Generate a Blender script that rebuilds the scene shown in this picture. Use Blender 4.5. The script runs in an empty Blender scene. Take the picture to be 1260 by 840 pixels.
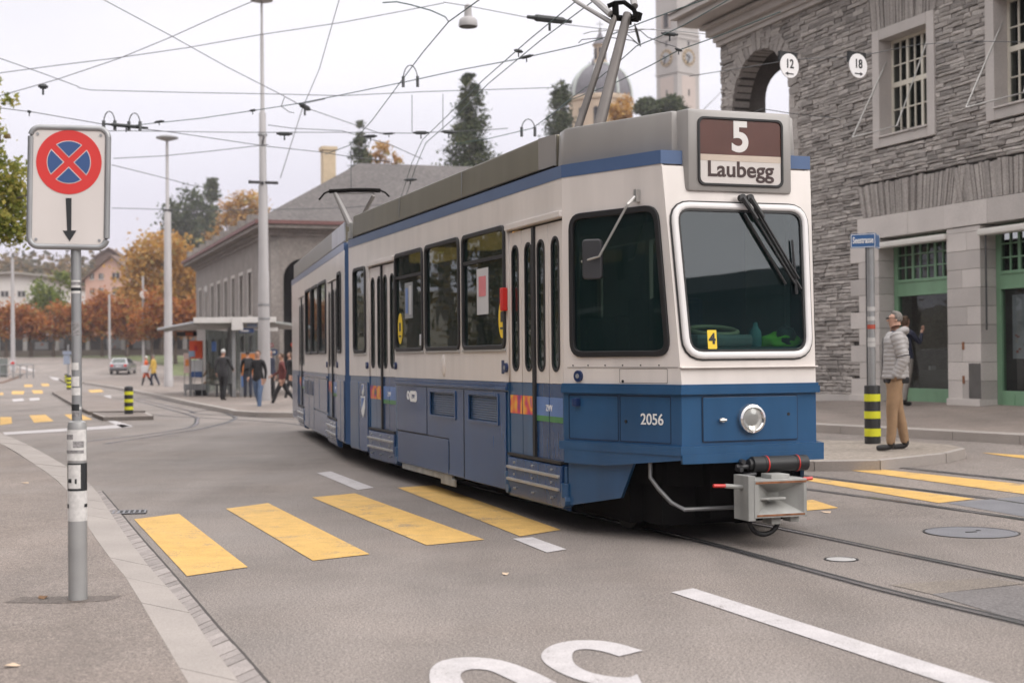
import bpy, bmesh, math, random
from mathutils import Vector, Matrix, noise as mnoise
from math import sin, cos, pi, radians, sqrt, atan2
random.seed(7)
SC = bpy.context.scene
COL = SC.collection
# ------------------------------------------------------------------ camera model (for reading real positions off the ground plane)
FPX, CX, CY = 1750.0, 630.0, 420.0
PITCH, ROLL, CAMZ = math.atan(18.4/1750), 0.009, 1.5
FW = Vector((0, cos(PITCH), sin(PITCH))); UP0 = Vector((0, -sin(PITCH), cos(PITCH))); RX0 = Vector((1, 0, 0))
RT = RX0*cos(ROLL) - UP0*sin(ROLL); UPV = UP0*cos(ROLL) + RX0*sin(ROLL)
def ray(px, py): return FW + RT*((px-CX)/FPX) - UPV*((py-CY)/FPX)
def sstep(a, b, x):
    t = min(1, max(0, (x-a)/(b-a))); return t*t*(3-2*t)
def T(x, y):
    """height of the terrain"""
    w = x*.942 + y*.3355
    def ramp(v):
        if v <= -1.2: return 0
        if v >= 1.2: return v
        return (v+1.2)**2/4.8
    near = .05*(ramp(w-8.5) - ramp(w-20)) * (1-sstep(42, 70, y)) * (1-sstep(60, 90, abs(x)))
    far = 2.0*sstep(128, 172, y)
    hill = 0
    if y > 190:
        hill = 30*sstep(260, 620, y) + 9*sstep(190, 330, y)*sstep(-30, 40, x)
        hill += (3.5*sin(x*.011+1)+2.5*sin(x*.027))*sstep(280, 500, y)
    return near + far + hill
def G(px, py, h=0.0):
    """point where the sight line meets the terrain raised by h"""
    r = ray(px, py); f = lambda t: CAMZ+r.z*t-T(r.x*t, r.y*t)-h
    t0, t1 = 1.0, 1.0
    while f(t1) > 0 and t1 < 400: t0, t1 = t1, t1*1.02+.02
    for _ in range(40):
        m = (t0+t1)/2
        if f(m) > 0: t0 = m
        else: t1 = m
    return Vector((r.x*t1, r.y*t1, T(r.x*t1, r.y*t1)+h))
def GZ(px, py, z):
    r = ray(px, py); t = (z-CAMZ)/r.z; return Vector((r.x*t, r.y*t, z))
def AT(px, py, Y):
    r = ray(px, py); t = Y/r.y; return Vector((r.x*t, Y, CAMZ+r.z*t))
# ------------------------------------------------------------------ materials
MATS = {}
def nd(nt, t, **k):
    n = nt.nodes.new(t)
    for a, b in k.items(): setattr(n, a, b)
    return n
def pm(name, col, rough=.6, metal=0., var=.12, vs=4., bump=0., bs=60., coat=0., spec=.5, streak=0., attr=None, fine=0., ar=.45):
    """procedural principled material: two noises vary the colour, one roughens the surface"""
    if name in MATS: return MATS[name]
    m = bpy.data.materials.new(name); m.use_nodes = True; nt = m.node_tree; L = nt.links
    b = nt.nodes['Principled BSDF']
    b.inputs['Roughness'].default_value = rough; b.inputs['Metallic'].default_value = metal
    b.inputs['Specular IOR Level'].default_value = spec
    if coat: b.inputs['Coat Weight'].default_value = coat; b.inputs['Coat Roughness'].default_value = .08
    tc = nd(nt, 'ShaderNodeTexCoord')
    n1 = nd(nt, 'ShaderNodeTexNoise'); n1.inputs['Scale'].default_value = vs; n1.inputs['Detail'].default_value = 6
    L.new(tc.outputs['Object'], n1.inputs['Vector'])
    mr = nd(nt, 'ShaderNodeMapRange'); mr.inputs['From Min'].default_value = .25; mr.inputs['From Max'].default_value = .75
    mr.inputs['To Min'].default_value = 1-var; mr.inputs['To Max'].default_value = 1+var
    L.new(n1.outputs['Fac'], mr.inputs['Value']); val = mr.outputs['Result']
    def mul(v, node_out, lo, hi, f0=.3, f1=.7):
        q = nd(nt, 'ShaderNodeMapRange'); q.inputs['From Min'].default_value = f0; q.inputs['From Max'].default_value = f1
        q.inputs['To Min'].default_value = lo; q.inputs['To Max'].default_value = hi
        L.new(node_out, q.inputs['Value'])
        x = nd(nt, 'ShaderNodeMath', operation='MULTIPLY'); L.new(v, x.inputs[0]); L.new(q.outputs['Result'], x.inputs[1])
        return x.outputs[0]
    if fine:
        n3 = nd(nt, 'ShaderNodeTexNoise'); n3.inputs['Scale'].default_value = bs; n3.inputs['Detail'].default_value = 3
        L.new(tc.outputs['Object'], n3.inputs['Vector']); val = mul(val, n3.outputs['Fac'], 1-fine, 1+fine)
    if streak:
        mp = nd(nt, 'ShaderNodeMapping'); mp.inputs['Scale'].default_value = (3.1, 3.1, .35)
        L.new(tc.outputs['Object'], mp.inputs['Vector'])
        n4 = nd(nt, 'ShaderNodeTexNoise'); n4.inputs['Scale'].default_value = 1.6; n4.inputs['Detail'].default_value = 5
        L.new(mp.outputs['Vector'], n4.inputs['Vector']); val = mul(val, n4.outputs['Fac'], 1-streak, 1.0, .35, .6)
    if attr:
        at = nd(nt, 'ShaderNodeAttribute'); at.attribute_name = attr
        val = mul(val, at.outputs['Fac'], 1-ar, 1+ar, 0, 1)
    mx = nd(nt, 'ShaderNodeVectorMath', operation='SCALE'); mx.inputs[0].default_value = col[:3]
    L.new(val, mx.inputs['Scale']); L.new(mx.outputs['Vector'], b.inputs['Base Color'])
    if bump:
        n2 = nd(nt, 'ShaderNodeTexNoise'); n2.inputs['Scale'].default_value = bs; n2.inputs['Detail'].default_value = 5
        L.new(tc.outputs['Object'], n2.inputs['Vector'])
        bp = nd(nt, 'ShaderNodeBump'); bp.inputs['Strength'].default_value = bump; bp.inputs['Distance'].default_value = .01
        L.new(n2.outputs['Fac'], bp.inputs['Height']); L.new(bp.outputs['Normal'], b.inputs['Normal'])
    MATS[name] = m; return m
def glass(name, tint=(.12, .16, .15), rough=.02, through=.35, base=(.008, .012, .012), gl=1.5, wob=0.0):
    """tinted window glass: part clear, part dark, with a real Fresnel reflection"""
    if name in MATS: return MATS[name]
    m = bpy.data.materials.new(name); m.use_nodes = True; nt = m.node_tree; L = nt.links
    for n in list(nt.nodes): nt.nodes.remove(n)
    out = nd(nt, 'ShaderNodeOutputMaterial'); tr = nd(nt, 'ShaderNodeBsdfTransparent'); tr.inputs[0].default_value = (*tint, 1)
    df = nd(nt, 'ShaderNodeBsdfDiffuse'); df.inputs[0].default_value = (*base, 1)
    go = nd(nt, 'ShaderNodeBsdfGlossy'); go.inputs['Roughness'].default_value = rough; go.inputs[0].default_value = (.9, .95, .95, 1)
    m1 = nd(nt, 'ShaderNodeMixShader'); m1.inputs[0].default_value = through
    fr = nd(nt, 'ShaderNodeFresnel'); fr.inputs['IOR'].default_value = gl
    m2 = nd(nt, 'ShaderNodeMixShader')
    if wob:
        tc = nd(nt, 'ShaderNodeTexCoord'); n2 = nd(nt, 'ShaderNodeTexNoise'); n2.inputs['Scale'].default_value = 1.3
        L.new(tc.outputs['Object'], n2.inputs['Vector']); bp = nd(nt, 'ShaderNodeBump'); bp.inputs['Strength'].default_value = wob; bp.inputs['Distance'].default_value = .02
        L.new(n2.outputs['Fac'], bp.inputs['Height']); L.new(bp.outputs['Normal'], go.inputs['Normal']); L.new(bp.outputs['Normal'], fr.inputs['Normal'])
    L.new(df.outputs[0], m1.inputs[1]); L.new(tr.outputs[0], m1.inputs[2])
    ge = nd(nt, 'ShaderNodeNewGeometry'); iv = nd(nt, 'ShaderNodeMath', operation='SUBTRACT'); iv.inputs[0].default_value = 1; L.new(ge.outputs['Backfacing'], iv.inputs[1])
    fm = nd(nt, 'ShaderNodeMath', operation='MULTIPLY'); L.new(fr.outputs[0], fm.inputs[0]); L.new(iv.outputs[0], fm.inputs[1]); L.new(fm.outputs[0], m2.inputs[0]); L.new(m1.outputs[0], m2.inputs[1]); L.new(go.outputs[0], m2.inputs[2])
    L.new(m2.outputs[0], out.inputs[0]); MATS[name] = m; return m
def emit(name, col, s):
    m = bpy.data.materials.new(name); m.use_nodes = True
    b = m.node_tree.nodes['Principled BSDF']; b.inputs['Base Color'].default_value = (*col, 1)
    b.inputs['Emission Color'].default_value = (*col, 1); b.inputs['Emission Strength'].default_value = s
    return m
def leafmat(name, cols, trans=.25):
    """leaves: colour runs between cols by a per-leaf tint and a soft noise"""
    if name in MATS: return MATS[name]
    m = bpy.data.materials.new(name); m.use_nodes = True; nt = m.node_tree; L = nt.links
    b = nt.nodes['Principled BSDF']; b.inputs['Roughness'].default_value = .65; b.inputs['Specular IOR Level'].default_value = .25
    at = nd(nt, 'ShaderNodeAttribute'); at.attribute_name = 'tint'
    cr = nd(nt, 'ShaderNodeValToRGB'); e = cr.color_ramp.elements
    while len(e) < len(cols): e.new(.5)
    for i, c in enumerate(cols): e[i].position = i/(len(cols)-1); e[i].color = (*c, 1)
    L.new(at.outputs['Fac'], cr.inputs[0]); L.new(cr.outputs[0], b.inputs['Base Color'])
    tl = nd(nt, 'ShaderNodeBsdfTranslucent'); L.new(cr.outputs[0], tl.inputs[0])
    mx = nd(nt, 'ShaderNodeMixShader'); mx.inputs[0].default_value = trans
    L.new(b.outputs[0], mx.inputs[1]); L.new(tl.outputs[0], mx.inputs[2])
    L.new(mx.outputs[0], nt.nodes['Material Output'].inputs[0]); MATS[name] = m; return m
# ------------------------------------------------------------------ objects
def tag(o, label=None, cat=None, group=None, kind=None):
    if label: o['label'] = label
    if cat: o['category'] = cat
    if group: o['group'] = group
    if kind: o['kind'] = kind
    return o
def link(o, parent=None):
    COL.objects.link(o)
    if parent: o.parent = parent
    return o
def empty(name, loc, rz=0., label=None, cat=None, group=None):
    o = bpy.data.objects.new(name, None); o.empty_display_size = .2
    link(o); o.location = loc; o.rotation_euler = (0, 0, rz); return tag(o, label, cat, group)
def copy_tree(o, parent=None, loc=None, rz=None):
    c = o.copy(); COL.objects.link(c); c.parent = parent
    if loc is not None: c.location = loc
    if rz is not None: c.rotation_euler = (0, 0, rz)
    for ch in list(o.children): copy_tree(ch, c)
    return c
class MB:
    def __init__(s): s.v = []; s.f = []; s.m = []; s.t = []
    def add(s, vs, fs, mi=0, tint=.5):
        b = len(s.v); s.v += [tuple(p) for p in vs]
        for f in fs: s.f.append(tuple(i+b for i in f)); s.m.append(mi); s.t.append(tint)
        return s
    def quad(s, a, b, c, d, mi=0, tint=.5): return s.add([a, b, c, d], [(0, 1, 2, 3)], mi, tint)
    def box(s, x0, y0, z0, x1, y1, z1, mi=0, tint=.5, M=None):
        vs = [Vector((x, y, z)) for z in (z0, z1) for y in (y0, y1) for x in (x0, x1)]
        if M: vs = [M @ v for v in vs]
        return s.add(vs, [(0, 2, 3, 1), (4, 5, 7, 6), (0, 1, 5, 4), (2, 6, 7, 3), (0, 4, 6, 2), (1, 3, 7, 5)], mi, tint)
    def prism(s, pts, z0, z1, mi=0, top=None, cap=True):
        """vertical prism on a plan outline; top: a second outline for the upper end"""
        n = len(pts); q = top or pts
        vs = [(p[0], p[1], z0 if len(p) < 3 else p[2]) for p in pts] + [(p[0], p[1], z1 if len(p) < 3 else p[2]) for p in q]
        fs = [(i, (i+1) % n, (i+1) % n+n, i+n) for i in range(n)]
        if cap: fs += [tuple(range(n-1, -1, -1)), tuple(range(n, 2*n))]
        return s.add(vs, fs, mi)
    def tube(s, pts, r, n=8, mi=0, caps=True):
        pts = [Vector(p) for p in pts]; rs = r if isinstance(r, (list, tuple)) else [r]*len(pts)
        vs = []; fs = []; ref = None
        for i, p in enumerate(pts):
            d = (pts[min(i+1, len(pts)-1)] - pts[max(i-1, 0)])
            if d.length < 1e-9: d = Vector((0, 0, 1))
            d.normalize()
            if ref is None or abs(ref.dot(d)) > .98: ref = Vector((0, 0, 1)) if abs(d.z) < .9 else Vector((1, 0, 0))
            a = d.cross(ref).normalized(); b = d.cross(a).normalized(); ref = -b if False else ref
            for k in range(n):
                t = 2*pi*k/n; vs.append(p + a*cos(t)*rs[i] + b*sin(t)*rs[i])
        for i in range(len(pts)-1):
            for k in range(n):
                fs.append((i*n+k, i*n+(k+1) % n, (i+1)*n+(k+1) % n, (i+1)*n+k))
        if caps: fs += [tuple(range(n)), tuple(range((len(pts)-1)*n, len(pts)*n))]
        return s.add(vs, fs, mi)
    def lathe(s, prof, n=16, mi=0, M=None, caps=True):
        """prof: list of (r, z) about local Z, moved by M"""
        vs = []; fs = []
        for r, z in prof:
            for k in range(n):
                t = 2*pi*k/n; v = Vector((r*cos(t), r*sin(t), z)); vs.append(M @ v if M else v)
        for i in range(len(prof)-1):
            for k in range(n): fs.append((i*n+k, i*n+(k+1) % n, (i+1)*n+(k+1) % n, (i+1)*n+k))
        if caps: fs += [tuple(range(n-1, -1, -1)), tuple(range((len(prof)-1)*n, len(prof)*n))]
        return s.add(vs, fs, mi)
    def mesh(s, name, mats):
        me = bpy.data.meshes.new(name); me.from_pydata(s.v, [], s.f)
        for m in (mats if isinstance(mats, (list, tuple)) else [mats]): me.materials.append(m)
        me.polygons.foreach_set('material_index', s.m)
        a = me.attributes.new('tint', 'FLOAT', 'FACE'); a.data.foreach_set('value', s.t)
        return me
    def build(s, name, mats, parent=None, smooth=False, bevel=0., normals=True):
        me = s.mesh(name, mats)
        if normals:
            bm = bmesh.new(); bm.from_mesh(me); bmesh.ops.recalc_face_normals(bm, faces=bm.faces)
            if bevel:
                es = [e for e in bm.edges if e.is_manifold and e.calc_face_angle(0) > .6]
                bmesh.ops.bevel(bm, geom=es, offset=bevel, segments=2, profile=.6, affect='EDGES', clamp_overlap=True)
            bm.to_mesh(me); bm.free()
        if smooth:
            me.polygons.foreach_set('use_smooth', [True]*len(me.polygons))
            me.set_sharp_from_angle(angle=radians(38))
        me.update()
        return link(bpy.data.objects.new(name, me), parent)
def basis(o, ex, ey):
    ex = Vector(ex).normalized(); ey = Vector(ey).normalized(); ez = ex.cross(ey)
    M = Matrix((ex, ey, ez)).transposed().to_4x4(); M.translation = Vector(o); return M
def rr(x0, y0, x1, y1, r, n=5):
    """rounded rectangle outline"""
    p = []
    for cx, cy, a0 in ((x1-r, y1-r, 0), (x0+r, y1-r, 90), (x0+r, y0+r, 180), (x1-r, y0+r, 270)):
        for k in range(n+1):
            t = radians(a0+90*k/n); p.append((cx+r*cos(t), cy+r*sin(t)))
    return p
def offs(loop, d):
    """loop pushed outward by d (loop counter-clockwise)"""
    n = len(loop); out = []
    for i in range(n):
        a = Vector(loop[i-1]); b = Vector(loop[i]); c = Vector(loop[(i+1) % n])
        e1 = (b-a); e2 = (c-b)
        if e1.length < 1e-9 or e2.length < 1e-9: out.append(tuple(b)); continue
        e1.normalize(); e2.normalize()
        n1 = Vector((e1.y, -e1.x)); n2 = Vector((e2.y, -e2.x)); m = n1+n2
        if m.length < 1e-6: m = n1
        m.normalize(); out.append(tuple(b+m*(d/max(.4, m.dot(n1)))))
    return out
def plate(name, loops, th, M, mats, parent=None, bevel=0.):
    """flat plate with holes: 2-D loops filled and given thickness th (centred), moved by M"""
    cu = bpy.data.curves.new(name, 'CURVE'); cu.dimensions = '2D'; cu.fill_mode = 'BOTH'; cu.extrude = th/2
    if bevel: cu.bevel_depth = bevel; cu.bevel_resolution = 2; cu.extrude = max(0.0005, th/2-bevel); cu.offset = -bevel
    for lp in loops:
        sp = cu.splines.new('POLY'); sp.points.add(len(lp)-1); sp.use_cyclic_u = True
        for i, p in enumerate(lp): sp.points[i].co = (p[0], p[1], 0, 1)
    ob = bpy.data.objects.new(name, cu); me = bpy.data.meshes.new_from_object(ob)
    bpy.data.objects.remove(ob); bpy.data.curves.remove(cu)
    me.transform(M); me.materials.clear()
    for m in (mats if isinstance(mats, (list, tuple)) else [mats]): me.materials.append(m)
    me.name = name
    return link(bpy.data.objects.new(name, me), parent)
def text(name, s, size, M, mt, parent=None, th=.004, sx=1., bold=0., align='CENTER'):
    cu = bpy.data.curves.new(name, 'FONT'); cu.body = s; cu.size = size; cu.align_x = align; cu.align_y = 'CENTER'
    cu.extrude = th/2; cu.offset = bold
    ob = bpy.data.objects.new(name, cu); me = bpy.data.meshes.new_from_object(ob)
    bpy.data.objects.remove(ob); bpy.data.curves.remove(cu)
    me.transform(M @ Matrix.Diagonal((sx, 1, 1, 1))); me.materials.clear(); me.materials.append(mt); me.name = name
    return link(bpy.data.objects.new(name, me), parent)
def strip(name, A, B, h, nsub, mt, side=0., parent=None, dens=0.):
    """sheet draped over the terrain between two polylines, h above it; side > 0 adds edge faces down by that much"""
    if dens:
        def res(P):
            P = [Vector(p[:2]) for p in P]; out = []
            for a, b in zip(P, P[1:]):
                k = max(1, int((b-a).length/dens))
                out += [a.lerp(b, i/k) for i in range(k)]
            return out+[P[-1]]
        def even(P, k):
            P = [Vector(p[:2]) for p in P]; d = [0]
            for a, b in zip(P, P[1:]): d.append(d[-1]+(b-a).length)
            out = []
            for i in range(k):
                t = d[-1]*i/(k-1); j = max(x for x in range(len(d)) if d[x] <= t+1e-9); j = min(j, len(P)-2)
                out.append(P[j].lerp(P[j+1], (t-d[j])/max(1e-9, d[j+1]-d[j])))
            return out
        if len(A) == len(B):                       # keep matching corners matched
            a2 = []; b2 = []
            for i in range(len(A)-1):
                a0, a1, b0, b1 = (Vector(q[:2]) for q in (A[i], A[i+1], B[i], B[i+1]))
                k = max(1, int(max((a1-a0).length, (b1-b0).length)/dens))
                for j in range(k): a2.append(a0.lerp(a1, j/k)); b2.append(b0.lerp(b1, j/k))
            a2.append(Vector(A[-1][:2])); b2.append(Vector(B[-1][:2])); A, B = a2, b2
        else:
            k = max(len(res(A)), len(res(B))); A, B = even(A, k), even(B, k)
    mb = MB(); n = len(A); vs = []
    for a, b in zip(A, B):
        for j in range(nsub+1):
            t = j/nsub; x = a[0]+(b[0]-a[0])*t; y = a[1]+(b[1]-a[1])*t; vs.append((x, y, T(x, y)+h))
    fs = [(i*(nsub+1)+j, i*(nsub+1)+j+1, (i+1)*(nsub+1)+j+1, (i+1)*(nsub+1)+j) for i in range(n-1) for j in range(nsub)]
    if side:
        ring = [i*(nsub+1) for i in range(n)] + [(n-1)*(nsub+1)+j for j in range(1, nsub+1)] + [i*(nsub+1)+nsub for i in range(n-2, -1, -1)] + [j for j in range(nsub-1, 0, -1)]
        low = {}
        for r in ring: low[r] = len(vs); v = vs[r]; vs.append((v[0], v[1], v[2]-side))
        fs += [(ring[i], ring[(i+1) % len(ring)], low[ring[(i+1) % len(ring)]], low[ring[i]]) for i in range(len(ring))]
    mb.add(vs, fs)
    o = mb.build(name, mt, parent)
    # upward normals
    me = o.data
    if sum(p.normal.z*p.area for p in me.polygons) < 0: me.flip_normals()
    return o
def struct(o): o['kind'] = 'structure'; return o
def poly_ground(name, pts, h, mt, side=0., parent=None):
    """flat-ish ground patch with one outline, triangulated and draped"""
    bm = bmesh.new(); vs = [bm.verts.new((p[0], p[1], T(p[0], p[1])+h)) for p in pts]
    f = bm.faces.new(vs)
    if f.normal.z < 0: f.normal_flip()
    bm.normal_update()
    if f.normal.z < 0: bmesh.ops.reverse_faces(bm, faces=[f])
    if side:
        r = bmesh.ops.extrude_face_region(bm, geom=[f]);
        top = [g for g in r['geom'] if isinstance(g, bmesh.types.BMVert)]
        for v in top: v.co.z += 0
        for v in vs: v.co.z -= side
        bm.faces.remove(f) if f.is_valid else None
    bmesh.ops.recalc_face_normals(bm, faces=bm.faces)
    me = bpy.data.meshes.new(name); bm.to_mesh(me); bm.free(); me.materials.append(mt)
    if me.polygons and sum(p.normal.z*p.area for p in me.polygons) < 0: me.flip_normals()
    return link(bpy.data.objects.new(name, me), parent)
# ------------------------------------------------------------------ world, sun, camera
W = bpy.data.worlds.new("World"); SC.world = W; W.use_nodes = True
def make_world():
    nt = W.node_tree; L = nt.links; bg = nt.nodes['Background']; bg.inputs['Strength'].default_value = .12
    sk = nd(nt, 'ShaderNodeTexSky'); sk.sky_type = 'NISHITA'; sk.sun_disc = False
    sk.sun_elevation = radians(38); sk.sun_rotation = radians(SUN_ROT); sk.dust_density = 3; sk.air_density = 1.2
    # closed cloud deck: a grey-lilac veil covers nearly all of the blue
    tc = nd(nt, 'ShaderNodeTexCoord'); sp = nd(nt, 'ShaderNodeSeparateXYZ'); L.new(tc.outputs['Generated'], sp.inputs[0])
    cr = nd(nt, 'ShaderNodeValToRGB'); e = cr.color_ramp.elements
    e[0].position = 0.0; e[0].color = (.62, .60, .70, 1); e[1].position = .30; e[1].color = (.90, .88, .91, 1)
    x = e.new(.10); x.color = (.66, .64, .735, 1)
    x = e.new(.19); x.color = (.84, .82, .875, 1)
    x = e.new(1.0); x.color = (2.45, 2.36, 2.34, 1)
    L.new(sp.outputs['Z'], cr.inputs[0])
    nz = nd(nt, 'ShaderNodeTexNoise'); nz.inputs['Scale'].default_value = 2.2; nz.inputs['Detail'].default_value = 6; nz.inputs['Roughness'].default_value = .5
    mp = nd(nt, 'ShaderNodeMapping'); mp.inputs['Scale'].default_value = (1, 1, 3.2); L.new(tc.outputs['Generated'], mp.inputs['Vector']); L.new(mp.outputs[0], nz.inputs['Vector'])
    mr = nd(nt, 'ShaderNodeMapRange'); mr.inputs['From Min'].default_value = .3; mr.inputs['From Max'].default_value = .7
    mr.inputs['To Min'].default_value = 9.5*.92; mr.inputs['To Max'].default_value = 9.5*1.07; L.new(nz.outputs['Fac'], mr.inputs['Value'])
    sc = nd(nt, 'ShaderNodeVectorMath', operation='SCALE'); L.new(cr.outputs[0], sc.inputs[0]); L.new(mr.outputs[0], sc.inputs['Scale'])
    mx = nd(nt, 'ShaderNodeMixRGB'); mx.inputs[0].default_value = .92
    L.new(sk.outputs[0], mx.inputs[1]); L.new(sc.outputs[0], mx.inputs[2]); L.new(mx.outputs[0], bg.inputs['Color'])
SUN_ROT = 150
make_world()
sl = bpy.data.lights.new('overcast_sun', 'SUN'); sl.energy = 1.4; sl.angle = radians(30); sl.color = (1, .95, .9)
so = link(bpy.data.objects.new('overcast_sun', sl))
_d = Vector((.72, -.50, .50)).normalized(); so.rotation_euler = _d.to_track_quat('Z', 'Y').to_euler()
cd = bpy.data.cameras.new('camera'); cam = link(bpy.data.objects.new('camera', cd)); SC.camera = cam
cd.lens = 50; cd.sensor_width = 36; cd.sensor_fit = 'HORIZONTAL'; cd.clip_start = .1; cd.clip_end = 6000
Mc = Matrix((RT, UPV, -FW)).transposed().to_4x4(); Mc.translation = (0, 0, CAMZ); cam.matrix_world = Mc
cd.dof.use_dof = True; cd.dof.focus_distance = 11.6; cd.dof.aperture_fstop = 2.2
SC.view_settings.view_transform = 'Standard'; SC.view_settings.look = 'None'; SC.view_settings.gamma = 1
SC.view_settings.exposure = 0.0
SC.render.engine = 'CYCLES'; SC.cycles.use_denoising = True; SC.cycles.max_bounces = 8; SC.cycles.transparent_max_bounces = 12
SC.cycles.caustics_reflective = False; SC.cycles.caustics_refractive = False; SC.cycles.sample_clamp_indirect = 4
# ------------------------------------------------------------------ ground
def asphalt(name, col, warm=0., grain=.35, lane=0.):
    m = bpy.data.materials.new(name); m.use_nodes = True; nt = m.node_tree; L = nt.links; b = nt.nodes['Principled BSDF']
    b.inputs['Specular IOR Level'].default_value = .35
    tc = nd(nt, 'ShaderNodeTexCoord'); P = tc.outputs['Object']
    def noi(s, d=3, r=.5):
        n = nd(nt, 'ShaderNodeTexNoise'); n.inputs['Scale'].default_value = s; n.inputs['Detail'].default_value = d; n.inputs['Roughness'].default_value = r
        L.new(P, n.inputs['Vector']); return n.outputs['Fac']
    def mrange(v, a, b_, lo, hi):
        q = nd(nt, 'ShaderNodeMapRange')
        for k, x in zip(('From Min', 'From Max', 'To Min', 'To Max'), (a, b_, lo, hi)): q.inputs[k].default_value = x
        L.new(v, q.inputs['Value']); return q.outputs['Result']
    def mul(a, c):
        x = nd(nt, 'ShaderNodeMath', operation='MULTIPLY'); L.new(a, x.inputs[0]); L.new(c, x.inputs[1]); return x.outputs[0]
    v = mrange(noi(.22, 5), .3, .7, .80, 1.16)
    v = mul(v, mrange(noi(1.7, 6, .65), .3, .7, .9, 1.1))
    g1 = noi(95, 2, .6); g2 = noi(260, 1)
    v = mul(v, mrange(g1, .3, .72, 1-grain, 1+grain*1.1)); v = mul(v, mrange(g2, .3, .7, 1-grain*.8, 1+grain*.9))
    v = mul(v, mrange(noi(44, 2, .7), .32, .68, .76, 1.26))
    vo = nd(nt, 'ShaderNodeTexVoronoi'); vo.inputs['Scale'].default_value = 62; L.new(P, vo.inputs['Vector'])
    v = mul(v, mrange(vo.outputs['Distance'], .0, .22, 1.5, .97))          # pale stone chips
    st = noi(.9, 8, .75); v = mul(v, mrange(st, .62, .75, 1.0, .84))          # old damp stains
    ck = nd(nt, 'ShaderNodeTexVoronoi'); ck.feature = 'DISTANCE_TO_EDGE'; ck.inputs['Scale'].default_value = .23
    wn = nd(nt, 'ShaderNodeTexNoise'); wn.inputs['Scale'].default_value = 1.1; wn.inputs['Detail'].default_value = 7; L.new(P, wn.inputs['Vector'])
    wm = nd(nt, 'ShaderNodeMixRGB'); wm.blend_type = 'ADD'; wm.inputs[0].default_value = .9; L.new(P, wm.inputs[1]); L.new(wn.outputs['Color'], wm.inputs[2]); L.new(wm.outputs[0], ck.inputs['Vector'])
    gate = mrange(noi(.13, 2), .56, .66, 1.0, 0.0); cl_ = mrange(ck.outputs['Distance'], .0012, .004, .80, 1.0)      # a few hairline cracks
    mxg = nd(nt, 'ShaderNodeMath', operation='MAXIMUM'); L.new(gate, mxg.inputs[0]); L.new(cl_, mxg.inputs[1]); v = mul(v, mxg.outputs[0])
    mpt = nd(nt, 'ShaderNodeMapping'); mpt.inputs['Rotation'].default_value = (0, 0, radians(-19.6)); mpt.inputs['Scale'].default_value = (1.25, .045, 1); L.new(P, mpt.inputs['Vector'])
    nt_ = nd(nt, 'ShaderNodeTexNoise'); nt_.inputs['Scale'].default_value = 1.0; nt_.inputs['Detail'].default_value = 3; L.new(mpt.outputs[0], nt_.inputs['Vector']); v = mul(v, mrange(nt_.outputs['Fac'], .35, .65, .90, 1.08))   # tyre-polished tracks
    cr = nd(nt, 'ShaderNodeTexNoise'); cr.inputs['Scale'].default_value = .6; cr.inputs['Detail'].default_value = 3; L.new(P, cr.inputs['Vector'])
    hue = nd(nt, 'ShaderNodeMixRGB'); hue.inputs[1].default_value = (*col, 1); hue.inputs[2].default_value = (col[0]*1.05, col[1]*.98, col[2]*.93, 1)
    L.new(cr.outputs['Fac'], hue.inputs[0])
    sc = nd(nt, 'ShaderNodeVectorMath', operation='SCALE'); L.new(hue.outputs[0], sc.inputs[0]); L.new(v, sc.inputs['Scale']); L.new(sc.outputs[0], b.inputs['Base Color'])
    L.new(mrange(noi(.5, 4), .3, .7, .62, .86), b.inputs['Roughness'])
    bp = nd(nt, 'ShaderNodeBump'); bp.inputs['Strength'].default_value = .55; bp.inputs['Distance'].default_value = .006
    ad = nd(nt, 'ShaderNodeMath', operation='ADD'); L.new(g1, ad.inputs[0]); L.new(vo.outputs['Distance'], ad.inputs[1])
    L.new(ad.outputs[0], bp.inputs['Height']); L.new(bp.outputs['Normal'], b.inputs['Normal'])
    return m
m_road = asphalt('asphalt', (.203, .183, .169), grain=.62)
m_pave = asphalt('pavement_asphalt', (.212, .184, .165), grain=.5)
m_grass = pm('grass_mat', (.10, .12, .045), .9, var=.35, vs=.4, fine=.3, bs=12)
m_wood_floor = pm('hill_mat', (.10, .075, .035), .95, var=.3, vs=.05, fine=.3, bs=.8)
m_kerb = pm('granite_kerb', (.40, .365, .335), .8, var=.12, vs=1.5, bump=.25, bs=120, fine=.18)
m_sett = pm('granite_setts', (.36, .33, .31), .8, var=.2, vs=5, bump=.3, bs=90, fine=.2)
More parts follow.
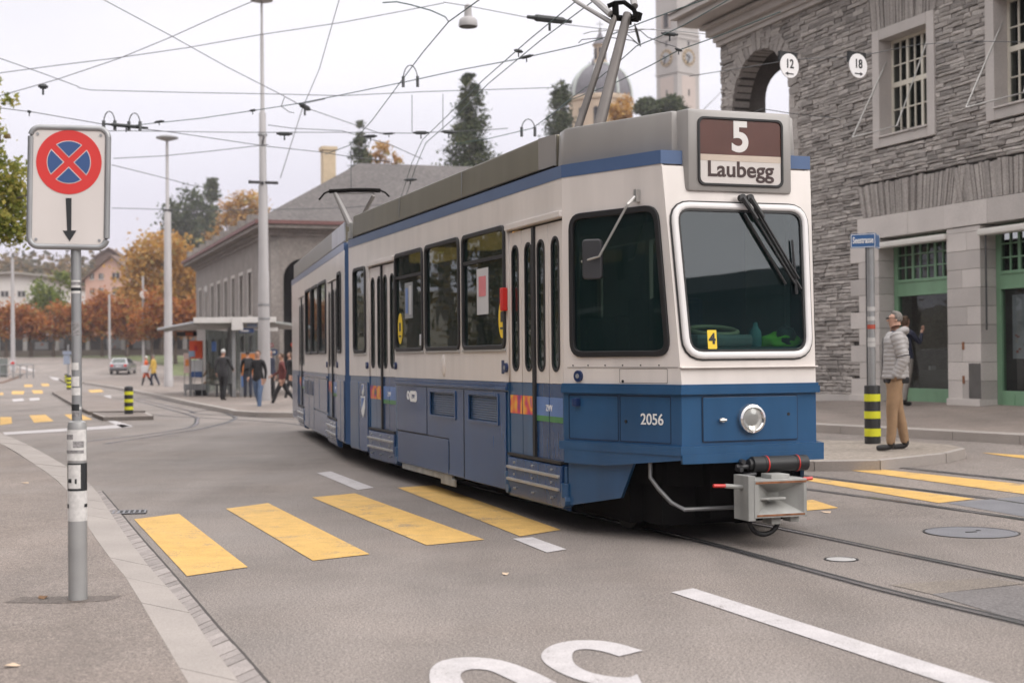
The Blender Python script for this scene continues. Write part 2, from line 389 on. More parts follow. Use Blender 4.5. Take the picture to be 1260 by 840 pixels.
def worn_paint(name, col, under, amount):
    """road paint worn through to the asphalt on the high grains and in scuffed patches"""
    m = asphalt(name, under); nt = m.node_tree; L = nt.links; b = nt.nodes['Principled BSDF']
    src = b.inputs['Base Color'].links[0].from_socket; P = [n for n in nt.nodes if n.type == 'TEX_COORD'][0].outputs['Object']
    def noi(s, d, r=.6):
        n = nd(nt, 'ShaderNodeTexNoise'); n.inputs['Scale'].default_value = s; n.inputs['Detail'].default_value = d; n.inputs['Roughness'].default_value = r; L.new(P, n.inputs['Vector']); return n.outputs['Fac']
    def mr(v, a, c, lo, hi):
        q = nd(nt, 'ShaderNodeMapRange')
        for k, x in zip(('From Min', 'From Max', 'To Min', 'To Max'), (a, c, lo, hi)): q.inputs[k].default_value = x
        L.new(v, q.inputs['Value']); return q.outputs['Result']
    ad = nd(nt, 'ShaderNodeMath', operation='ADD'); L.new(mr(noi(75, 3), .35, .72, 0, .75), ad.inputs[0]); L.new(mr(noi(2.4, 6, .7), .42, .72, 0, .8), ad.inputs[1])
    fac = mr(ad.outputs[0], .95-amount, 1.35-amount, 0, .85)
    tone = mr(noi(5, 5), .3, .7, .88, 1.1); g = mr(noi(110, 2), .3, .7, .86, 1.12)
    mu = nd(nt, 'ShaderNodeMath', operation='MULTIPLY'); L.new(tone, mu.inputs[0]); L.new(g, mu.inputs[1])
    sc = nd(nt, 'ShaderNodeVectorMath', operation='SCALE'); sc.inputs[0].default_value = col; L.new(mu.outputs[0], sc.inputs['Scale'])
    mx = nd(nt, 'ShaderNodeMixRGB'); L.new(fac, mx.inputs[0]); L.new(sc.outputs[0], mx.inputs[1]); L.new(src, mx.inputs[2]); L.new(mx.outputs[0], b.inputs['Base Color']); return m
m_yel = worn_paint('yellow_paint', (.60, .375, .115), (.185, .167, .157), .22)
m_wht = worn_paint('white_road_paint', (.49, .465, .465), (.185, .167, .157), .16)
def lines(a, b, d):
    out = []; x = a
    while x < b: out.append(x); x += d
    return out
xs = [-2500, -1500, -900, -600, -420, -300, -220, -160, -120, -90, -70, -55, -44, -35, -28] + lines(-22, 30, .5) + [30, 36, 44, 55, 70, 90, 120, 160, 220, 300, 420, 600, 900, 1500, 2500]
ys = [-600, -200, -80, -40, -20, -10] + lines(-4, 62, .5) + lines(62, 130, 4) + lines(130, 180, 4) + lines(180, 330, 10) + lines(330, 700, 20) + [700, 800, 1000, 1400, 2000, 3200]
vs = [(x, y, T(x, y)) for y in ys for x in xs]; n = len(xs)
gm = MB(); gm.v = vs
for j in range(len(ys)-1):
    for i in range(n-1):
        gm.f.append((j*n+i, j*n+i+1, (j+1)*n+i+1, (j+1)*n+i)); gm.t.append(.5); gm.m.append(1 if ys[j] > 178 else 0)
ground = gm.build('ground', [m_road, m_wood_floor], normals=False); struct(ground)
ground.data.polygons.foreach_set('use_smooth', [True]*len(ground.data.polygons))
# ---- left pavement, kerb stones and gutter setts (photo points read down to the ground)
KI = [(236, 846), (206, 796), (181, 753), (157, 713), (133, 683), (110, 650), (94, 622), (80, 600), (60, 583), (38, 568), (0, 545), (-60, 518)]
KO = [(297, 846), (258, 794), (227, 747), (190, 707), (163, 672), (143, 643), (130, 623), (116, 602), (92, 582), (64, 564), (24, 543), (-30, 521)]
GO = [(331, 846), (297, 806), (267, 773), (220, 717), (195, 688), (173, 663), (150, 635), (124, 604)]
PH = .055
ki = [G(*p, PH) for p in KI]; ko = [G(*p, PH-.012) for p in KO]; go = [G(*p, 0) for p in GO]
def ext(P):                                   # run the near end on past the frame
    d = (P[0]-P[1]).normalized(); return [P[0]+d*9, P[0]+d*3]+P
ki, ko, go = ext(ki), ext(ko), ext(go)
far_l = [Vector((p.x-16, p.y+(0 if p.y < 12 else 1.0), 0)) for p in ki]
struct(strip('pavement', ki, far_l, PH, 10, m_pave, dens=.8))
# kerb stones one by one along the line, with real joints
def smooth_poly(P, k=8):
    P = [Vector(p[:2]) for p in P]; out = []
    for i in range(len(P)-1):
        p0, p1, p2, p3 = P[max(i-1, 0)], P[i], P[i+1], P[min(i+2, len(P)-1)]
        for j in range(k):
            t = j/k; out.append(.5*((2*p1)+(p2-p0)*t+(2*p0-5*p1+4*p2-p3)*t*t+(3*p1-p0-3*p2+p3)*t**3))
    return out+[P[-1]]
def arclen(P):
    d = [0.]
    for a, b in zip(P, P[1:]): d.append(d[-1]+(b-a).length)
    return d
def sample(P, d, t):
    import bisect
    j = min(max(bisect.bisect_right(d, t)-1, 0), len(P)-2); return P[j].lerp(P[j+1], min(1, (t-d[j])/max(1e-9, d[j+1]-d[j])))
def stones_between(name, A, B, length, gap, h, drop, mt, cols=1, jit=.15):
    A, B = smooth_poly(A), smooth_poly(B); da, db = arclen(A), arclen(B); t = 0; mb = MB()
    while t < 1:
        l = length*random.uniform(1-jit, 1+jit)/da[-1]; t1 = min(1, t+l); g = gap/da[-1]
        if (t1-t) > g*2:
            for c in range(cols):
                u0, u1 = c/cols, (c+1)/cols
                q = []
                for tt, uu in ((t+g/2, u0), (t1-g/2, u0), (t1-g/2, u1), (t+g/2, u1)):
                    p = sample(A, da, tt*da[-1]).lerp(sample(B, db, tt*db[-1]), uu); q.append(p)
                cen = sum(q, Vector((0, 0)))/4; q = [cen+(p-cen)*(1-gap*.6/max(.05, (q[1]-q[2]).length)) if cols > 1 else p for p in q]
                hh = h+random.uniform(-.002, .002); tint = random.random()
                zt = [T(p.x, p.y)+hh for p in q]
                mb.add([(p.x, p.y, z) for p, z in zip(q, zt)]+[(p.x, p.y, z-drop) for p, z in zip(q, zt)], [(0, 1, 2, 3)]+[(i, (i+1) % 4, (i+1) % 4+4, i+4) for i in range(4)], 0, tint)
        t = t1
    return mb.build(name, mt)
m_kerb_t = pm('granite_kerb_stone', (.32, .287, .262), .8, var=.12, vs=1.5, bump=.25, bs=120, fine=.16, attr=None)
struct(stones_between('kerb', ki, ko, 1.0, .008, PH+.001, .12, m_kerb_t))
m_sett_t = pm('sett_stone', (.28, .25, .235), .8, var=.15, vs=5, bump=.3, bs=90, fine=.2, attr='tint', ar=.14)
struct(stones_between('gutter', ko[:len(go)], go, .13, .012, .012, .05, m_sett_t, cols=1, jit=.1))
m_joint = pm('dark_joint', (.06, .053, .05), .95, var=.2)
struct(strip('gutter_bed', [p for p in ko[:len(go)]], [p + Vector((.025, 0, 0)) for p in go], .004, 1, m_joint, dens=.5))
# ---- painted markings
def mark(name, pts, mt, h=.005):
    o = poly_ground(name, [G(*p) for p in pts], h, mt); return struct(o)
for q in ([(165, 639), (220, 632), (305, 698), (230, 709)], [(278, 626), (330, 619), (455, 682), (385, 690)], [(384, 612), (437, 607), (596, 664), (525, 671)], [(489, 600), (535, 597), (690, 652), (640, 660)]):
    mark('crosswalk_marking', q, m_yel)
for q in ([(990, 571), (1003, 569), (1260, 596), (1330, 604), (1330, 616), (1260, 608)], [(985, 590), (1000, 588), (1200, 614), (1155, 619)], [(975, 618), (1000, 615), (1032, 625), (985, 629)],
          [(1208, 557), (1290, 562), (1290, 568), (1235, 561)]):
    mark('crosswalk_marking', q, m_yel)
for q in ([(390, 582), (407, 580), (460, 600), (440, 603)], [(631, 663), (655, 661), (697, 676), (673, 680)], [(826, 729), (853, 724), (1210, 837), (1330, 875), (1290, 885), (1160, 840)]):
    mark('road_marking', q, m_wht)
# far markings on the left-hand road
for q in ([(0, 513), (14, 513), (15, 521), (0, 523)], [(36, 511), (56, 510), (66, 518), (42, 520)], [(79, 510), (98, 509), (114, 516), (90, 518)]): mark('crosswalk_marking', q, m_yel)
for q in ([(15, 481), (30, 481), (29, 485), (14, 485)], [(39, 480), (52, 480), (53, 484), (41, 484)], [(0, 483), (4, 483), (4, 486), (0, 486)], [(30, 473), (40, 473), (40, 476), (30, 476)], [(50, 472), (60, 472), (61, 475), (52, 475)],
          [(108, 480), (124, 479), (128, 482), (112, 483)], [(128, 471), (150, 471), (152, 473), (130, 473)]): mark('crosswalk_marking', q, m_yel)
for q in ([(3, 532), (130, 524), (150, 522), (164, 525), (140, 527), (6, 535)], [(128, 516), (136, 516), (163, 524), (150, 526)], [(15, 491), (28, 490), (30, 493), (16, 494)], [(36, 490), (48, 489), (49, 492), (37, 493)],
          [(128, 487), (136, 486), (137, 490), (130, 491)], [(60, 463), (72, 465), (75, 468), (66, 467)], [(20, 451), (30, 452), (45, 456), (38, 456)]): mark('road_marking', q, m_wht)
# lettering on the road, only the upper curves of which are in the picture
def ground_letter(outer, inner, h=.005):
    mb = MB(); o = smooth_poly([G(*p) for p in outer], 5); i = smooth_poly([G(*p) for p in inner], 5)
    n_ = min(len(o), len(i)); do, di = arclen(o), arclen(i)
    A = [sample(o, do, do[-1]*k/40) for k in range(41)]; B = [sample(i, di, di[-1]*k/40) for k in range(41)]
    for k in range(40):
        mb.quad(*[(p.x, p.y, T(p.x, p.y)+h) for p in (A[k], A[k+1], B[k+1], B[k])])
    o = mb.build('road_lettering', m_wht); me = o.data
    if sum(p.normal.z for p in me.polygons) < 0: me.flip_normals()
    return struct(o)
ground_letter([(700, 868), (640, 868), (580, 864), (545, 856), (530, 842), (530, 824), (545, 813), (575, 809), (612, 812), (645, 822), (680, 838), (705, 856), (712, 866), (700, 868)],
              [(655, 862), (630, 862), (600, 858), (580, 850), (570, 840), (567, 830), (578, 824), (600, 825), (618, 832), (640, 843), (655, 853), (660, 860), (655, 862)])
ground_letter([(791, 801), (755, 791), (720, 788), (690, 791), (670, 800), (667, 812), (685, 826), (715, 838), (750, 845), (775, 846), (790, 842)],
              [(762, 808), (742, 802), (722, 799), (708, 801), (704, 808), (708, 818), (724, 827), (745, 832), (764, 834), (774, 834), (784, 830)])
# ---- tram rails: steel head and dark groove let into the asphalt
m_rail = pm('rail_steel', (.52, .51, .53), .22, metal=.9, var=.15, vs=2)
m_groove = pm('rail_groove', (.018, .017, .017), .7, var=.2)
def rail(pts, h=.0, w=.05):
    P = smooth_poly([p for p in pts], 8)
    L_, R_ = [], []
    def off(d):
        out = []
        for k, p in enumerate(P):
            t = (P[min(k+1, len(P)-1)]-P[max(k-1, 0)]).normalized(); out.append(p+Vector((t.y, -t.x))*d)
        return out
    o = strip('tram_rail', off(-w/2), off(w/2), .007+h, 1, m_rail, dens=.6); struct(o)
    o = strip('rail_groove', off(w/2), off(w/2+.042), .004+h, 1, m_groove, dens=.6); struct(o)
    o = strip('rail_bed', off(-w/2-.02), off(w/2+.06), .002+h, 1, m_joint_l, dens=.6); struct(o)
m_joint_l = pm('rail_bitumen', (.085, .078, .074), .8, var=.25, vs=1.2, fine=.3, bs=60)
# ------------------------------------------------------------------ the tram
TH = radians(19.6)
tram = empty('tram', (1.4719, 12.469, 0), TH, 'blue and white articulated tram with roof sign 5 Laubegg crossing the junction', 'tram')
m_white = pm('tram_white', (.69, .64, .60), .34, var=.05, vs=1.5, coat=.25, streak=.09)
m_stripe = pm('tram_blue_stripe', (.075, .125, .24), .35, var=.08, vs=3, coat=.2)
m_blue = pm('tram_blue', (.021, .080, .176), .28, var=.14, vs=1.2, coat=.25, spec=.4, streak=.16, bump=.05, bs=2.2)
m_bluel = pm('tram_blue_panel', (.018, .061, .160), .26, var=.14, vs=.9, coat=.25, spec=.35, streak=.2, bump=.10, bs=2.0)
m_fair = pm('tram_grey_fairing', (.30, .285, .27), .38, var=.07, vs=1.5, coat=.2, streak=.06)
m_olive = pm('tram_olive_fairing', (.160, .146, .104), .34, metal=.25, var=.12, vs=.9, streak=.12)
m_rub = pm('black_rubber', (.012, .012, .013), .5, var=.2)
m_blk = pm('underframe_black', (.0045, .0042, .004), .9, var=.4, vs=6, spec=.12)
m_alu = pm('bare_aluminium', (.50, .49, .47), .35, metal=.7, var=.1)
m_lgrey = pm('light_grey_paint', (.37, .37, .35), .5, var=.12, vs=6, streak=.3)
m_dgrey = pm('dark_grey_plastic', (.03, .03, .033), .45, var=.2)
m_red = pm('red_plastic', (.55, .022, .015), .35)
m_gl = glass('tram_glass', (.44, .53, .48), .015, .50, base=(.010, .026, .026), gl=1.42, wob=.10)
m_glw = glass('windscreen_glass', (.74, .90, .88), .012, .72, base=(.010, .022, .026), gl=2.25, wob=.03)
m_int = pm('interior_grey', (.10, .095, .085), .7, var=.1)
m_seat = pm('seat_fabric', (.04, .05, .09), .9, var=.3)
m_yst = pm('yellow_sticker', (.80, .56, .03), .5, var=.05)
m_paper = pm('white_paper', (.50, .50, .51), .7, var=.05)
m_dblue = pm('dark_blue_enamel', (.012, .03, .10), .35)
m_txt = pm('white_lettering', (.78, .77, .75), .5, var=.03)
m_lamp = emit('interior_lamp', (1., .52, .16), 1.2)
Zb, Z0, Z1, Z2, ZF = 1.26, .22, 3.02, 3.12, 3.45
def yf(z): return -1.24 + .18*max(0, (z-1.26)/1.86)
TAP = (.5, -1.24)
def taper_x(y): return -1.1 + .5*(-y)/1.24
SIDE = basis((-1.1, 0, 0), (0, -1, 0), (0, 0, 1))            # local X = -y (towards nose), local Y = z, normal = -x
def sM(off=0.): M = SIDE.copy(); M.translation = (-1.1-off, 0, 0); return M
tl = Vector((.5, -1.24, 0)).normalized()
def tM(off=0.):
    M = basis((-1.1, 0, 0), tl, (0, 0, 1)); nrm_ = Vector((-1.24, -.5, 0)).normalized(); M.translation = Vector((-1.1, 0, 0)) + nrm_*off; return M
fup = Vector((0, .18, 1.86)).normalized()
def fM(off=0., z=1.26):
    M = basis((0, -1.24, 1.26), (1, 0, 0), fup); M.translation = Vector((0, -1.24, 1.26)) + Vector((0, -1.86, .18)).normalized()*off; return M
def fv(z): return (z-1.26)*1.0047                              # height on the sloping front
def S(loop): return [(-y, z) for y, z in loop]                # (y, z) -> SIDE plane coordinates
def srr(y0, y1, z0, z1, r): return rr(-y1, z0, -y0, z1, r)
LT = 1.337
def win_part(name, loop, M_of, parent, gl, fw=.045, ft=.03, fmat=None, proud=.006):
    f = plate(name, [offs(loop, .012), offs(loop, -fw+.012)], ft, M_of(proud), fmat or m_rub, parent, bevel=.006)
    plate('pane', [offs(loop, -.02)], .006, M_of(-.012), gl, f)
    return f
# -- body shell of the front section: wall plates with real openings
def shell(parent, name, ylen, wins, doors, mir=None):
    holes = [srr(a, b, c, d, .10) for a, b, c, d in wins]
    wall = plate(name, [[(-ylen, Zb), (0, Zb), (0, Z1), (-ylen, Z1)]] + holes + [S([(a, Zb+.001), (b, Zb+.001), (b, 2.70), (a, 2.70)])[::-1] for a, b in doors], .05, sM(-.025), m_white, parent)
    return wall
W1 = [(1.47, 2.79, 1.58, 2.74), (2.91, 4.18, 1.58, 2.745), (4.29, 5.50, 1.58, 2.74), (7.02, 7.70, 1.57, 2.70)]
D1 = [(.035, 1.40), (5.56, 6.86)]
YL = 8.0
# upper wall is built from pieces between the door bays so that each door bay is open
def wall_piece(a, b, wins, parent, name='upper_wall', M_of=sM, z0=Zb):
    hs = [srr(*w, .10) for w in wins]
    return plate(name, [[(-b, z0), (-a, z0), (-a, Z1), (-b, Z1)]] + hs, .05, M_of(-.025), m_white, parent)
body = MB()
body.box(-1.06, .02, 3.0, 1.06, YL, 3.13)                                              # roof slab
body.prism([(-1.09, 0.0), (-.672, -1.03), (.672, -1.03), (1.09, 0.0)], 3.0, 3.115)
body.box(1.05, 0, 2.76, 1.1, YL, 3.02); body.box(1.05, 0, Z0, 1.1, YL, 1.55)             # far wall below and above its windows
body.box(1.05, .1, 1.55, 1.1, 1.4, 2.76); body.box(1.05, 5.6, 1.55, 1.1, 6.9, 2.76)
for y in (0, 1.4, 2.85, 4.2, 5.5, 6.9, 7.8): body.box(1.05, y, 1.55, 1.1, y+.1, 2.76)
o_ = body.build('body_shell', m_white, tram); BODY = o_
for a, b, ws in ((1.40, 5.56, W1[:3]), (6.86, YL, W1[3:])): wall_piece(a, b, ws, BODY)
plate('door_header', [[(-1.40, 2.68), (-.0, 2.68), (-.0, Z1), (-1.40, Z1)]], .05, sM(-.025), m_white, BODY)
plate('door_header', [[(-6.86, 2.68), (-5.56, 2.68), (-5.56, Z1), (-6.86, Z1)]], .05, sM(-.025), m_white, BODY)
for a, b in ((.0, 1.42), (5.54, 6.88)):
    mb = MB(); mb.box(-1.128, a, 2.685, -1.1, b, 2.74); mb.build('rain_strip', m_white, BODY, bevel=.006)
# taper walls (near and far) and the leaning front, white part
tw = [(.0, Zb), (LT, Zb), (LT*(1.06/1.24), Z1+.0), (.0, Z1)]
cabwin = [(.105, 1.50), (1.215, 1.50), (1.10, 2.685), (.105, 2.685)]
def rpoly(P, r, n=5):
    out = []; k = len(P)
    for i in range(k):
        a, b, c = Vector(P[i-1]), Vector(P[i]), Vector(P[(i+1) % k]); e1 = (a-b).normalized(); e2 = (c-b).normalized()
        p1, p2 = b+e1*r, b+e2*r
        for j in range(n+1):
            t = j/n; out.append(tuple(p1*(1-t)**2 + b*2*t*(1-t) + p2*t*t))
    return out
cw = rpoly(cabwin, .13)
plate('cab_side_wall', [tw, cw], .04, tM(-.02), m_white, BODY)
Mx = Matrix.Diagonal((-1, 1, 1, 1))
plate('cab_side_wall', [tw, cw], .04, Mx @ tM(-.02), m_white, BODY).data.flip_normals()
ft = .598; fb = .672
fl = [(-.6, 0), (.6, 0), (.672, fv(3.0)), (-.672, fv(3.0))]
ws = rpoly([(-.525, fv(1.515)), (.525, fv(1.515)), (.56, fv(2.66)), (-.575, fv(2.66))], .12)
plate('front_wall', [fl, ws], .04, fM(-.02), m_white, BODY)
mb = MB()                                                                                # white ledge under the windscreen
mb.box(-.612, -1.262, 1.395, .612, -1.20, 1.405); mb.build('ledge', m_white, BODY, bevel=.003)
# blue stripe below the roof
st = MB()
for pts in ([(-1.104, .0), (-1.104, YL)], [(-1.104, 0), (-.678, -1.063)], [(-.678, -1.063), (.678, -1.063)], [(.678, -1.063), (1.104, 0)], [(1.104, 0), (1.104, YL)]):
    (x0, y0), (x1, y1) = pts; st.quad((x0, y0, Z1-.005), (x1, y1, Z1-.005), (x1, y1, Z2+.003), (x0, y0, Z2+.003))
st.prism([(-1.1035, 0.0), (-.6775, -1.0625), (.6775, -1.0625), (1.1035, 0.0), (1.1035, YL), (-1.1035, YL)], Z2-.01, Z2+.002)
st.build('roof_stripe', m_stripe, tram)
# interior: floor, far side, ceiling, lamps, seats
it = MB()
it.box(-1.04, .1, .85, 1.04, YL, .9); it.box(-1.04, .1, 2.95, 1.04, YL, 2.99); it.prism([(-1.0, 0.0), (-.55, -1.15), (.55, -1.15), (1.0, 0.0)], .85, .9)
it.box(-.2, .62, .9, 1.0, .66, 2.0); it.box(.3, .62, 2.0, 1.0, .66, 2.95)
it.build('interior_lining', m_int, tram)
for y in (4.8, 7.2):
    mb = MB(); mb.box(-.32, y-.5, 2.80, .10, y+.5, 2.945); mb.build('ceiling_lamp', m_lamp, tram, bevel=.02)
for y in (1.9, 2.7, 3.5, 4.3, 5.1):
    for x in (-.72, .62):
        mb = MB(); mb.box(x-.22, y, 1.22, x+.22, y+.42, 1.32); mb.box(x-.22, y+.36, 1.3, x+.22, y+.44, 1.92); mb.box(x-.05, y+.1, .9, x+.05, y+.3, 1.22)
        mb.build('passenger_seat', m_seat, tram, bevel=.03)
for y in (1.6, 3.2, 4.8):
    mb = MB(); mb.tube([(-.3, y, .9), (-.3, y, 2.95)], .017, 8); mb.build('grab_pole', m_yst, tram)
# saloon windows
for i, w in enumerate(W1):
    f = win_part('window', srr(*w, .085), sM, tram, m_gl)
    if i in (0, 2):                                              # hopper bar across the upper third
        mb = MB(); mb.box(-1.112, w[0]+.03, 2.44, -1.10, w[1]-.03, 2.475); mb.build('hopper_bar', m_rub, f)
    mb = MB(); mb.box(-1.118, w[0]-.01, w[2]-.03, -1.1, w[1]+.01, w[2]-.005); mb.build('sill', m_alu, f, bevel=.004)
for a, b, c, d in W1:                                             # the far windows
    loop = [(p[0], p[1]) for p in srr(a, b, c, d, .08)]
    M = sM(0).copy(); M.translation = (1.07, 0, 0); plate('far_pane', [loop], .006, M, m_gl, tram)
# notices and stickers on the glass
def onside(name, y, z, w, h, mt, parent, off=.0, ell=False, th=.003):
    lp = [(-y+w/2*cos(t*pi/14), z+h/2*sin(t*pi/14)) for t in range(28)] if ell else rr(-y-w/2, z-h/2, -y+w/2, z+h/2, .008, 2)
    return plate(name, [lp], th, sM(off), mt, parent)
def bandmat():
    """the many-coloured banner print: wavy bands of orange, pink, violet, yellow and green"""
    m = bpy.data.materials.new('banner_print'); m.use_nodes = True; nt = m.node_tree; L_ = nt.links; b = nt.nodes['Principled BSDF']; b.inputs['Roughness'].default_value = .4
    tc = nd(nt, 'ShaderNodeTexCoord'); wv = nd(nt, 'ShaderNodeTexNoise'); wv.inputs['Scale'].default_value = 5.5; wv.inputs['Detail'].default_value = 1; L_.new(tc.outputs['Object'], wv.inputs['Vector'])
    cr = nd(nt, 'ShaderNodeValToRGB'); e = cr.color_ramp.elements; cs = [(.02, .22, .06), (.20, .03, .20), (.62, .05, .10), (.72, .20, .03), (.75, .42, .05), (.70, .16, .04), (.10, .12, .40)]
    while len(e) < len(cs): e.new(.5)
    for i, c in enumerate(cs): e[i].position = .28+.44*i/(len(cs)-1); e[i].color = (*c, 1)
    L_.new(wv.outputs['Fac'], cr.inputs[0]); L_.new(cr.outputs[0], b.inputs['Base Color']); return m
m_pink = pm('poster_pink', (.62, .20, .22), .6); m_orange = pm('ad_orange', (.72, .19, .04), .35, var=.3, vs=4); m_pinka = pm('ad_pink', (.55, .08, .22), .35, var=.3, vs=5)
m_rain = bandmat(); m_adb = pm('ad_blue', (.10, .19, .42), .35, var=.2, vs=6); m_adg = pm('ad_green', (.05, .20, .06), .35, var=.2, vs=6); m_grey = pm('mid_grey', (.25, .26, .27), .5)
n1 = onside('notice', 2.17, 2.15, .36, .46, m_paper, tram, -.004); onside('notice_print', 2.17, 2.2, .22, .2, m_pink, n1, -.001)
n1 = onside('notice', 4.92, 2.17, .34, .42, m_grey, tram, -.004); onside('notice_print', 5.0, 2.17, .10, .30, m_adb, n1, -.001); onside('notice_print', 4.85, 2.17, .10, .34, m_paper, n1, -.001)
for y, z in ((1.585, 1.86), (5.31, 1.845)):
    s_ = onside('round_sticker', y, z, .2, .37, m_yst, tram, -.003, True)
    onside('sticker_print', y, z+.02, .07, .10, m_dgrey, s_, .0005); onside('sticker_print', y, z-.09, .10, .02, m_dgrey, s_, .0005)
onside('small_sticker', 4.42, 1.70, .09, .13, m_paper, tram, -.004)
text('line_number', '5', .22, sM(-.03) @ Matrix.Translation((-4.03, 2.47, 0)), m_grey, tram)
mb = MB(); mb.box(-1.16, 1.405, 1.93, -1.1, 1.475, 2.15); mb.build('red_marker_lamp', m_red, tram, bevel=.012)
# doors: four leaves with narrow round-ended windows, banner along the lower part, folding step below
def make_door(a, b, parent, M_of=sM, ztop=2.66, rails=True):
    w = (b-a); lw = w/4; cy = (a+b)/2
    mb = MB(); mb.box(-1.107, cy-.028, .6, -1.077, cy+.028, ztop); mb.box(-1.12, a, .575, -1.03, b, .60)
    piv = mb.build('door', m_rub, tram)
    if parent is not tram: piv.matrix_local = RM()
    for k in range(4):
        y0 = a+k*lw+.006; y1 = a+(k+1)*lw-.006
        if k == 1: y1 -= .022
        if k == 2: y0 += .022
        cy = (y0+y1)/2+(0.02 if k == 1 else -.02 if k == 2 else 0); hw = .088
        ho = rr(-cy-hw, 1.37, -cy+hw, 2.53, hw*.98, 6)
        plate('door_leaf', [[(-y1, 1.262), (-y0, 1.262), (-y0, ztop), (-y1, ztop)], ho], .03, M_of(-.03), m_white, piv)
        plate('door_leaf', [[(-y1, .60), (-y0, .60), (-y0, 1.258), (-y1, 1.258)]], .03, M_of(-.03), m_blue if k > 1 else m_bluel, piv)
        plate('window_seal', [offs(ho, .008), offs(ho, -.016)], .012, M_of(-.014), m_rub, piv)
        plate('pane', [offs(ho, -.004)], .005, M_of(-.026), m_gl, piv)
        cols = (m_adb, m_adb, m_rain, m_rain)
        plate('banner', [rr(-y1+.004, .97, -y0-.004, 1.14, .002, 1)], .002, M_of(-.013), cols[k], piv)
        if k < 2: plate('banner_edge', [rr(-y1+.004, .925, -y0-.004, .975, .002, 1)], .003, M_of(-.0125), m_adg, piv)
    text('banner_lettering', 'zvv', .12, M_of(-.0115) @ Matrix.Translation((-(a+lw), 1.055, 0)), m_txt, piv)
    # folded step
    mb = MB(); pr = []
    for y in (a, b):
        pr.append([(-1.075, y, .58), (-1.118, y, .56), (-1.125, y, .36), (-1.10, y, .20), (-1.02, y, .17), (-1.0, y, .58)])
    n_ = 6
    mb.add(pr[0]+pr[1], [(i, (i+1) % n_, (i+1) % n_+n_, i+n_) for i in range(n_)]+[tuple(range(n_)), tuple(range(n_, 2*n_))])
    sp = mb.build('step_panel', m_bluel, piv, bevel=.012)
    for z in (.47, .36):
        mb = MB(); mb.box(-1.145, a+.02, z-.013, -1.115, b-.02, z+.013); mb.build('step_rib', m_alu, piv, bevel=.008)
    mb = MB()
    for z in (.52, .41, .28):
        for f_ in (.15, .5, .85):
            y = a+(b-a)*f_; mb.tube([(-1.135, y, z), (-1.10, y, z)], .010, 8)
    mb.build('bolt_heads', m_alu, piv)
    return piv
for a, b in D1: make_door(a, b, tram)
for y, z in ((1.45, 1.395), (5.50, 1.40), (6.94, 1.40)):
    mb = MB(); mb.tube([(-1.125, y, z), (-1.1, y, z)], .045, 14); o_ = mb.build('door_button', m_dblue, tram); mb = MB(); mb.tube([(-1.13, y, z), (-1.12, y, z)], .02, 10); mb.build('button_cap', m_grey, o_)
onside('pushchair_sign', 1.56, 1.4, .075, .13, m_dblue, tram, .002)
mb = MB(); mb.lathe([(.001, .03), (.05, .028), (.075, .012), (.078, 0)], 18, 0, basis((-1.1, 3.50, 1.41), (0, -1, 0), (0, 0, 1)) @ Matrix.Diagonal((.7, 1.55, 1, 1))); mb.build('vent_cap', m_white, tram, smooth=True)
# lower blue side with its panels, grilles, joints and rail
lo = MB(); lo.box(-1.095, 1.41, Z0+.02, -1.02, 5.55, Zb); lo.box(-1.095, 6.87, Z0+.05, -1.02, YL-.05, Zb); lower = lo.build('lower_side', m_blue, tram)
def spanel(name, y0, y1, z0, z1, mt, parent, off=.004, th=.012, holes=()):
    return plate(name, [rr(-y1, z0, -y0, z1, .015, 3)]+list(holes), th, sM(off), mt, parent, bevel=.003)
G1 = rr(-2.60, .855, -1.68, 1.125, .02, 3); G2 = rr(-4.0, .855, -3.06, 1.125, .02, 3)
spanel('side_panel', 1.47, 2.76, .24, 1.165, m_bluel, lower, holes=[G1])
spanel('side_panel', 2.79, 4.13, .25, 1.165, m_bluel, lower, holes=[G2])
spanel('side_panel', 4.16, 5.44, .635, 1.165, m_bluel, lower)
spanel('side_panel', 3.32, 5.40, .25, .615, m_bluel, lower, off=.008)
spanel('side_panel', 6.93, 7.40, .27, 1.18, m_bluel, lower); spanel('side_panel', 7.43, 7.92, .29, 1.18, m_blue, lower)
m_gril = pm('grille_blue', (.006, .028, .075), .4, var=.2)
for a, b in ((1.69, 2.59), (3.07, 3.99)):
    mb = MB(); mb.box(-1.094, a, .86, -1.09, b, 1.12)
    for k in range(11): z = .868+k*.0235; mb.add([(-1.093, a, z), (-1.093, b, z), (-1.101, b, z+.012), (-1.101, a, z+.012), (-1.093, a, z+.02), (-1.093, b, z+.02)], [(0, 1, 2, 3), (3, 2, 5, 4)])
    g_ = mb.build('air_grille', m_gril, tram)
    plate('grille_frame', [rr(-b-.03, .835, -a+.03, 1.145, .025, 3), rr(-b+.005, .865, -a-.005, 1.115, .012, 3)], .014, sM(.014), m_bluel, g_, bevel=.003)
mb = MB(); mb.box(-1.125, 1.43, 1.18, -1.09, 5.53, 1.215); mb.box(-1.112, 1.43, 1.215, -1.09, 5.53, 1.25); mb.build('side_rail', m_bluel, tram, bevel=.006)
mb = MB()
for y, z0, z1 in ((4.14, .64, 1.16), (3.30, .3, .60), (2.775, .25, 1.16), (4.2, .42, .57), (3.42, .38, .56)): mb.box(-1.1125, y-.008, z0, -1.09, y+.008, z1)
mb.box(-1.1125, 3.3, .62, -1.09, 5.44, .632); mb.build('panel_joint', m_rub, tram)
mb = MB(); mb.box(-1.09, 3.3, .17, -1.05, 5.3, .26); mb.box(-1.088, 3.2, .12, -1.06, 3.7, .2); mb.build('lower_skirt', m_lgrey, tram, bevel=.01)
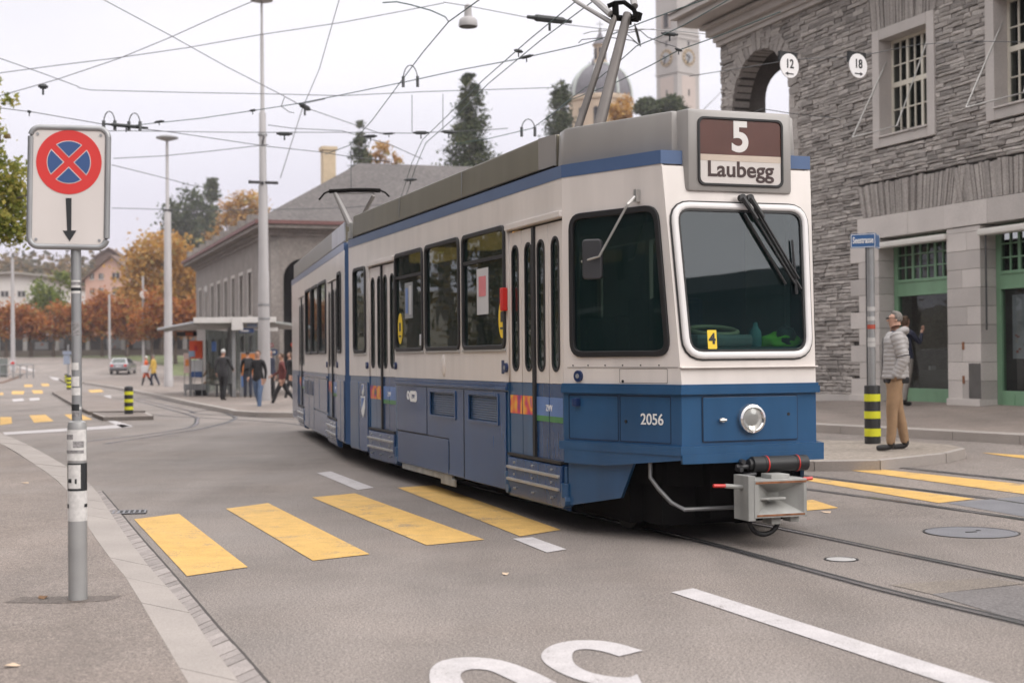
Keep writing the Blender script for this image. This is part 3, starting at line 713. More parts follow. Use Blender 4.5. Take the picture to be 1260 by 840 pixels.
def crest(y, z, s, parent):                                      # city crest: white shield with darker half, small lettering
    sh = [(-.5, .6), (.5, .6), (.5, -.1), (.32, -.45), (0, -.7), (-.32, -.45), (-.5, -.1)]
    c = plate('crest', [[(-y+a*s, z+b*s) for a, b in sh]], .003, sM(.0135), m_txt, parent)
    plate('crest_field', [[(-y+a*s, z+b*s) for a, b in [(-.40, .5), (.40, .5), (-.40, -.25)]]], .003, sM(.0155), m_adb, c)
    return c
crest(7.17, .86, .22, tram); crest(7.17, 1.08, .12, tram)
o_ = text('operator_logo', 'O', .13, sM(.012) @ Matrix.Translation((-4.92, 1.05, 0)), m_txt, tram, bold=.006)
plate('logo_plate', [rr(-4.85, .985, -4.55, 1.11, .05, 5)], .003, sM(.012), m_txt, o_); text('logo_lettering', 'zvv', .1, sM(.0145) @ Matrix.Translation((-4.70, 1.055, 0)), m_bluel, o_)
# nose: blue lower part on the tapered sides and front
NZ0, NZ1 = .70, 1.26
ny = -1.25
nose = MB(); out = [(-1.1, .02), (-1.097, 0.0), (-.602, -1.235), (.602, -1.235), (1.097, 0.0), (1.1, .02)]
n6 = len(out)
nose.add([(x, y, z) for z in (NZ0, NZ1) for x, y in out], [(i, i+1, i+1+n6, i+n6) for i in range(n6-1)]+[tuple(range(n6)), tuple(range(n6, 2*n6))])
NOSE = nose.build('nose', m_blue, tram)
sk = [(.045, .235), (.66, .34), (.80, .62), (.86, .72), (.045, .72)]
plate('nose_skirt', [sk], .03, tM(-.02), m_blue, NOSE); plate('nose_skirt', [sk], .03, Mx @ tM(-.02), m_blue, NOSE)
# band above, bumper lip below: both run right round the nose
def band(z0, z1, o0, o1, mt, name, parent, y_end=0.0, bev=.006):
    mb = MB()
    def ring(o): return [(-1.1-o*.95, y_end), (-.6-o*.75, -1.24-o), (.6+o*.75, -1.24-o), (1.1+o*.95, y_end)]
    A, B = ring(o0), ring(o1)
    for k in range(3):
        a0, a1, b0, b1 = A[k], A[k+1], B[k], B[k+1]
        q = [(*a0, z0), (*a1, z0), (*b1, z0), (*b0, z0), (*a0, z1), (*a1, z1), (*b1, z1), (*b0, z1)]
        mb.add(q, [(0, 1, 2, 3), (4, 5, 6, 7), (0, 1, 5, 4), (2, 3, 7, 6), (1, 2, 6, 5), (0, 3, 7, 4)])
    return mb.build(name, mt, parent)
band(1.19, 1.245, -.01, .028, m_blue, 'nose_band', NOSE); band(1.245, 1.268, -.01, .018, m_blue, 'nose_band', NOSE)
band(.715, .785, -.01, .05, m_blue, 'bumper', tram)
# apron hanging below the lip on the tapered sides, deeper towards the bend
ap = [(.045, .60), (.55, .60), (LT+.02, .68), (LT+.02, .75), (.045, .75)]
plate('bumper_apron', [ap], .03, tM(.028), m_blue, NOSE); plate('bumper_apron', [ap], .03, Mx @ tM(.028), m_blue, NOSE)
plate('bumper_apron', [[(-.63, fv(.655)), (.63, fv(.655)), (.63, fv(.73)), (-.63, fv(.73))]], .03, basis((0, -1.285, 1.26), (1, 0, 0), (0, 0, 1)), m_blue, NOSE)
FP = basis((0, -1.24, 0), (1, 0, 0), (0, 0, 1))
def fP(o): M = FP.copy(); M.translation = (0, -1.24-o, 0); return M
m_seam = pm('seam_dark_blue', (.006, .02, .05), .6)
hatch = plate('hatch', [rr(-.42, .82, .42, 1.165, .012, 3)], .008, fP(.004), m_blue, tram, bevel=.002)
plate('hatch_seam', [rr(-.428, .812, .428, 1.173, .014, 3), rr(-.420, .82, .42, 1.165, .012, 3)], .004, fP(.0), m_seam, hatch)
mb = MB(); mb.tube([(-.29, -1.27, .985), (-.23, -1.275, .985)], .012, 8); mb.box(-.275, -1.275, .968, -.245, -1.24, 1.002); mb.build('latch', m_alu, hatch, bevel=.004)
mb = MB(); mb.tube([(.34, -1.252, 1.02), (.34, -1.24, 1.02)], .013, 10); mb.build('lock', m_rub, hatch)
mb = MB(); mb.tube([(.0, -1.262, .99), (0, -1.24, .99)], .10, 28); HL = mb.build('headlight', m_dgrey, tram)
mb = MB(); HB = basis((0, -1.24, .99), (1, 0, 0), (0, 0, 1))
mb.lathe([(.085, .04), (.095, .052), (.112, .045), (.118, .02), (.118, 0)], 32, 0, HB, caps=False); mb.build('rim', pm('chrome', (.75, .74, .72), .12, metal=1., var=.03), HL, smooth=True)
mb = MB(); mb.lathe([(.001, .058), (.035, .055), (.065, .047), (.088, .035)], 28, 0, HB, caps=False)
lens = glass('headlight_glass', (.9, .9, .88), .08, .6, base=(.55, .55, .52), gl=1.6, wob=.8); mb.build('lens', lens, HL, smooth=True)
mb = MB(); mb.lathe([(.02, .012), (.05, .018), (.085, .034)], 24, 0, HB, caps=False); mb.build('reflector', MATS['chrome'], HL, smooth=True)
# tapered side details: number, hatches, lamp button, screws
def tP(o): return tM(o)
plate('hatch_seam', [rr(.66, .80, 1.22, 1.175, .012, 3), rr(.667, .807, 1.213, 1.168, .010, 3)], .004, tM(.0), m_seam, NOSE)
plate('hatch_seam', [rr(.06, .80, .645, 1.175, .012, 3), rr(.067, .807, .638, 1.168, .010, 3)], .004, tM(.0), m_seam, NOSE)
m_sw = pm('seam_white', (.30, .275, .255), .6)
plate('hatch_seam', [rr(.66, 1.275, 1.19, 1.395, .012, 3), rr(.666, 1.281, 1.184, 1.389, .010, 3)], .004, tM(.0), m_sw, BODY)
plate('hatch_seam', [[(.05, 1.40), (1.30, 1.40), (1.30, 1.406), (.05, 1.406)]], .006, tM(.001), m_sw, BODY)
text('fleet_number', '2056', .125, tM(.004) @ Matrix.Translation((1.02, .985, 0)), m_txt, tram, bold=.0012)
mb = MB(); Mt = tM(0)
for x_, z_, r_ in ((.70, 1.29, .012), (.73, .965, .014), (.12, 1.42, .006), (.30, 1.42, .006), (.5, 1.42, .006), (.7, 1.42, .006), (.9, 1.42, .006), (1.1, 1.42, .006)):
    mb.tube([Mt @ Vector((x_, z_, .006)), Mt @ Vector((x_, z_, -.01))], r_, 10)
mb.build('screws', m_rub, BODY)
mb = MB(); mb.tube([Mt @ Vector((.19, 1.33, .02)), Mt @ Vector((.19, 1.33, -.01))], .048, 16); o_ = mb.build('door_button', m_dblue, tram)
mb = MB(); mb.tube([Mt @ Vector((.19, 1.33, .025)), Mt @ Vector((.19, 1.33, .01))], .02, 12); mb.build('button_cap', m_grey, o_)
mb = MB(); mb.box(-.03, -.035, -.02, .03, .035, .045, M=Mt @ Matrix.Translation((.17, 1.11, 0))); mb.build('marker_lamp', m_dblue, tram, bevel=.012)
# cab window and windscreen
win_part('cab_window', cw, tM, tram, m_gl, fw=.05); win_part('cab_window', cw, lambda o: Mx @ tM(o), tram, glass('dark_cab_glass', (.12, .17, .16), .015, .01, base=(.008, .016, .016), gl=1.42), fw=.05)
m_frame = pm('windscreen_frame_white', (.72, .70, .69), .3, var=.03, coat=.3)
wsf = plate('windscreen', [offs(ws, .05), offs(ws, -.006)], .05, fM(.012), m_frame, tram, bevel=.02)
plate('rubber_seal', [offs(ws, -.004), offs(ws, -.022)], .03, fM(.008), m_rub, wsf); plate('rubber_seal', [offs(ws, .062), offs(ws, .045)], .02, fM(.0), m_rub, wsf)
plate('pane', [offs(ws, -.012)], .006, fM(.004), m_glw, wsf)
# driver's desk seen through the windscreen
mb = MB(); mb.prism([(-.52, -1.17), (.52, -1.17), (.66, -.78), (-.66, -.78)], 1.3, 1.56); mb.build('driver_desk', pm('desk_teal', (.03, .06, .06), .5), tram, bevel=.02)
mb = MB(); mb.prism([(-.4, -1.12), (.1, -1.12), (.16, -.9), (-.46, -.9)], 1.56, 1.66); mb.build('instrument_hood', pm('instrument_grey', (.26, .28, .27), .5), tram, bevel=.03)
mb = MB(); tw_ = [(-.14+.20*cos(k*pi/16), -.90+.16*sin(k*pi/16), 1.695+.035*sin(k*pi/16)) for k in range(33)]; mb.tube(tw_, .019, 8, caps=False); mb.build('steering_wheel', pm('cream_plastic', (.55, .45, .28), .45), tram, smooth=True)
mb = MB(); mb.lathe([(.045, 0), (.05, .02), (.05, .12), (.02, .17), (.02, .2)], 14, 0, Matrix.Translation((.17, -1.03, 1.56))); mb.build('water_bottle', pm('bottle_teal', (.12, .30, .32), .25), tram, smooth=True)
def blob(name, c, r, mt, parent, seed=0, lo=.3, sub=3):
    bm = bmesh.new(); bmesh.ops.create_icosphere(bm, subdivisions=sub, radius=1)
    for v in bm.verts:
        d = 1+lo*mnoise.noise(v.co*1.7+Vector((seed, seed*2, 0))); v.co = Vector((c[0]+v.co.x*r[0]*d, c[1]+v.co.y*r[1]*d, c[2]+v.co.z*r[2]*d))
    me = bpy.data.meshes.new(name); bm.to_mesh(me); bm.free(); me.materials.append(mt); me.polygons.foreach_set('use_smooth', [True]*len(me.polygons))
    return link(bpy.data.objects.new(name, me), parent)
blob('safety_vest', (.40, -1.02, 1.60), (.17, .10, .07), pm('hivis_green', (.22, .62, .03), .7), tram, 3, .6); blob('dark_bag', (.44, -1.04, 1.63), (.10, .08, .10), m_dgrey, tram, 5)
pl = plate('course_number', [rr(-.36, 1.55, -.28, 1.70, .006, 2)], .003, fM(.0115) @ Matrix.Translation((0, -1.265, 0)), m_yst, tram)
text('course_digit', '4', .115, fM(.0135) @ Matrix.Translation((0, -1.265, 0)) @ Matrix.Translation((-.32, 1.627, .0)), m_rub, pl, bold=.004)
# seat and driver compartment bulk
mb = MB(); mb.box(-.3, -.45, .9, .2, -.05, 1.35); mb.box(-.3, -.08, 1.3, .2, .03, 2.0); mb.build('driver_seat', m_seat, tram, bevel=.05)
# wipers: two arms pivoted over the screen, both swept to the right
def fpt(x, z, o): return fM(o) @ Vector((x, fv(z), 0))
for x0, x1, z1, k in ((-.01, .43, 2.06, 0), (.06, .47, 2.10, 1)):
    mb = MB(); mb.tube([fpt(x0, 2.745, .04), fpt(x0, 2.745, .085)], .03, 12); mb.tube([fpt(x0, 2.745, .075), fpt(x0+.25*(x1-x0), 2.745-.25*(2.745-z1), .09)], [.026, .016], 8)
    mb.tube([fpt(x0, 2.745, .08), fpt(x1, z1, .055)], .010, 6); w_ = mb.build('wiper', m_rub, tram)
    mb = MB(); a, b = ((.10, 2.70), (.50, 2.02)) if k else ((.02, 2.62), (.36, 2.06)); p, q = fpt(*a, .03), fpt(*b, .03)
    mb.tube([p, q], .012, 6); mb.build('wiper_blade', m_rub, w_)
mb = MB(); mb.tube([fpt(.445, 2.42, .03), fpt(.455, 1.98, .03)], [.008, .014], 6); mb.build('wiper_blade', m_rub, tram)
# mirror on its bent arm
mb = MB(); A0 = tM(0) @ Vector((.90, 2.77, .05)); A1 = tM(0) @ Vector((.88, 2.71, .11)); A2 = tM(0) @ Vector((.63, 2.30, .19)); A3 = tM(0) @ Vector((.44, 2.27, .20))
mb.tube([A0, A1, A2, A2.lerp(A3, .3), A3], .011, 8); mb.box(-.015, -.05, -.01, .015, .05, .05, M=tM(0) @ Matrix.Translation((.90, 2.78, 0))); arm = mb.build('mirror_arm', m_alu, tram)
mc = tM(0) @ Vector((.53, 2.285, .165)); Mm = Matrix.Translation(mc) @ Matrix.Rotation(radians(-40), 4, 'Z')
Mp = Mm @ Matrix.Rotation(radians(90), 4, 'X')
plate('mirror', [rr(-.085, -.165, .085, .165, .035)], .05, Mp, m_dgrey, tram, bevel=.014)
# roof: cab fairing with the destination box, long olive fairing behind it
mb = MB(); tp = [(-1.02, .30), (-1.06, .05), (-.56, -1.02), (.56, -1.02), (1.06, .05), (1.02, .30)]
mb.prism(tp, Z2, ZF, 0, [(x*.985, y*.99) for x, y in tp]); mb.build('cab_fairing', m_fair, tram, bevel=.025, smooth=True)
ol = [(-1.02, .34), (-1.075, .62), (-1.075, 7.86), (1.075, 7.86), (1.075, .62), (1.02, .34)]
mb = MB(); mb.prism(ol, Z2+.035, ZF-.005, 0, [(x*.99, y) for x, y in ol]); fo = mb.build('roof_fairing', m_olive, tram, bevel=.015)
mb = MB(); ch = [(-1.078, .615), (-1.023, .335), (-1.015, .335), (-1.07, .615)]; mb.prism(ch, Z2+.04, ZF-.01); mb.build('fairing_corner', m_fair, fo)
mb = MB()
for y in (2.9, 5.4): mb.box(-1.0772, y-.002, Z2+.04, -1.07, y+.002, ZF-.02)
mb.build('fairing_joint', m_grey, fo)
mb = MB(); mb.box(-1.06, .3, Z2, 1.06, 7.9, Z2+.04); mb.build('fairing_gap', m_blk, fo)
BX = .465; by = -1.125
mb = MB(); prof = [(-BX, -1.0), (-BX+.02, by), (BX-.02, by), (BX, -1.0)]
mb.prism([(-.52, -.98), (-BX, by), (BX, by), (.52, -.98)], 2.80, ZF+.005); SB = mb.build('destination_box', m_fair, tram, bevel=.03, smooth=True)
DB = basis((0, by, 0), (1, 0, 0), (0, 0, 1))
def dM(o): M = DB.copy(); M.translation = (0, by-o, 0); return M
DC = (2.855, 3.385)
plate('display_frame', [rr(-.385, 2.845, .385, 3.395, .055), rr(-.365, 2.865, .365, 3.375, .045)], .018, dM(.006), m_rub, SB, bevel=.004)
plate('display_upper', [[(-.366, 3.095), (.366, 3.095)] + rr(-.366, 2.87, .366, 3.374, .045)[:12]], .004, dM(.0025), pm('display_brown', (.110, .044, .034), .35, var=.15, vs=3), SB)
plate('display_lower', [[(.366, 3.045), (-.366, 3.045)] + rr(-.366, 2.866, .366, 3.374, .045)[12:]], .004, dM(.0025), pm('display_white', (.70, .655, .62), .4, var=.03), SB)
plate('display_bar', [[(-.366, 3.045), (.366, 3.045), (.366, 3.095), (-.366, 3.095)]], .006, dM(.0035), pm('display_cream', (.62, .52, .43), .4), SB)
m_num = pm('display_digit', (.80, .77, .74), .4, var=.02)
text('line_number', '5', .335, dM(.0062) @ Matrix.Translation((-.005, 3.232, 0)), m_num, SB, bold=.010)
text('destination', 'Laubegg', .175, dM(.0062) @ Matrix.Translation((-.005, 2.975, 0)), pm('display_ink', (.055, .03, .028), .5), SB, bold=.0035, sx=1.06)
dg_ = glass('display_glass', (1, 1, 1), .03, .985, gl=1.35); plate('display_glass', [rr(-.37, 2.86, .37, 3.38, .045)], .003, dM(.011), dg_, SB)
# underframe, bogie, wheels, coupler, life guard
mb = MB(); mb.box(-.98, .0, .3, .98, 7.8, .86); mb.prism([(-.9, 0.0), (-.5, -1.0), (.5, -1.0), (.9, 0)], .45, .8); mb.box(-.85, 3.0, .15, .85, 5.2, .3); mb.box(-.60, -.86, .13, .60, -.5, .72); mb.box(-.72, -.5, .12, .72, .5, .6); mb.box(-.30, -1.12, .20, .42, -.86, .70); mb.box(-.95, 1.4, .2, -.9, 3.0, .3); mb.build('underframe', m_blk, tram)
def bogie(parent, yc, rear=False):
    mb = MB(); mb.box(-.62, yc-1.1, .28, -.56, yc+1.1, .5); mb.box(.56, yc-1.1, .28, .62, yc+1.1, .5); mb.box(-.6, yc-.12, .3, .6, yc+.12, .45); bg_ = mb.build('bogie', m_blk, parent, bevel=.02)
    if rear: bg_.matrix_local = RM()
    for y in (yc-.85, yc+.85):
        for x in (-.52, .52):
            mb = MB(); mb.tube([(x-.05, y, .34), (x+.05, y, .34)], .325, 24); mb.tube([(x-.07, y, .34), (x+.07, y, .34)], .12, 12); mb.build('wheel', m_rail_d, bg_, bevel=.01)
m_rail_d = pm('wheel_steel', (.025, .022, .021), .5, metal=.6, var=.3)
bogie(tram, .75); bogie(tram, 7.1)
mb = MB(); mb.tube([(-.70, -.86, .70), (-.70, -.86, .52), (-.66, -.93, .43), (-.60, -1.03, .33), (-.52, -1.10, .28), (.0, -1.14, .28), (.3, -1.12, .28)], .018, 8); mb.build('guard_rail', pm('guard_steel', (.20, .20, .20), .4, metal=.5), tram, smooth=True)
mb = MB(); mb.tube([(-.05, -1.34, .635), (.44, -1.34, .635)], .062, 18); mb.tube([(-.08, -1.34, .635), (-.05, -1.34, .635)], .045, 14); mb.tube([(.05, -1.34, .635), (.08, -1.34, .635)], .066, 18); mb.tube([(.33, -1.34, .635), (.36, -1.34, .635)], .066, 18); ac = mb.build('air_cylinder', m_rub, tram, bevel=.004, smooth=True)
mb = MB(); mb.tube([(.07, -1.345, .635), (.078, -1.345, .635)], .0675, 18); mb.tube([(.345, -1.345, .635), (.352, -1.345, .635)], .0675, 18); mb.build('red_band', m_red, ac)
mb = MB(); mb.tube([(-.18, -1.33, .62), (-.08, -1.34, .62)], .02, 8); mb.tube([(-.17, -1.36, .54), (-.02, -1.34, .56)], .022, 8); mb.tube([(-.14, -1.38, .66), (-.12, -1.30, .66)], .02, 8); mb.tube([(-.16, -1.38, .60), (-.16, -1.30, .60)], .018, 8); mb.build('hose_fitting', m_dgrey, tram)
cx0, cx1, cz0, cz1, cyf = -.16, .30, .24, .535, -1.58
cp = MB(); fr = [(cx0, cyf, cz0), (cx1, cyf, cz0), (cx1, cyf, cz1), (cx0, cyf, cz1)]
inn = [(cx0+.03, cyf, cz0+.025), (cx1-.025, cyf, cz0+.025), (cx1-.025, cyf, cz1-.025), (cx0+.03, cyf, cz1-.025)]
dp = [(.05, cyf+.16, .36), (.14, cyf+.16, .36), (.14, cyf+.16, .42), (.05, cyf+.16, .42)]
bk = [(x, cyf+.26, z) for x, _, z in fr]
cp.add(fr+inn+dp+bk, [(i, (i+1) % 4, (i+1) % 4+4, i+4) for i in range(4)]+[(i+4, (i+1) % 4+4, (i+1) % 4+8, i+8) for i in range(4)]+[(8, 9, 10, 11)]+[(i, (i+1) % 4, (i+1) % 4+12, i+12) for i in range(4)])
cp.box(cx0-.05, cyf+.005, cz0-.02, cx0+.012, cyf+.24, cz1+.03); cp.box(cx0+.05, cyf+.03, .375, .13, cyf+.1, .392); cp.box(.0, cyf+.02, cz1, .16, cyf+.18, cz1+.035); cp.box(.02, cyf+.06, cz0-.06, .1, cyf+.2, cz0); cp.box(.2, cyf+.08, cz0-.05, .28, cyf+.2, cz0)
CPL = cp.build('coupler', m_lgrey, tram, bevel=.004)
mb = MB(); mb.box(-.1, cyf+.26, .33, .16, -.95, .46); mb.build('drawbar', m_blk, CPL)
m_rust = pm('rusty_edge', (.22, .09, .04), .8, var=.4, vs=20)
mb = MB(); mb.box(cx0+.01, cyf-.004, cz1-.032, cx1-.005, cyf+.003, cz1-.016); mb.box(cx0+.02, cyf-.004, cz0+.012, cx1-.02, cyf+.003, cz0+.026); mb.build('rust_strip', m_rust, CPL)
mb = MB(); mb.tube([(cx0-.30, cyf+.1, cz1-.04), (cx0-.20, cyf+.1, cz1-.045)], .014, 8); mb.tube([(cx1-.02, cyf+.02, cz1-.01), (cx1+.06, cyf+.02, cz1-.005)], .014, 8); mb.build('release_handle', m_red, CPL)
mb = MB(); mb.tube([(cx0-.20, cyf+.1, cz1-.045), (cx0-.05, cyf+.1, cz1-.06)], .018, 8); mb.build('handle_shaft', m_lgrey, CPL)
hs = [(.06+.13*cos(t), cyf+.25, .2+.12*sin(t)) for t in [pi*1.05+k*pi*.95/10 for k in range(11)]]
mb = MB(); mb.tube(hs, .02, 8); mb.build('hose', m_rub, tram, smooth=True)
# small gear beside the steps
for y in (.02, 5.50, 1.45):
    mb = MB(); mb.tube([(-1.09, y-.03, .30), (-1.09, y-.03, .42)], .045, 10); mb.tube([(-1.12, y-.03, .27), (-1.04, y-.03, .27)], .055, 12); mb.tube([(-1.085, y-.03, .42), (-1.085, y-.03, .56)], .018, 8); mb.build('step_drive', m_blue, tram, bevel=.006)
# ---------------------------------------------- rear section on its own pivot
JY = 8.12; RA = radians(-6.6)
def RM(): return Matrix.Translation((0, JY, 0)) @ Matrix.Rotation(RA, 4, 'Z')
def RR(o): o.matrix_local = RM(); return o
RL = 10.1
rs = MB(); rs.box(-1.06, .12, 3.0, 1.06, RL, 3.13); rs.box(1.05, .12, Z0, 1.1, RL, 3.02); rs.box(-1.1, RL-.05, .3, 1.1, RL, 3.02); REAR = rs.build('rear_body_shell', m_white, tram)
REAR.matrix_local = RM()
W2 = [(.55, 1.02, 1.58, 2.74), (2.75, 3.95, 1.58, 2.74), (4.1, 5.3, 1.58, 2.74), (5.45, 6.6, 1.58, 2.74)]
D2 = [(1.2, 2.55), (7.0, 8.35)]
for a, b, ws_ in ((.12, 1.2, W2[:1]), (2.55, 7.0, W2[1:]), (8.35, RL, [])): wall_piece(a, b, ws_, REAR)
for a, b in D2:
    plate('door_header', [[(-b, 2.68), (-a, 2.68), (-a, Z1), (-b, Z1)]], .05, sM(-.025), m_white, REAR)
    make_door(a, b, REAR)
for w in W2: RR(win_part('window', srr(*w, .085), sM, tram, m_gl))
mb = MB(); mb.box(-1.104, .12, Z1-.005, 1.104, RL, Z2+.003); mb.build('roof_stripe', m_stripe, REAR)
mb = MB(); mb.box(-1.095, .12, .30, -1.02, 1.19, Zb); mb.box(-1.095, 2.56, .24, -1.02, 6.99, Zb); mb.box(-1.095, 8.36, .3, -1.02, RL, Zb); rlow = RR(mb.build('lower_side', m_blue, tram))
for a, b, c, d in ((2.6, 3.9, .64, 1.165), (2.6, 4.9, .26, .615), (3.95, 4.9, .64, 1.165), (4.95, 5.9, .26, 1.165), (5.95, 6.95, .26, 1.165), (.2, .62, .32, 1.18), (.66, 1.15, .32, 1.18), (8.5, 9.9, .3, 1.165)): spanel('side_panel', a, b, c, d, m_bluel, rlow)
for a, b in ((5.1, 5.75), (6.1, 6.8)): spanel('air_grille', a, b, .85, 1.1, m_gril, rlow, off=.012)
mb = MB(); mb.box(-1.125, 2.58, 1.18, -1.09, 6.97, 1.215); mb.build('side_rail', m_bluel, REAR)
mb = MB(); mb.box(-1.0, .2, .3, 1.0, RL-.2, .86); mb.box(-1.04, .12, .85, 1.04, RL-.1, .9); RR(mb.build('underframe', m_blk, tram))
mb = MB(); mb.box(-1.04, .12, 2.95, 1.04, RL-.1, 2.99); mb.box(.99, .12, .9, 1.04, RL-.1, 2.95); mb.build('interior_lining', m_int, REAR)
bogie(tram, 7.6, True)
m_fairb = pm('fairing_pale', (.30, .31, .34), .28, var=.1, streak=.2)
mb = MB(); mb.box(-1.075, .55, Z2+.03, 1.075, RL-.3, ZF-.02); rf = RR(mb.build('roof_fairing', m_olive, tram, bevel=.015))
mb = MB(); mb.box(-1.0785, .25, Z2+.04, -1.06, 2.0, ZF-.03); mb.build('fairing_plate', m_fairb, rf)
for y in (2.62, 1.08): onside('door_button', y, 1.4, .09, .09, m_dblue, REAR, .01, True, .02)
# bellows between the sections
mb = MB()
N = 10
prv = None
for k in range(N*2+1):
    f_ = k/(N*2); ang = RA*f_; yy = YL-.02 + (JY+.15-YL)*f_; ins = .03 if k % 2 else .0
    c, s = cos(ang), sin(ang)
    ring = []
    for x, z in ((-1.085+ins, .30), (-1.085+ins, 3.08-ins), (1.085-ins, 3.08-ins), (1.085-ins, .30)): ring.append((x*c, yy+x*s, z))
    if prv: mb.add(prv+ring, [(0, 1, 5, 4), (1, 2, 6, 5), (2, 3, 7, 6)])
    prv = ring
mb.build('bellows', pm('bellows_blue', (.035, .085, .19), .7, var=.15), tram)
mb = MB(); mb.box(-1.09, YL-.06, Z2+.02, -.98, YL+.10, ZF-.2); mb.box(-1.08, YL-.03, ZF-.2, -1.03, YL+.05, ZF-.08); mb.build('roof_bracket', m_lgrey, tram, bevel=.01)
# pantograph, raised, over the front section: lower arm of two tapering beams, elbow, upper frame
def onray(px, py, Y): return tram.matrix_basis.inverted() @ AT(px, py, Y)
def tloc(p): return Matrix.Translation((1.4719, 12.469, 0)) .inverted() @ p
Mw = (Matrix.Translation((1.4719, 12.469, 0)) @ Matrix.Rotation(TH, 4, 'Z')).inverted()
def L(px, py, Y): return Mw @ AT(px, py, Y)
m_pan = pm('pantograph_grey', (.125, .112, .104), .5, metal=.3, var=.15, streak=.2)
m_pan2 = pm('pantograph_pale', (.26, .248, .24), .4, metal=.4, var=.1)
mb = MB(); e1 = L(757, 20, 14.0); e2 = L(772, 18, 14.0)
b1 = L(713, 152, 13.6); b2 = L(738, 152, 13.4)
b1 = b1+(b1-e1)*.28; b2 = b2+(b2-e2)*.28
mb.tube([b1, e1], [.040, .030], 10); mb.tube([b2, e2], [.060, .044], 12); PAN = mb.build('pantograph', m_pan, tram, smooth=True)
mb = MB(); mb.tube([L(752, 22, 14), L(786, 24, 14)], .03, 10); mb.tube([L(748, 8, 14), L(757, 4, 14), L(768, 3, 14), L(780, 12, 14), L(784, 24, 14)], .024, 8); mb.tube([L(758, 24, 14), L(757, 4, 14)], .035, 8); mb.tube([L(783, 24, 13.9), L(785, 16, 13.9)], .05, 8); mb.tube([L(773, 18, 14), L(772, 30, 14)], .045, 8); mb.build('elbow_joint', m_blk, PAN, smooth=True)
mb = MB(); mb.tube([L(752, 18, 14), L(730, -1, 14.6), L(690, -46, 15.4)], [.036, .032, .026], 8); mb.tube([L(754, 29, 14), L(712, 4, 14.6), L(668, -30, 15.4)], [.025, .022, .02], 8); mb.tube([L(781, 8, 14), L(772, -30, 14.5)], .035, 8); mb.tube([L(690, -46, 15.4), L(668, -46, 15.2), L(772, -52, 15.6)], .03, 8); mb.build('upper_arm', m_pan2, PAN, smooth=True)
# rear pantograph, folded flat: contact bar with drooping horns on two pale arms
mb = MB(); Yp = 20.2
mb.tube([L(405, 235.5, Yp), L(418, 235, Yp), L(433, 234, Yp), L(452, 234, Yp), L(468, 234.5, Yp)], .03, 8); mb.tube([L(468, 234.5, Yp), L(474, 237, Yp), L(479, 242, Yp)], .014, 6); mb.tube([L(405, 235.5, Yp), L(399, 238, Yp), L(392.5, 246, Yp)], .014, 6); FPn = mb.build('folded_pantograph', m_blk, tram, smooth=True)
mb = MB(); mb.tube([L(412.5, 238, Yp), L(431, 277, 20.0)], [.03, .05], 8); mb.tube([L(460, 240, Yp), L(450, 258, Yp+.3), L(446, 268, Yp+.4)], .03, 8); mb.tube([L(414, 238, Yp), L(440, 238, Yp), L(460, 237, Yp)], .012, 6); mb.build('pantograph_arm', m_pan2, FPn, smooth=True)
# ------------------------------------------------------------------ rails (need the tram's track)
MT = Matrix.Translation((1.4719, 12.469, 0)) @ Matrix.Rotation(TH, 4, 'Z')
def tw2(x, y): return (MT @ Vector((x, y, 0)))
RMW = MT @ RM()
n1, n2 = G(847, 663), G(940, 646.7)
rail([G(1420, 815), G(1340, 791), G(1260, 768), G(1100, 730), G(950, 690), n1, tw2(-.46, 1.5), tw2(-.5, 4.5), tw2(-.5, 7.8), RMW @ Vector((-.5, 4, 0)), RMW @ Vector((-.5, 9, 0)), RMW @ Vector((-1.2, 14, 0)), RMW @ Vector((-4.2, 20, 0)), G(236, 507.5), G(200, 498), G(165, 489.5)])
rail([G(1420, 742), G(1340, 728), G(1260, 713), G(1100, 680), n2, tw2(.50, 1.5), tw2(.5, 4.5), tw2(.5, 7.8), RMW @ Vector((.5, 4, 0)), RMW @ Vector((.5, 9, 0)), RMW @ Vector((-.1, 14, 0)), RMW @ Vector((-3, 20.5, 0)), G(262, 503), G(226, 497), G(190, 490)])
rail([G(1420, 668), G(1340, 653), G(1260, 639.5), G(1100, 616.5), G(990, 601.7), G(940, 594), G(880, 585)]); rail([G(1420, 644), G(1340, 632), G(1260, 620), G(1200, 611.5), G(992, 585.5), G(900, 574)])
rail([G(1400, 611), G(1260, 592), G(1150, 580), G(1040, 568), G(990, 563)])
rail([G(166, 492), G(232, 510), G(243, 517), G(236, 525), G(205, 531), G(160, 537), G(90, 545)]); rail([G(183, 482), G(240, 497), G(283, 510), G(287, 517), G(250, 527), G(200, 535), G(130, 546)])
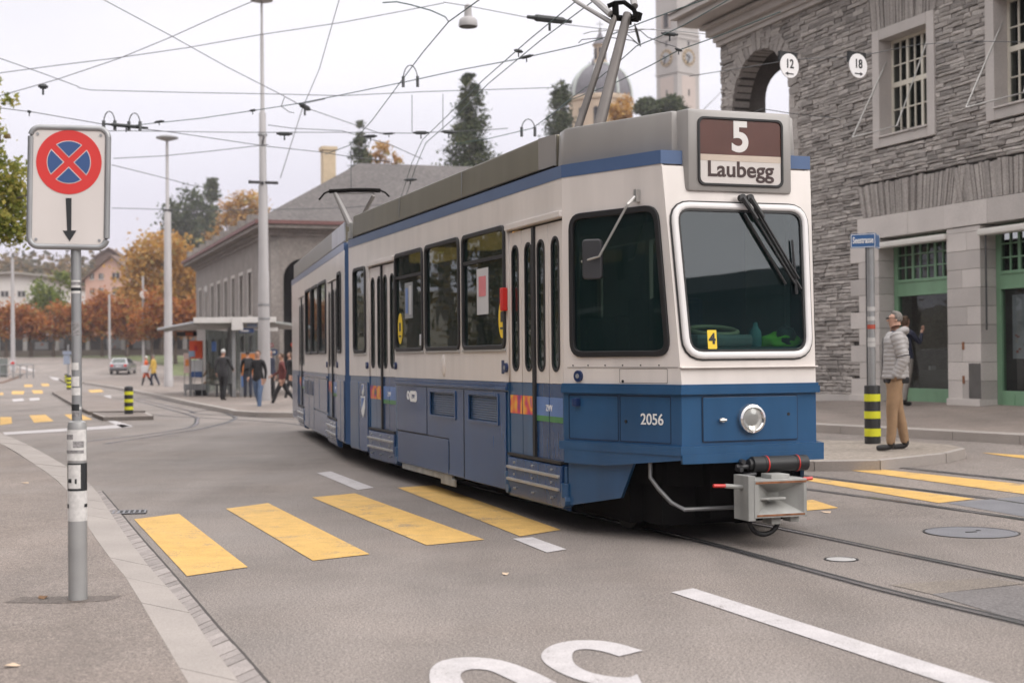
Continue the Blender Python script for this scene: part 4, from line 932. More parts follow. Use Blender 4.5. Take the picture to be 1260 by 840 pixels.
# metal plates, patch, covers set in the road
m_plate = pm('steel_cover', (.19, .19, .205), .55, metal=.25, var=.12, vs=3, bump=.5, bs=110, fine=.15)
m_patch = asphalt('asphalt_patch', (.165, .158, .158), grain=.22); m_patch2 = asphalt('asphalt_patch_warm', (.20, .178, .155), grain=.3)
struct(poly_ground('road_patch', [G(*p) for p in ((1146, 731), (1260, 765.5), (1340, 789), (1400, 757), (1250, 720))], .003, m_patch))
struct(poly_ground('road_patch', [G(*p) for p in ((1095, 719.5), (1212, 711), (1262, 718), (1146, 731))], .0032, m_patch2))
struct(poly_ground('road_patch', [G(*p) for p in ((1165, 619), (1265, 610), (1300, 640), (1262, 636))], .0034, m_plate))
def cover(px, py, r, label, mt, ribs=True):
    p = G(px, py, .006); o = empty('manhole_cover', (p.x, p.y, T(p.x, p.y)+.0), .3, label, 'manhole cover')
    mb = MB(); mb.lathe([(r, -.03), (r, .005), (r-.02, .007), (r-.02, .004), (.001, .004)], 40, caps=False); mb.build('lid', mt, o)
    mb = MB(); mb.lathe([(r+.02, -.03), (r+.02, .0045), (r+.004, .0045), (r+.004, -.03)], 40, caps=False); mb.build('ring', m_groove, o)
    if ribs:
        mb = MB(); mb.box(-.05, -.012, .0, .05, .012, .0085); mb.box(.1, .05, 0, .13, .08, .008); mb.build('pick_hole', m_groove, o)
    return o
cover(1195, 654, .37, 'large round grey manhole cover between the two tram tracks', m_plate)
cover(1035, 687, .105, 'small pale round cover between the rails in front of the tram', pm('pale_cover', (.42, .41, .40), .5, var=.08), False)
p = G(152, 631); o = empty('drain_grate', (p.x, p.y, .004), radians(12), 'slotted drain grate in the gutter beside the first yellow bar', 'drain')
mb = MB(); mb.box(-.22, -.13, 0, .22, .13, .006); mb.build('pan', m_groove, o)
mb = MB()
for k in range(9): mb.box(-.205+k*.05, -.12, .004, -.185+k*.05, .12, .012)
mb.box(-.22, -.14, .004, .22, -.12, .012); mb.box(-.22, .12, .004, .22, .14, .012); mb.build('bars', m_plate, o)
# ------------------------------------------------------------------ right-hand pavement, islands, platform
rk = [G(*p, .125) for p in ((940, 516), (1003, 520.5), (1080, 524), (1170, 528.5), (1260, 533), (1420, 542), (1700, 560))]
bk_ = [G(880, 499, .125), G(1003, 498.5, .125), G(1080, 499.5, .125), G(1170, 502, .125), G(1260, 506, .125), G(1420, 512, .125), G(1700, 524, .125)]
bk_ = [p + Vector((1.2, .6, 0)) for p in bk_]
struct(strip('pavement', rk, bk_, .125, 5, m_pave, side=.2, dens=1.))
rk2 = [p + Vector((-.22, -.12, 0)) for p in rk]
struct(stones_between('kerb', rk2, rk, 1.2, .01, .13, .2, m_kerb_t))
m_setis = pm('island_cobbles', (.26, .225, .19), .85, var=.25, vs=14, bump=.6, bs=22, fine=.2)
isl = [(925, 566), (1003, 567), (1080, 566), (1140, 560.5), (1178, 555), (1187, 551.5), (1170, 547), (1120, 543), (1000, 541), (925, 541)]
struct(poly_ground('traffic_island', [G(*p, .11) for p in isl], .11, m_setis, side=.15))
e_ = [G(*p, .12) for p in ((925, 566.5), (1003, 567.5), (1080, 566.5), (1140, 561), (1178, 555.5), (1188, 552))]
struct(stones_between('kerb', e_, [p + Vector((.0, .16, 0)) for p in e_], .9, .01, .121, .15, m_kerb_t))
m_isl = asphalt('island_asphalt', (.20, .172, .155), grain=.2)
def island(pts, h, name='traffic_island'):
    P = [G(*p, h) for p in pts]; struct(poly_ground(name, P, h, m_isl, side=h+.03))
    c = sum(P, Vector())/len(P); Q = P+[P[0]]
    mb = MB()
    for a, b in zip(Q, Q[1:]):
        ia, ib = a+(c-a).normalized()*.18, b+(c-b).normalized()*.18
        mb.add([(a.x, a.y, h+.004), (b.x, b.y, h+.004), (ib.x, ib.y, h+.004), (ia.x, ia.y, h+.004), (a.x, a.y, -.02), (b.x, b.y, -.02)], [(0, 1, 2, 3), (0, 1, 5, 4)])
    struct(mb.build('kerb', m_kerb_t))
island([(64, 482), (84, 478), (120, 485), (150, 494), (179, 505), (109, 506), (85, 494)], .10)
island([(113, 507.5), (181, 507.5), (189, 511.5), (127, 513)], .10)
island([(72, 466), (92, 466), (96, 469), (80, 470)], .08)
PLH = .12
plat = [(100, 469), (150, 476.5), (200, 486), (236, 493.5), (265, 499), (290, 503.5), (301, 506), (345, 507), (420, 508), (560, 500), (620, 470), (560, 462), (330, 462), (150, 462)]
struct(poly_ground('platform', [G(*p, PLH) for p in plat], PLH, m_pave, side=.2))
e_ = [G(*p, PLH) for p in plat[:9]]
struct(stones_between('kerb', [p + Vector((-.10, -.28, 0)) for p in e_], e_, 1.5, .01, PLH+.004, .2, m_kerb_t))
# far left corner pavement
e_ = [G(*p, .1) for p in ((-40, 472), (0, 470), (18, 465), (29, 459.5), (31, 457), (24, 454.5), (5, 453), (-40, 453))]
struct(poly_ground('pavement', e_, .1, m_pave, side=.2))
m_kred = pm('worn_red_kerb', (.30, .20, .16), .8)
struct(stones_between('kerb', e_[:6], [p + Vector((-.35, .15, 0)) for p in e_[:6]], 2., .02, .104, .15, m_kred))
# far road markings are flat; grass bank beyond the far road
gb = [G(-60, 441, .03), G(20, 441.5, .03), G(60, 443.5, .03)]
def ridge(pts): return [Vector((x, y, 0)) for x, y in pts]
struct(strip('grass_verge', ridge([(-110, 176), (-70, 172), (-55, 168), (-44, 160), (-36, 148), (-32, 132), (-27, 112)]), ridge([(-120, 190), (-70, 184), (-52, 178), (-40, 168), (-31, 152), (-28, 134), (-23, 114)]), .05, 3, m_grass, side=.2, dens=5))
# ------------------------------------------------------------------ the stone station building on the right
TB = radians(19.8); BO = Vector((7.68, 28.0, 0))
def fw(s, d=0.): return BO + Vector((-sin(TB), cos(TB), 0))*s + Vector((cos(TB), sin(TB), 0))*d
stn = empty('station_building', BO, TB, 'grey rough stone building with green shop fronts and an arched opening at its end', 'building')
m_stone = pm('layered_stone', (.325, .298, .277), .88, var=.12, vs=3, bump=.6, bs=30, fine=.2, attr='tint', ar=.40)
m_mort = pm('stone_joint', (.055, .050, .047), .95, var=.2)
m_ash = pm('granite_ashlar', (.48, .445, .42), .75, var=.09, vs=1.3, bump=.2, bs=70, fine=.12, attr='tint')
m_green = pm('green_joinery', (.165, .30, .185), .45, var=.08, vs=2, streak=.1)
m_cream = pm('cream_window_paint', (.64, .60, .51), .5, var=.06)
m_shop = glass('shop_glass', (.7, .74, .71), .01, .62, base=(.01, .014, .013), gl=1.55, wob=.1)
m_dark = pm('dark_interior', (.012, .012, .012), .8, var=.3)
m_curt = pm('curtain', (.10, .095, .09), .9, var=.2)
def P3(s, z, d=0.): return (d, s, z)                              # local: x into the building, y along it, z up
def course_wall(name, s0, s1, z0, z1, cuts, parent, mt, d0=0.0, hmin=.05, hmax=.105, lmin=.18, lmax=.62, jut=.038, seed=1, relief=True):
    """dry-laid looking stone: every stone its own block, random length, height and face depth; cuts(z0,z1) gives the gaps"""
    rnd = random.Random(seed); mb = MB(); z = z0
    while z < z1-.02:
        h = min(rnd.uniform(hmin, hmax), z1-z); segs = [(s0, s1)]
        for a, b in cuts(z+h/2):
            ns = []
            for p, q in segs:
                if b <= p or a >= q: ns.append((p, q)); continue
                if a > p: ns.append((p, a))
                if b < q: ns.append((b, q))
            segs = ns
        for p, q in segs:
            s = p-rnd.uniform(0, lmin)
            while s < q-.02:
                l = rnd.uniform(lmin, lmax)*(1.25 if h > .11 else .9); e = min(s+l, q); b = max(s, p); s += l
                if q-e < .12: e = q; s = q
                if e-b < .03: continue
                t = rnd.betavariate(2.2, 2.2); parts_ = [(z, z+h)]
                if h > .12 and rnd.random() < .35: k = z+h*rnd.uniform(.35, .65); parts_ = [(z, k), (k, z+h)]
                for (u0, u1) in parts_:
                    g = .006; dd = d0-rnd.uniform(0, jut); j = lambda a_=.010: rnd.uniform(-a_, a_); tt = min(1, max(0, t+rnd.uniform(-.18, .18)))
                    f = [(dd+j(), b+g+j(.006), u0+g+j(.006)), (dd+j(), e-g+j(.006), u0+g+j(.006)), (dd+j(), e-g+j(.006), u1-g+j(.006)), (dd+j(), b+g+j(.006), u1-g+j(.006))]
                    bk = [(d0+.06, y_, z_) for _, y_, z_ in f]; mid = (dd-.012+j(), (b+e)/2+j(.03), (u0+u1)/2+j(.01))
                    mb.add(f+bk+[mid], [(0, 1, 8), (1, 2, 8), (2, 3, 8), (3, 0, 8), (0, 4, 5, 1), (1, 5, 6, 2), (2, 6, 7, 3), (3, 7, 4, 0)], 0, tt)
        z += h
    return mb.build(name, mt, parent)
SA, SBk = -11., 7.32; ZT = 9.05; ZG = .2
WN = [(-1.19, .84, 5.62, 8.0), (-4.70, -2.67, 5.62, 8.0), (-8.2, -6.17, 5.62, 8.0)]
DO = [(-1.49, .68), (-4.62, -2.45), (-7.75, -5.58), (-10.9, -8.7)]
AC, AR, ASP = 5.42, 1.33, 7.28                                    # the arch: centre, radius, springing
def cuts(z):
    c = []
    for a, b, z0, z1 in WN:
        if z0-.02 < z < z1+.02: c.append((a+.05, b-.05))
        if z1 <= z < z1+.95: k = (z-z1)*.22; c.append((a-k, b+k))
    if z < 3.80: c += [(a-.03, b+.03) for a, b in DO]
    if 3.8 <= z < 4.26: c.append((SA, 1.42))
    if 4.26 <= z < 4.93: c += [(a-.40-(z-4.26)*.25, b+.60+(z-4.26)*.25) for a, b in DO]
    if z < 3.8: c.append((SA, 1.42 if int(z/.34) % 2 else 1.72))
    if ASP-3.4 < z < ASP: c.append((AC-AR, AC+AR))
    if ASP <= z < ASP+AR: k = sqrt(max(0, AR*AR-(z-ASP)**2)); c.append((AC-k, AC+k))
    if z < .64: c.append((SA, SBk))
    return c
course_wall('stone_facing', SA, SBk, .64, ZT, cuts, stn, m_stone, seed=3)
# the wall body behind the facing, with real openings
def frect(a, b, z0, z1): return [(a, z0), (b, z0), (b, z1), (a, z1)]
FACE = basis((0, 0, 0), (0, 1, 0), (0, 0, 1))                     # normal +x (into the building)
def fcM(d): M = FACE.copy(); M.translation = (d, 0, 0); return M
arch = [(AC-AR, 3.9), (AC+AR, 3.9)]+[(AC+AR*cos(k*pi/16), ASP+AR*sin(k*pi/16)) for k in range(17)]
plate('wall', [frect(SA, SBk, ZG, ZT+.1)]+[frect(a+.06, b-.06, c+.06, d-.06) for a, b, c, d in WN]+[frect(a-.06, b+.06, ZG+.05, 3.84) for a, b in DO]+[arch], .40, fcM(.235), m_mort, stn)
EW = basis((0, SBk-.225, 0), (1, 0, 0), (0, 0, 1))
earch = [(.97, 3.95), (2.77, 3.95)]+[(1.87+.9*cos(k*pi/16), 7.72+.9*sin(k*pi/16)) for k in range(17)]
plate('porch_end_wall', [frect(.436, 4.0, ZG, ZT+.1), earch], .45, EW, m_stone, stn)
mb = MB()
mb.box(.435, 3.45, ZG, 4.0, 3.95, ZT+.1)                        # side walls of the open porch
mb.box(.435, 3.95, 8.95, 4.0, SBk-.45, ZT); mb.box(.435, 3.95, 3.5, 4.0, SBk-.45, 3.9)
mb.build('porch_wall', m_stone, stn)
plate('porch_back_wall', [frect(3.95, SBk-.45, 3.9, 8.95)], .4, fcM(3.8), m_stone, stn)
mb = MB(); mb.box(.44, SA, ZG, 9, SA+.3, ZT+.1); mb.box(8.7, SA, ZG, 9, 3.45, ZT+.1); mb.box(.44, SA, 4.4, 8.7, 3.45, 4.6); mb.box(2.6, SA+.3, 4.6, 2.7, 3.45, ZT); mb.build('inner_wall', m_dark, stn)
mb = MB()                                                         # voussoirs of the arch
K = 23
for k in range(K):
    a0, a1 = pi*k/K+.012, pi*(k+1)/K-.012; r0, r1 = AR-.005, AR+.42+random.uniform(-.05, .05); dd = -.035+random.uniform(-.012, .012)
    q = [(dd, AC+r*cos(a), ASP+r*sin(a)) for r, a in ((r0, a0), (r1, a0), (r1, a1), (r0, a1))]
    mb.add(q+[(.44, y, z) for _, y, z in q], [(0, 1, 2, 3), (0, 1, 5, 4), (1, 2, 6, 5), (2, 3, 7, 6), (3, 0, 4, 7)], 0, random.uniform(.35, .65))
for s_, e_s in ((AC+AR, .22), (AC-AR, -.22)):
    z = 3.9
    while z < ASP-.05:
        h = random.uniform(.2, .3); w = e_s*random.uniform(1, 2.2); a, b = sorted((s_, s_+w)); mb.box(-.04, a, z+.005, .44, b, min(z+h, ASP)-.005, 0, random.uniform(.5, .9)); z += h
mb.build('arch_stones', m_stone, stn)
def soldier(name, s0, s1, z0, z1, lean, parent, seed):
    rnd = random.Random(seed); mb = MB(); s = s0; c = (s0+s1)/2
    while s < s1:
        w = rnd.uniform(.06, .13); e = min(s+w, s1); dd = -rnd.uniform(0.005, .055); k0 = (s-c)*lean; k1 = (e-c)*lean; g = .009; zt = z1+rnd.uniform(-.02, .02)
        q = [(dd, s+g, z0), (dd, e-g, z0), (dd, e-g+k1, zt), (dd, s+g+k0, zt)]
        mb.add(q+[(.05, y, z) for _, y, z in q], [(0, 1, 2, 3), (0, 1, 5, 4), (1, 2, 6, 5), (2, 3, 7, 6), (3, 0, 4, 7)], 0, rnd.uniform(.3, .68)); s = e
    return mb.build(name, m_stone, parent)
for i, (a, b, c, d) in enumerate(WN): soldier('flat_arch', a-.05, b+.05, d+.005, d+.93, .10, stn, i)
for i, (a, b) in enumerate(DO): soldier('flat_arch', a-.42, b+.60, 4.265, 4.92, .10, stn, 20+i)
def ashl(name, blocks, parent, proud=.045, bevel=.006):
    mb = MB()
    for a, b, z0, z1 in blocks: mb.box(-proud+random.uniform(-.003, .003), a+.003, z0+.003, .43, b-.003, z1-.003, 0, random.uniform(.3, .7))
    return mb.build(name, m_ash, parent, bevel=bevel)
# quoins, piers, lintel band, plinth
bl = []; z = .64; k = 0
while z < 3.78:
    z1 = min(z+.34, 3.80); bl.append((.70, 1.42 if k % 2 else 1.72, z, z1))
    for a, b in zip(DO, DO[1:]):
        r0, r1 = b[1], a[0]
        if k % 2: bl.append((r0, r1, z, z1))
        else: m_ = r0+(r1-r0)*random.choice((.4, .55)); bl += [(r0, m_, z, z1), (m_, r1, z, z1)]
    z = z1; k += 1
for lo_, hi_ in [(.69, 1.8)]+[(b[1]-.01, a[0]+.01) for a, b in zip(DO, DO[1:])]: ashl('quoin_pier', [q for q in bl if q[0] >= lo_ and q[1] <= hi_], stn)
bl = []; s = SA
while s < 1.40: e = min(s+random.uniform(1.1, 1.7), 1.42); e = 1.42 if 1.42-e < .5 else e; bl.append((s, e, 3.81, 4.255)); s = e
ashl('lintel_band', bl, stn, .06)
bl = [(1.42, 2.8, ZG, .64), (2.8, 4.1, ZG, .63), (4.1, 5.6, ZG, .64), (5.6, SBk+.02, ZG, .635), (.70, 1.75, ZG, .65)]
for a, b in zip(DO, DO[1:]): bl.append((b[1], a[0], ZG, .65))
for q in bl: ashl('plinth', [q], stn, .09)
# cornice: stepped mouldings and the eaves
mb = MB()
for d0, z0, z1 in ((.10, 9.05, 9.16), (.16, 9.16, 9.30), (.30, 9.30, 9.48), (.42, 9.48, 9.56), (.85, 9.62, 9.80), (1.0, 9.80, 9.95)):
    mb.box(-d0, SA, z0, .5, SBk+d0*.8, z1)
mb.build('cornice', m_ash, stn, bevel=.012)
mb = MB(); mb.prism([(-1.05, SA), (-1.05, SBk+.9), (9, SBk+.9), (9, SA)], 9.95, 12.5, 0, [(3.8, SA), (3.8, SBk-4), (4.0, SBk-4), (4.0, SA)]); m_roof = pm('grey_roof_tiles', (.115, .10, .095), .8, var=.18, vs=.8, bump=.4, bs=9, fine=.25, streak=.3); mb.build('roof', m_roof, stn)
# upper windows: granite surround, cream sashes with glazing bars, folded awning frame
def upper_window(a, b, z0, z1):
    w = .24
    fr = MB()
    for q in ((a, a+w, z0, z1), (b-w, b, z0, z1), (a+w, b-w, z1-.22, z1), (a+w, b-w, z0, z0+.20)): fr.box(-.055, q[0]+.002, q[2]+.002, .43, q[1]-.002, q[3]-.002, 0, random.uniform(.45, .6))
    win = fr.build('window', m_ash, stn, bevel=.008)
    mb = MB(); mb.box(-.09, a+w-.02, z0+.20, .30, b-w+.02, z0+.235, 0, .6); mb.build('sill', m_ash, win)
    i0, i1, j0, j1 = a+w, b-w, z0+.24, z1-.22; D = .24; mb = MB()
    def bar(y0, y1, u0, u1, d=.05): mb.box(D, y0, u0, D+d, y1, u1)
    bar(i0, i0+.06, j0, j1, .07); bar(i1-.06, i1, j0, j1, .07); bar(i0+.06, i1-.06, j1-.06, j1, .07); bar(i0+.06, i1-.06, j0, j0+.06, .07)
    zm = j0+(j1-j0)*.53; bar(i0+.06, i1-.06, zm-.05, zm+.05, .075)
    n = 6; ww = (i1-i0-.12)/n
    for k in range(1, n):
        y = i0+.06+k*ww; t = .035 if k % 2 == 0 else .014
        bar(y-t, y+t, j0+.06, zm-.05, .06 if k % 2 == 0 else .035); bar(y-t, y+t, zm+.05, j1-.06, .06 if k % 2 == 0 else .035)
    for zz in (j0+.06+(zm-j0-.11)*.5, zm+.05+(j1-zm-.11)*.42): bar(i0+.06, i1-.06, zz-.012, zz+.012, .03)
    mb.build('frame', m_cream, win, bevel=.004)
    mb = MB(); mb.quad((D+.03, i0, j0), (D+.03, i1, j0), (D+.03, i1, j1), (D+.03, i0, j1)); mb.build('pane', m_shop, win)
    mb = MB(); cs = [(.55+.05*sin(k*1.9), i0+(i1-i0)*k/30) for k in range(31)]
    for (d0, y0), (d1, y1) in zip(cs, cs[1:]):
        if not (.30 < (y0-i0)/(i1-i0) < .72): mb.quad((d0, y0, j0), (d1, y1, j0), (d1, y1, j1), (d0, y0, j1))
    mb.build('curtain', m_curt, win)
    mb = MB(); r = .016; zt, zb, out = z1-.30, z0+.14, .85
    mb.tube([(.1, a+w+.03, zt), (-out, a+w-.18, zb), (-out, b-w-.25, zb)], r, 6); mb.tube([(-out, b-w-.25, zb), (.1, b-w-.05, zt-.35)], r, 6); mb.tube([(.0, a+w+.05, zb+.1), (-.3, a+w+.02, zb-.05), (-out, a+w-.18, zb)], .008, 5); mb.build('awning_frame', m_alu, win)
for w in WN: upper_window(*w)
# shop fronts
def shopfront(a, b, label=None, panel=True, poster=False, lower=.49):
    D = .30; fr = MB(); t = .13
    fr.box(D, b-t, .3, D+.10, b, 3.72); fr.box(D, a, .3, D+.10, a+t, 3.72); fr.box(D, a+t, 2.66, D+.12, b-t, 2.92); fr.box(D-.02, a+t, 2.90, D+.13, b-t, 2.96); fr.box(D-.02, a+t, 2.63, D+.13, b-t, 2.67); fr.box(D, a+t, 3.66, D+.1, b-t, 3.80)
    fr.box(D-.02, a+t, .40, D+.12, b-t, .80); fr.box(D-.04, a+.02, .32, D+.14, b-.02, .46)
    sf = fr.build('shop_front', m_green, stn, bevel=.008)
    mb = MB(); i0, i1 = a+t, b-t; n = 8; ww = (i1-i0)/n
    for k in range(1, n): y = i0+k*ww; tt = .035 if k in (3, 6) else .014; mb.box(D+.02, y-tt, 2.95, D+.07, y+tt, 3.67)
    for zz in (3.20, 3.45): mb.box(D+.025, i0, zz-.013, D+.06, i1, zz+.013)
    mb.build('glazing_bars', m_green, sf)
    mb = MB(); mb.quad((D+.05, i0, .8), (D+.05, i1, .8), (D+.05, i1, 2.64), (D+.05, i0, 2.64)); mb.quad((D+.045, i0, 2.95), (D+.045, i1, 2.95), (D+.045, i1, 3.67), (D+.045, i0, 3.67)); mb.build('pane', m_shop, sf)
    mb = MB(); mb.box(-.10, a+.02, 3.60, .10, b-.02, 3.72); mb.box(-.11, a-.02, 3.615, -.05, b+.0, 3.70); mb.build('awning_box', pm('awning_white', (.60, .58, .54), .45, var=.05), sf, bevel=.012)
    mb = MB()                                                     # things on display behind the glass
    mb.box(D+.5, i0, .45, D+1.0, i1, 1.15); mb.box(D+.55, i0, 1.55, D+.95, i1, 1.575); rr_ = random.Random(int(a*100))
    sh = mb.build('display_shelf', m_curt, sf); mb = MB()
    for k in range(12): y = i0+.08+rr_.random()*(i1-i0-.16); z0_ = rr_.choice((1.15, 1.575)); h = rr_.uniform(.06, .22); mb.box(D+.6, y-.04, z0_, D+.72, y+.04, z0_+h, rr_.randrange(3))
    mb.build('shop_goods', [m_paper, pm('goods_red', (.30, .04, .03), .5), pm('goods_teal', (.05, .18, .16), .5)], sf)
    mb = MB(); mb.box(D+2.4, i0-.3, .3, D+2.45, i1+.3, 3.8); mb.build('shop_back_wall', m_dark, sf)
    if poster:
        po = MB(); po.box(D+.06, b-1.05, 1.38, D+.065, b-.36, 2.52); q = po.build('poster', pm('poster_blue_grey', (.42, .45, .52), .5, var=.2, vs=5), sf)
        mb = MB(); rr2 = random.Random(4)
        for k in range(16): y = b-1.0+rr2.random()*.55; z_ = 1.45+rr2.random()*.38; mb.box(D+.054, y, z_, D+.06, y+rr2.uniform(.03, .08), z_+rr2.uniform(.02, .06), k % 2)
        mb.build('poster_print', [MATS['goods_red'], m_paper], sf)
        mb = MB()
        for k in range(5): y0 = i0+.02+k*(i1-i0-.04)/5; mb.box(D-.03, y0+.03, .52, D-.015, y0+(i1-i0)/5-.03, .74)
        mb.build('panel_moulding', m_green, sf)
    return sf
for i, (a, b) in enumerate(DO): shopfront(a, b, poster=(i == 1))
mb = MB(); mb.tube([(-.08, 1.05, .3), (-.08, 1.05, 3.75)], .035, 8); mb.build('downpipe', pm('dark_pipe', (.04, .04, .042), .5), stn)
mb = MB(); mb.tube([(-.05, -2.62, 1.9), (-.05, -2.62, 3.6)], .018, 6); mb.build('cable_duct', MATS['dark_pipe'], stn)
for s, z in ((-1.95, 1.62), (-1.95, 1.0)): mb = MB(); mb.box(-.056, s-.03, z-.07, -.04, s+.03, z+.07); mb.build('rusty_bracket', m_rust, stn)
mb = MB(); mb.box(-.05, -2.44, .66, -.046, -2.10, 1.3); mb.build('worn_patch', m_curt, stn)
# ------------------------------------------------------------------ the far wing of the station behind the stop
WO = AT(334, 440, 85.0); wing = empty('stone_wing', (WO.x, WO.y, 0), radians(19.5), 'long stone building with a grey hipped roof behind the tram stop', 'building')
m_stoned = pm('far_stone', (.20, .18, .165), .9, var=.2, vs=.9, bump=.5, bs=6, fine=.2)
He = 9.2
LW, RW = 36., 42.
wl = MB()                                                          # left face (along +y) with windows, front face (along +x) with arches
WZ = (4.3, 7.1)
wing_l = [frect(0, LW, -.3, He)] + [frect(7.0+k*3.6, 8.3+k*3.6, *WZ) for k in range(8)] + [frect(7.0+k*3.6, 8.5+k*3.6, .6, 3.0) for k in range(8)]
ML = basis((0, 0, 0), (0, 1, 0), (0, 0, 1))
wall_l = plate('wall', wing_l, .5, ML @ Matrix.Translation((0, 0, .25)), m_stoned, wing)
def far_arch(c, r, zs, z0): return [(c-r, z0), (c+r, z0)]+[(c+r*cos(k*pi/14), zs+r*sin(k*pi/14)) for k in range(15)]
MR_ = basis((0, 0, 0), (1, 0, 0), (0, 0, 1))
plate('wall', [frect(0.5, RW, -.3, He)]+[far_arch(1.95+k*4.6, 1.2, 6.3, .2) for k in range(8)], .5, MR_ @ Matrix.Translation((0, 0, -.25)), m_stoned, wing)
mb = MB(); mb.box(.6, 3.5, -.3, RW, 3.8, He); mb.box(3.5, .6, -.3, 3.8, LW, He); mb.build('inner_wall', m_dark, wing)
m_sashf = pm('pale_window_stone', (.42, .39, .36), .7)
for k in range(8):
    y0 = 7.0+k*3.6; mb = MB()
    for q in ((y0-.22, y0, WZ[0]-.2, WZ[1]+.2), (y0+1.3, y0+1.52, WZ[0]-.2, WZ[1]+.2), (y0, y0+1.3, WZ[1], WZ[1]+.2), (y0, y0+1.3, WZ[0]-.2, WZ[0])): mb.box(-.06, q[0], q[2], .12, q[1], q[3])
    w_ = mb.build('window', m_sashf, wing); mb = MB(); mb.quad((.3, y0, WZ[0]), (.3, y0+1.3, WZ[0]), (.3, y0+1.3, WZ[1]), (.3, y0, WZ[1])); mb.build('pane', m_shop, w_)
    mb = MB(); mb.box(.24, y0+.6, WZ[0], .29, y0+.7, WZ[1]); mb.box(.24, y0, 6.0, .29, y0+1.3, 6.1); mb.build('frame', m_cream, w_)
mb = MB()
for d, z0, z1 in ((.15, He-.35, He-.15), (.35, He-.15, He+.05), (.95, He+.05, He+.28)): mb.box(-d, -d, z0, RW, LW+d, z1)
mb.build('cornice', m_stoned, wing, bevel=.02)
mb = MB(); mb.box(-1.1, -1.1, He+.28, RW, -.95, He+.5); mb.box(-1.1, -.95, He+.28, -.95, LW+1, He+.5); mb.build('rain_gutter', pm('copper_gutter', (.13, .055, .05), .6, var=.2), wing)
m_roof2 = pm('slate_roof', (.105, .094, .090), .75, var=.14, vs=.35, bump=.3, bs=5, fine=.22, streak=.35)
mb = MB(); B = 11.0; zr = He+.5+4.7
vs_ = [(-1.1, -1.1, He+.45), (RW, -1.1, He+.45), (RW, 16, He+.45), (16, LW+1, He+.45), (-1.1, LW+1, He+.45), (7.2, 7.2, zr), (RW, 8.6, zr+.4), (8.6, LW-7, zr)]
mb.add(vs_, [(0, 1, 6, 5), (0, 5, 7, 4), (5, 6, 2, 7), (7, 2, 3, 4)]); mb.build('roof', m_roof2, wing)
for k in range(9):
    y = 3+k*3.9; mb = MB(); mb.box(-.9, y-.35, He+.45, .3, y+.35, He+1.15); mb.build('dormer', m_stoned, wing)
c = wing.matrix_basis.inverted() if False else None
Mwing = (Matrix.Translation((WO.x, WO.y, 0)) @ Matrix.Rotation(radians(19.5), 4, 'Z')).inverted()
cp_ = Mwing @ AT(404, 215, 93.); mb = MB(); mb.box(cp_.x-.42, cp_.y-.42, cp_.z-3.4, cp_.x+.42, cp_.y+.42, cp_.z+1.55); mb.box(cp_.x-.52, cp_.y-.52, cp_.z+1.55, cp_.x+.52, cp_.y+.52, cp_.z+1.8)
mb.build('chimney', pm('cream_render', (.52, .42, .29), .85, var=.08), wing, bevel=.02)
# ------------------------------------------------------------------ no-stopping sign on its pole, left pavement
m_galv = pm('galvanised', (.34, .345, .35), .42, metal=.55, var=.12, vs=3, streak=.15)
m_sleeve = pm('steel_sleeve', (.36, .36, .355), .5, metal=.35, var=.12, vs=5, streak=.2)
m_spanel = pm('sign_face', (.66, .615, .585), .4, var=.03, streak=.05)
m_sred = pm('sign_red', (.62, .035, .03), .4, var=.04); m_sblue = pm('sign_blue', (.035, .085, .23), .4, var=.04); m_sblk = pm('sign_black', (.018, .02, .022), .45)
pb = G(96, 737, PH); Ys = pb.y
sg = empty('no_stopping_sign', pb, radians(5), 'tall white sign with red and blue no-stopping disc and black down arrow', 'road sign')
def hz(py): return AT(96, py, Ys).z - pb.z
s_ = Ys/FPX
mb = MB(); mb.tube([(0, 0, -.05), (0, 0, hz(530))], .0565, 20); mb.lathe([(.0565, hz(530)), (.0565, hz(524)), (.050, hz(519)), (.030, hz(517))], 20); mb.build('sleeve', m_sleeve, sg, smooth=True)
mb = MB(); mb.tube([(0, 0, hz(530)), (0, 0, hz(295))], .030, 18); mb.build('pole', m_galv, sg, smooth=True)
zt, zb_ = hz(158), hz(305); hw = 47.0*s_; zc = (zt+zb_)/2; hh = (zt-zb_)/2
SM = Matrix.Translation((-.033, -.035, zc)) @ basis((0, 0, 0), (1, 0, 0), (0, 0, 1)) @ Matrix.Rotation(radians(-1.2), 4, 'Z')
sp = plate('sign_panel', [rr(-hw+.012, -hh+.012, hw-.012, hh-.012, .05)], .012, SM, m_spanel, sg)
fr = rr(-hw+.004, -hh+.004, hw-.004, hh-.004, .055, 7)
mb = MB(); mb.tube([SM @ Vector((x, y, -.002)) for x, y in fr+fr[:1]], .019, 10, caps=False); mb.build('frame', m_galv, sg, smooth=True)
mb = MB(); mb.tube([SM @ Vector((.02, -hh, -.036)), SM @ Vector((.02, hh-.02, -.05))], .026, 14); mb.box(-.1, -hh*.55-.02, -.03, .1, -hh*.55+.02, -.008, M=SM); mb.build('bracket', m_galv, sg)
cyc = hh-(201-158)*s_ ; R0 = 39.3*s_
def circ(r, cx=0, cy=0, n=56): return [(cx+r*cos(2*pi*k/n), cy+r*sin(2*pi*k/n)) for k in range(n)]
def sMx(o): return SM @ Matrix.Translation((0, 0, .006+o))
disc = plate('disc', [circ(R0, 0, cyc)], .003, sMx(.001), m_sred, sp)
def wedge(a0, r, g, n=14):                                        # quarter field of the inner disc, set back g from the two bars
    pts = []; ap = g*sqrt(2)
    c = (cos(a0)*ap, sin(a0)*ap); lim = math.asin(g/r)
    for k in range(n+1): t = a0-pi/4+lim+(pi/2-2*lim)*k/n; pts.append((r*cos(t), cyc+r*sin(t)))
    return [(c[0], cyc+c[1])]+pts
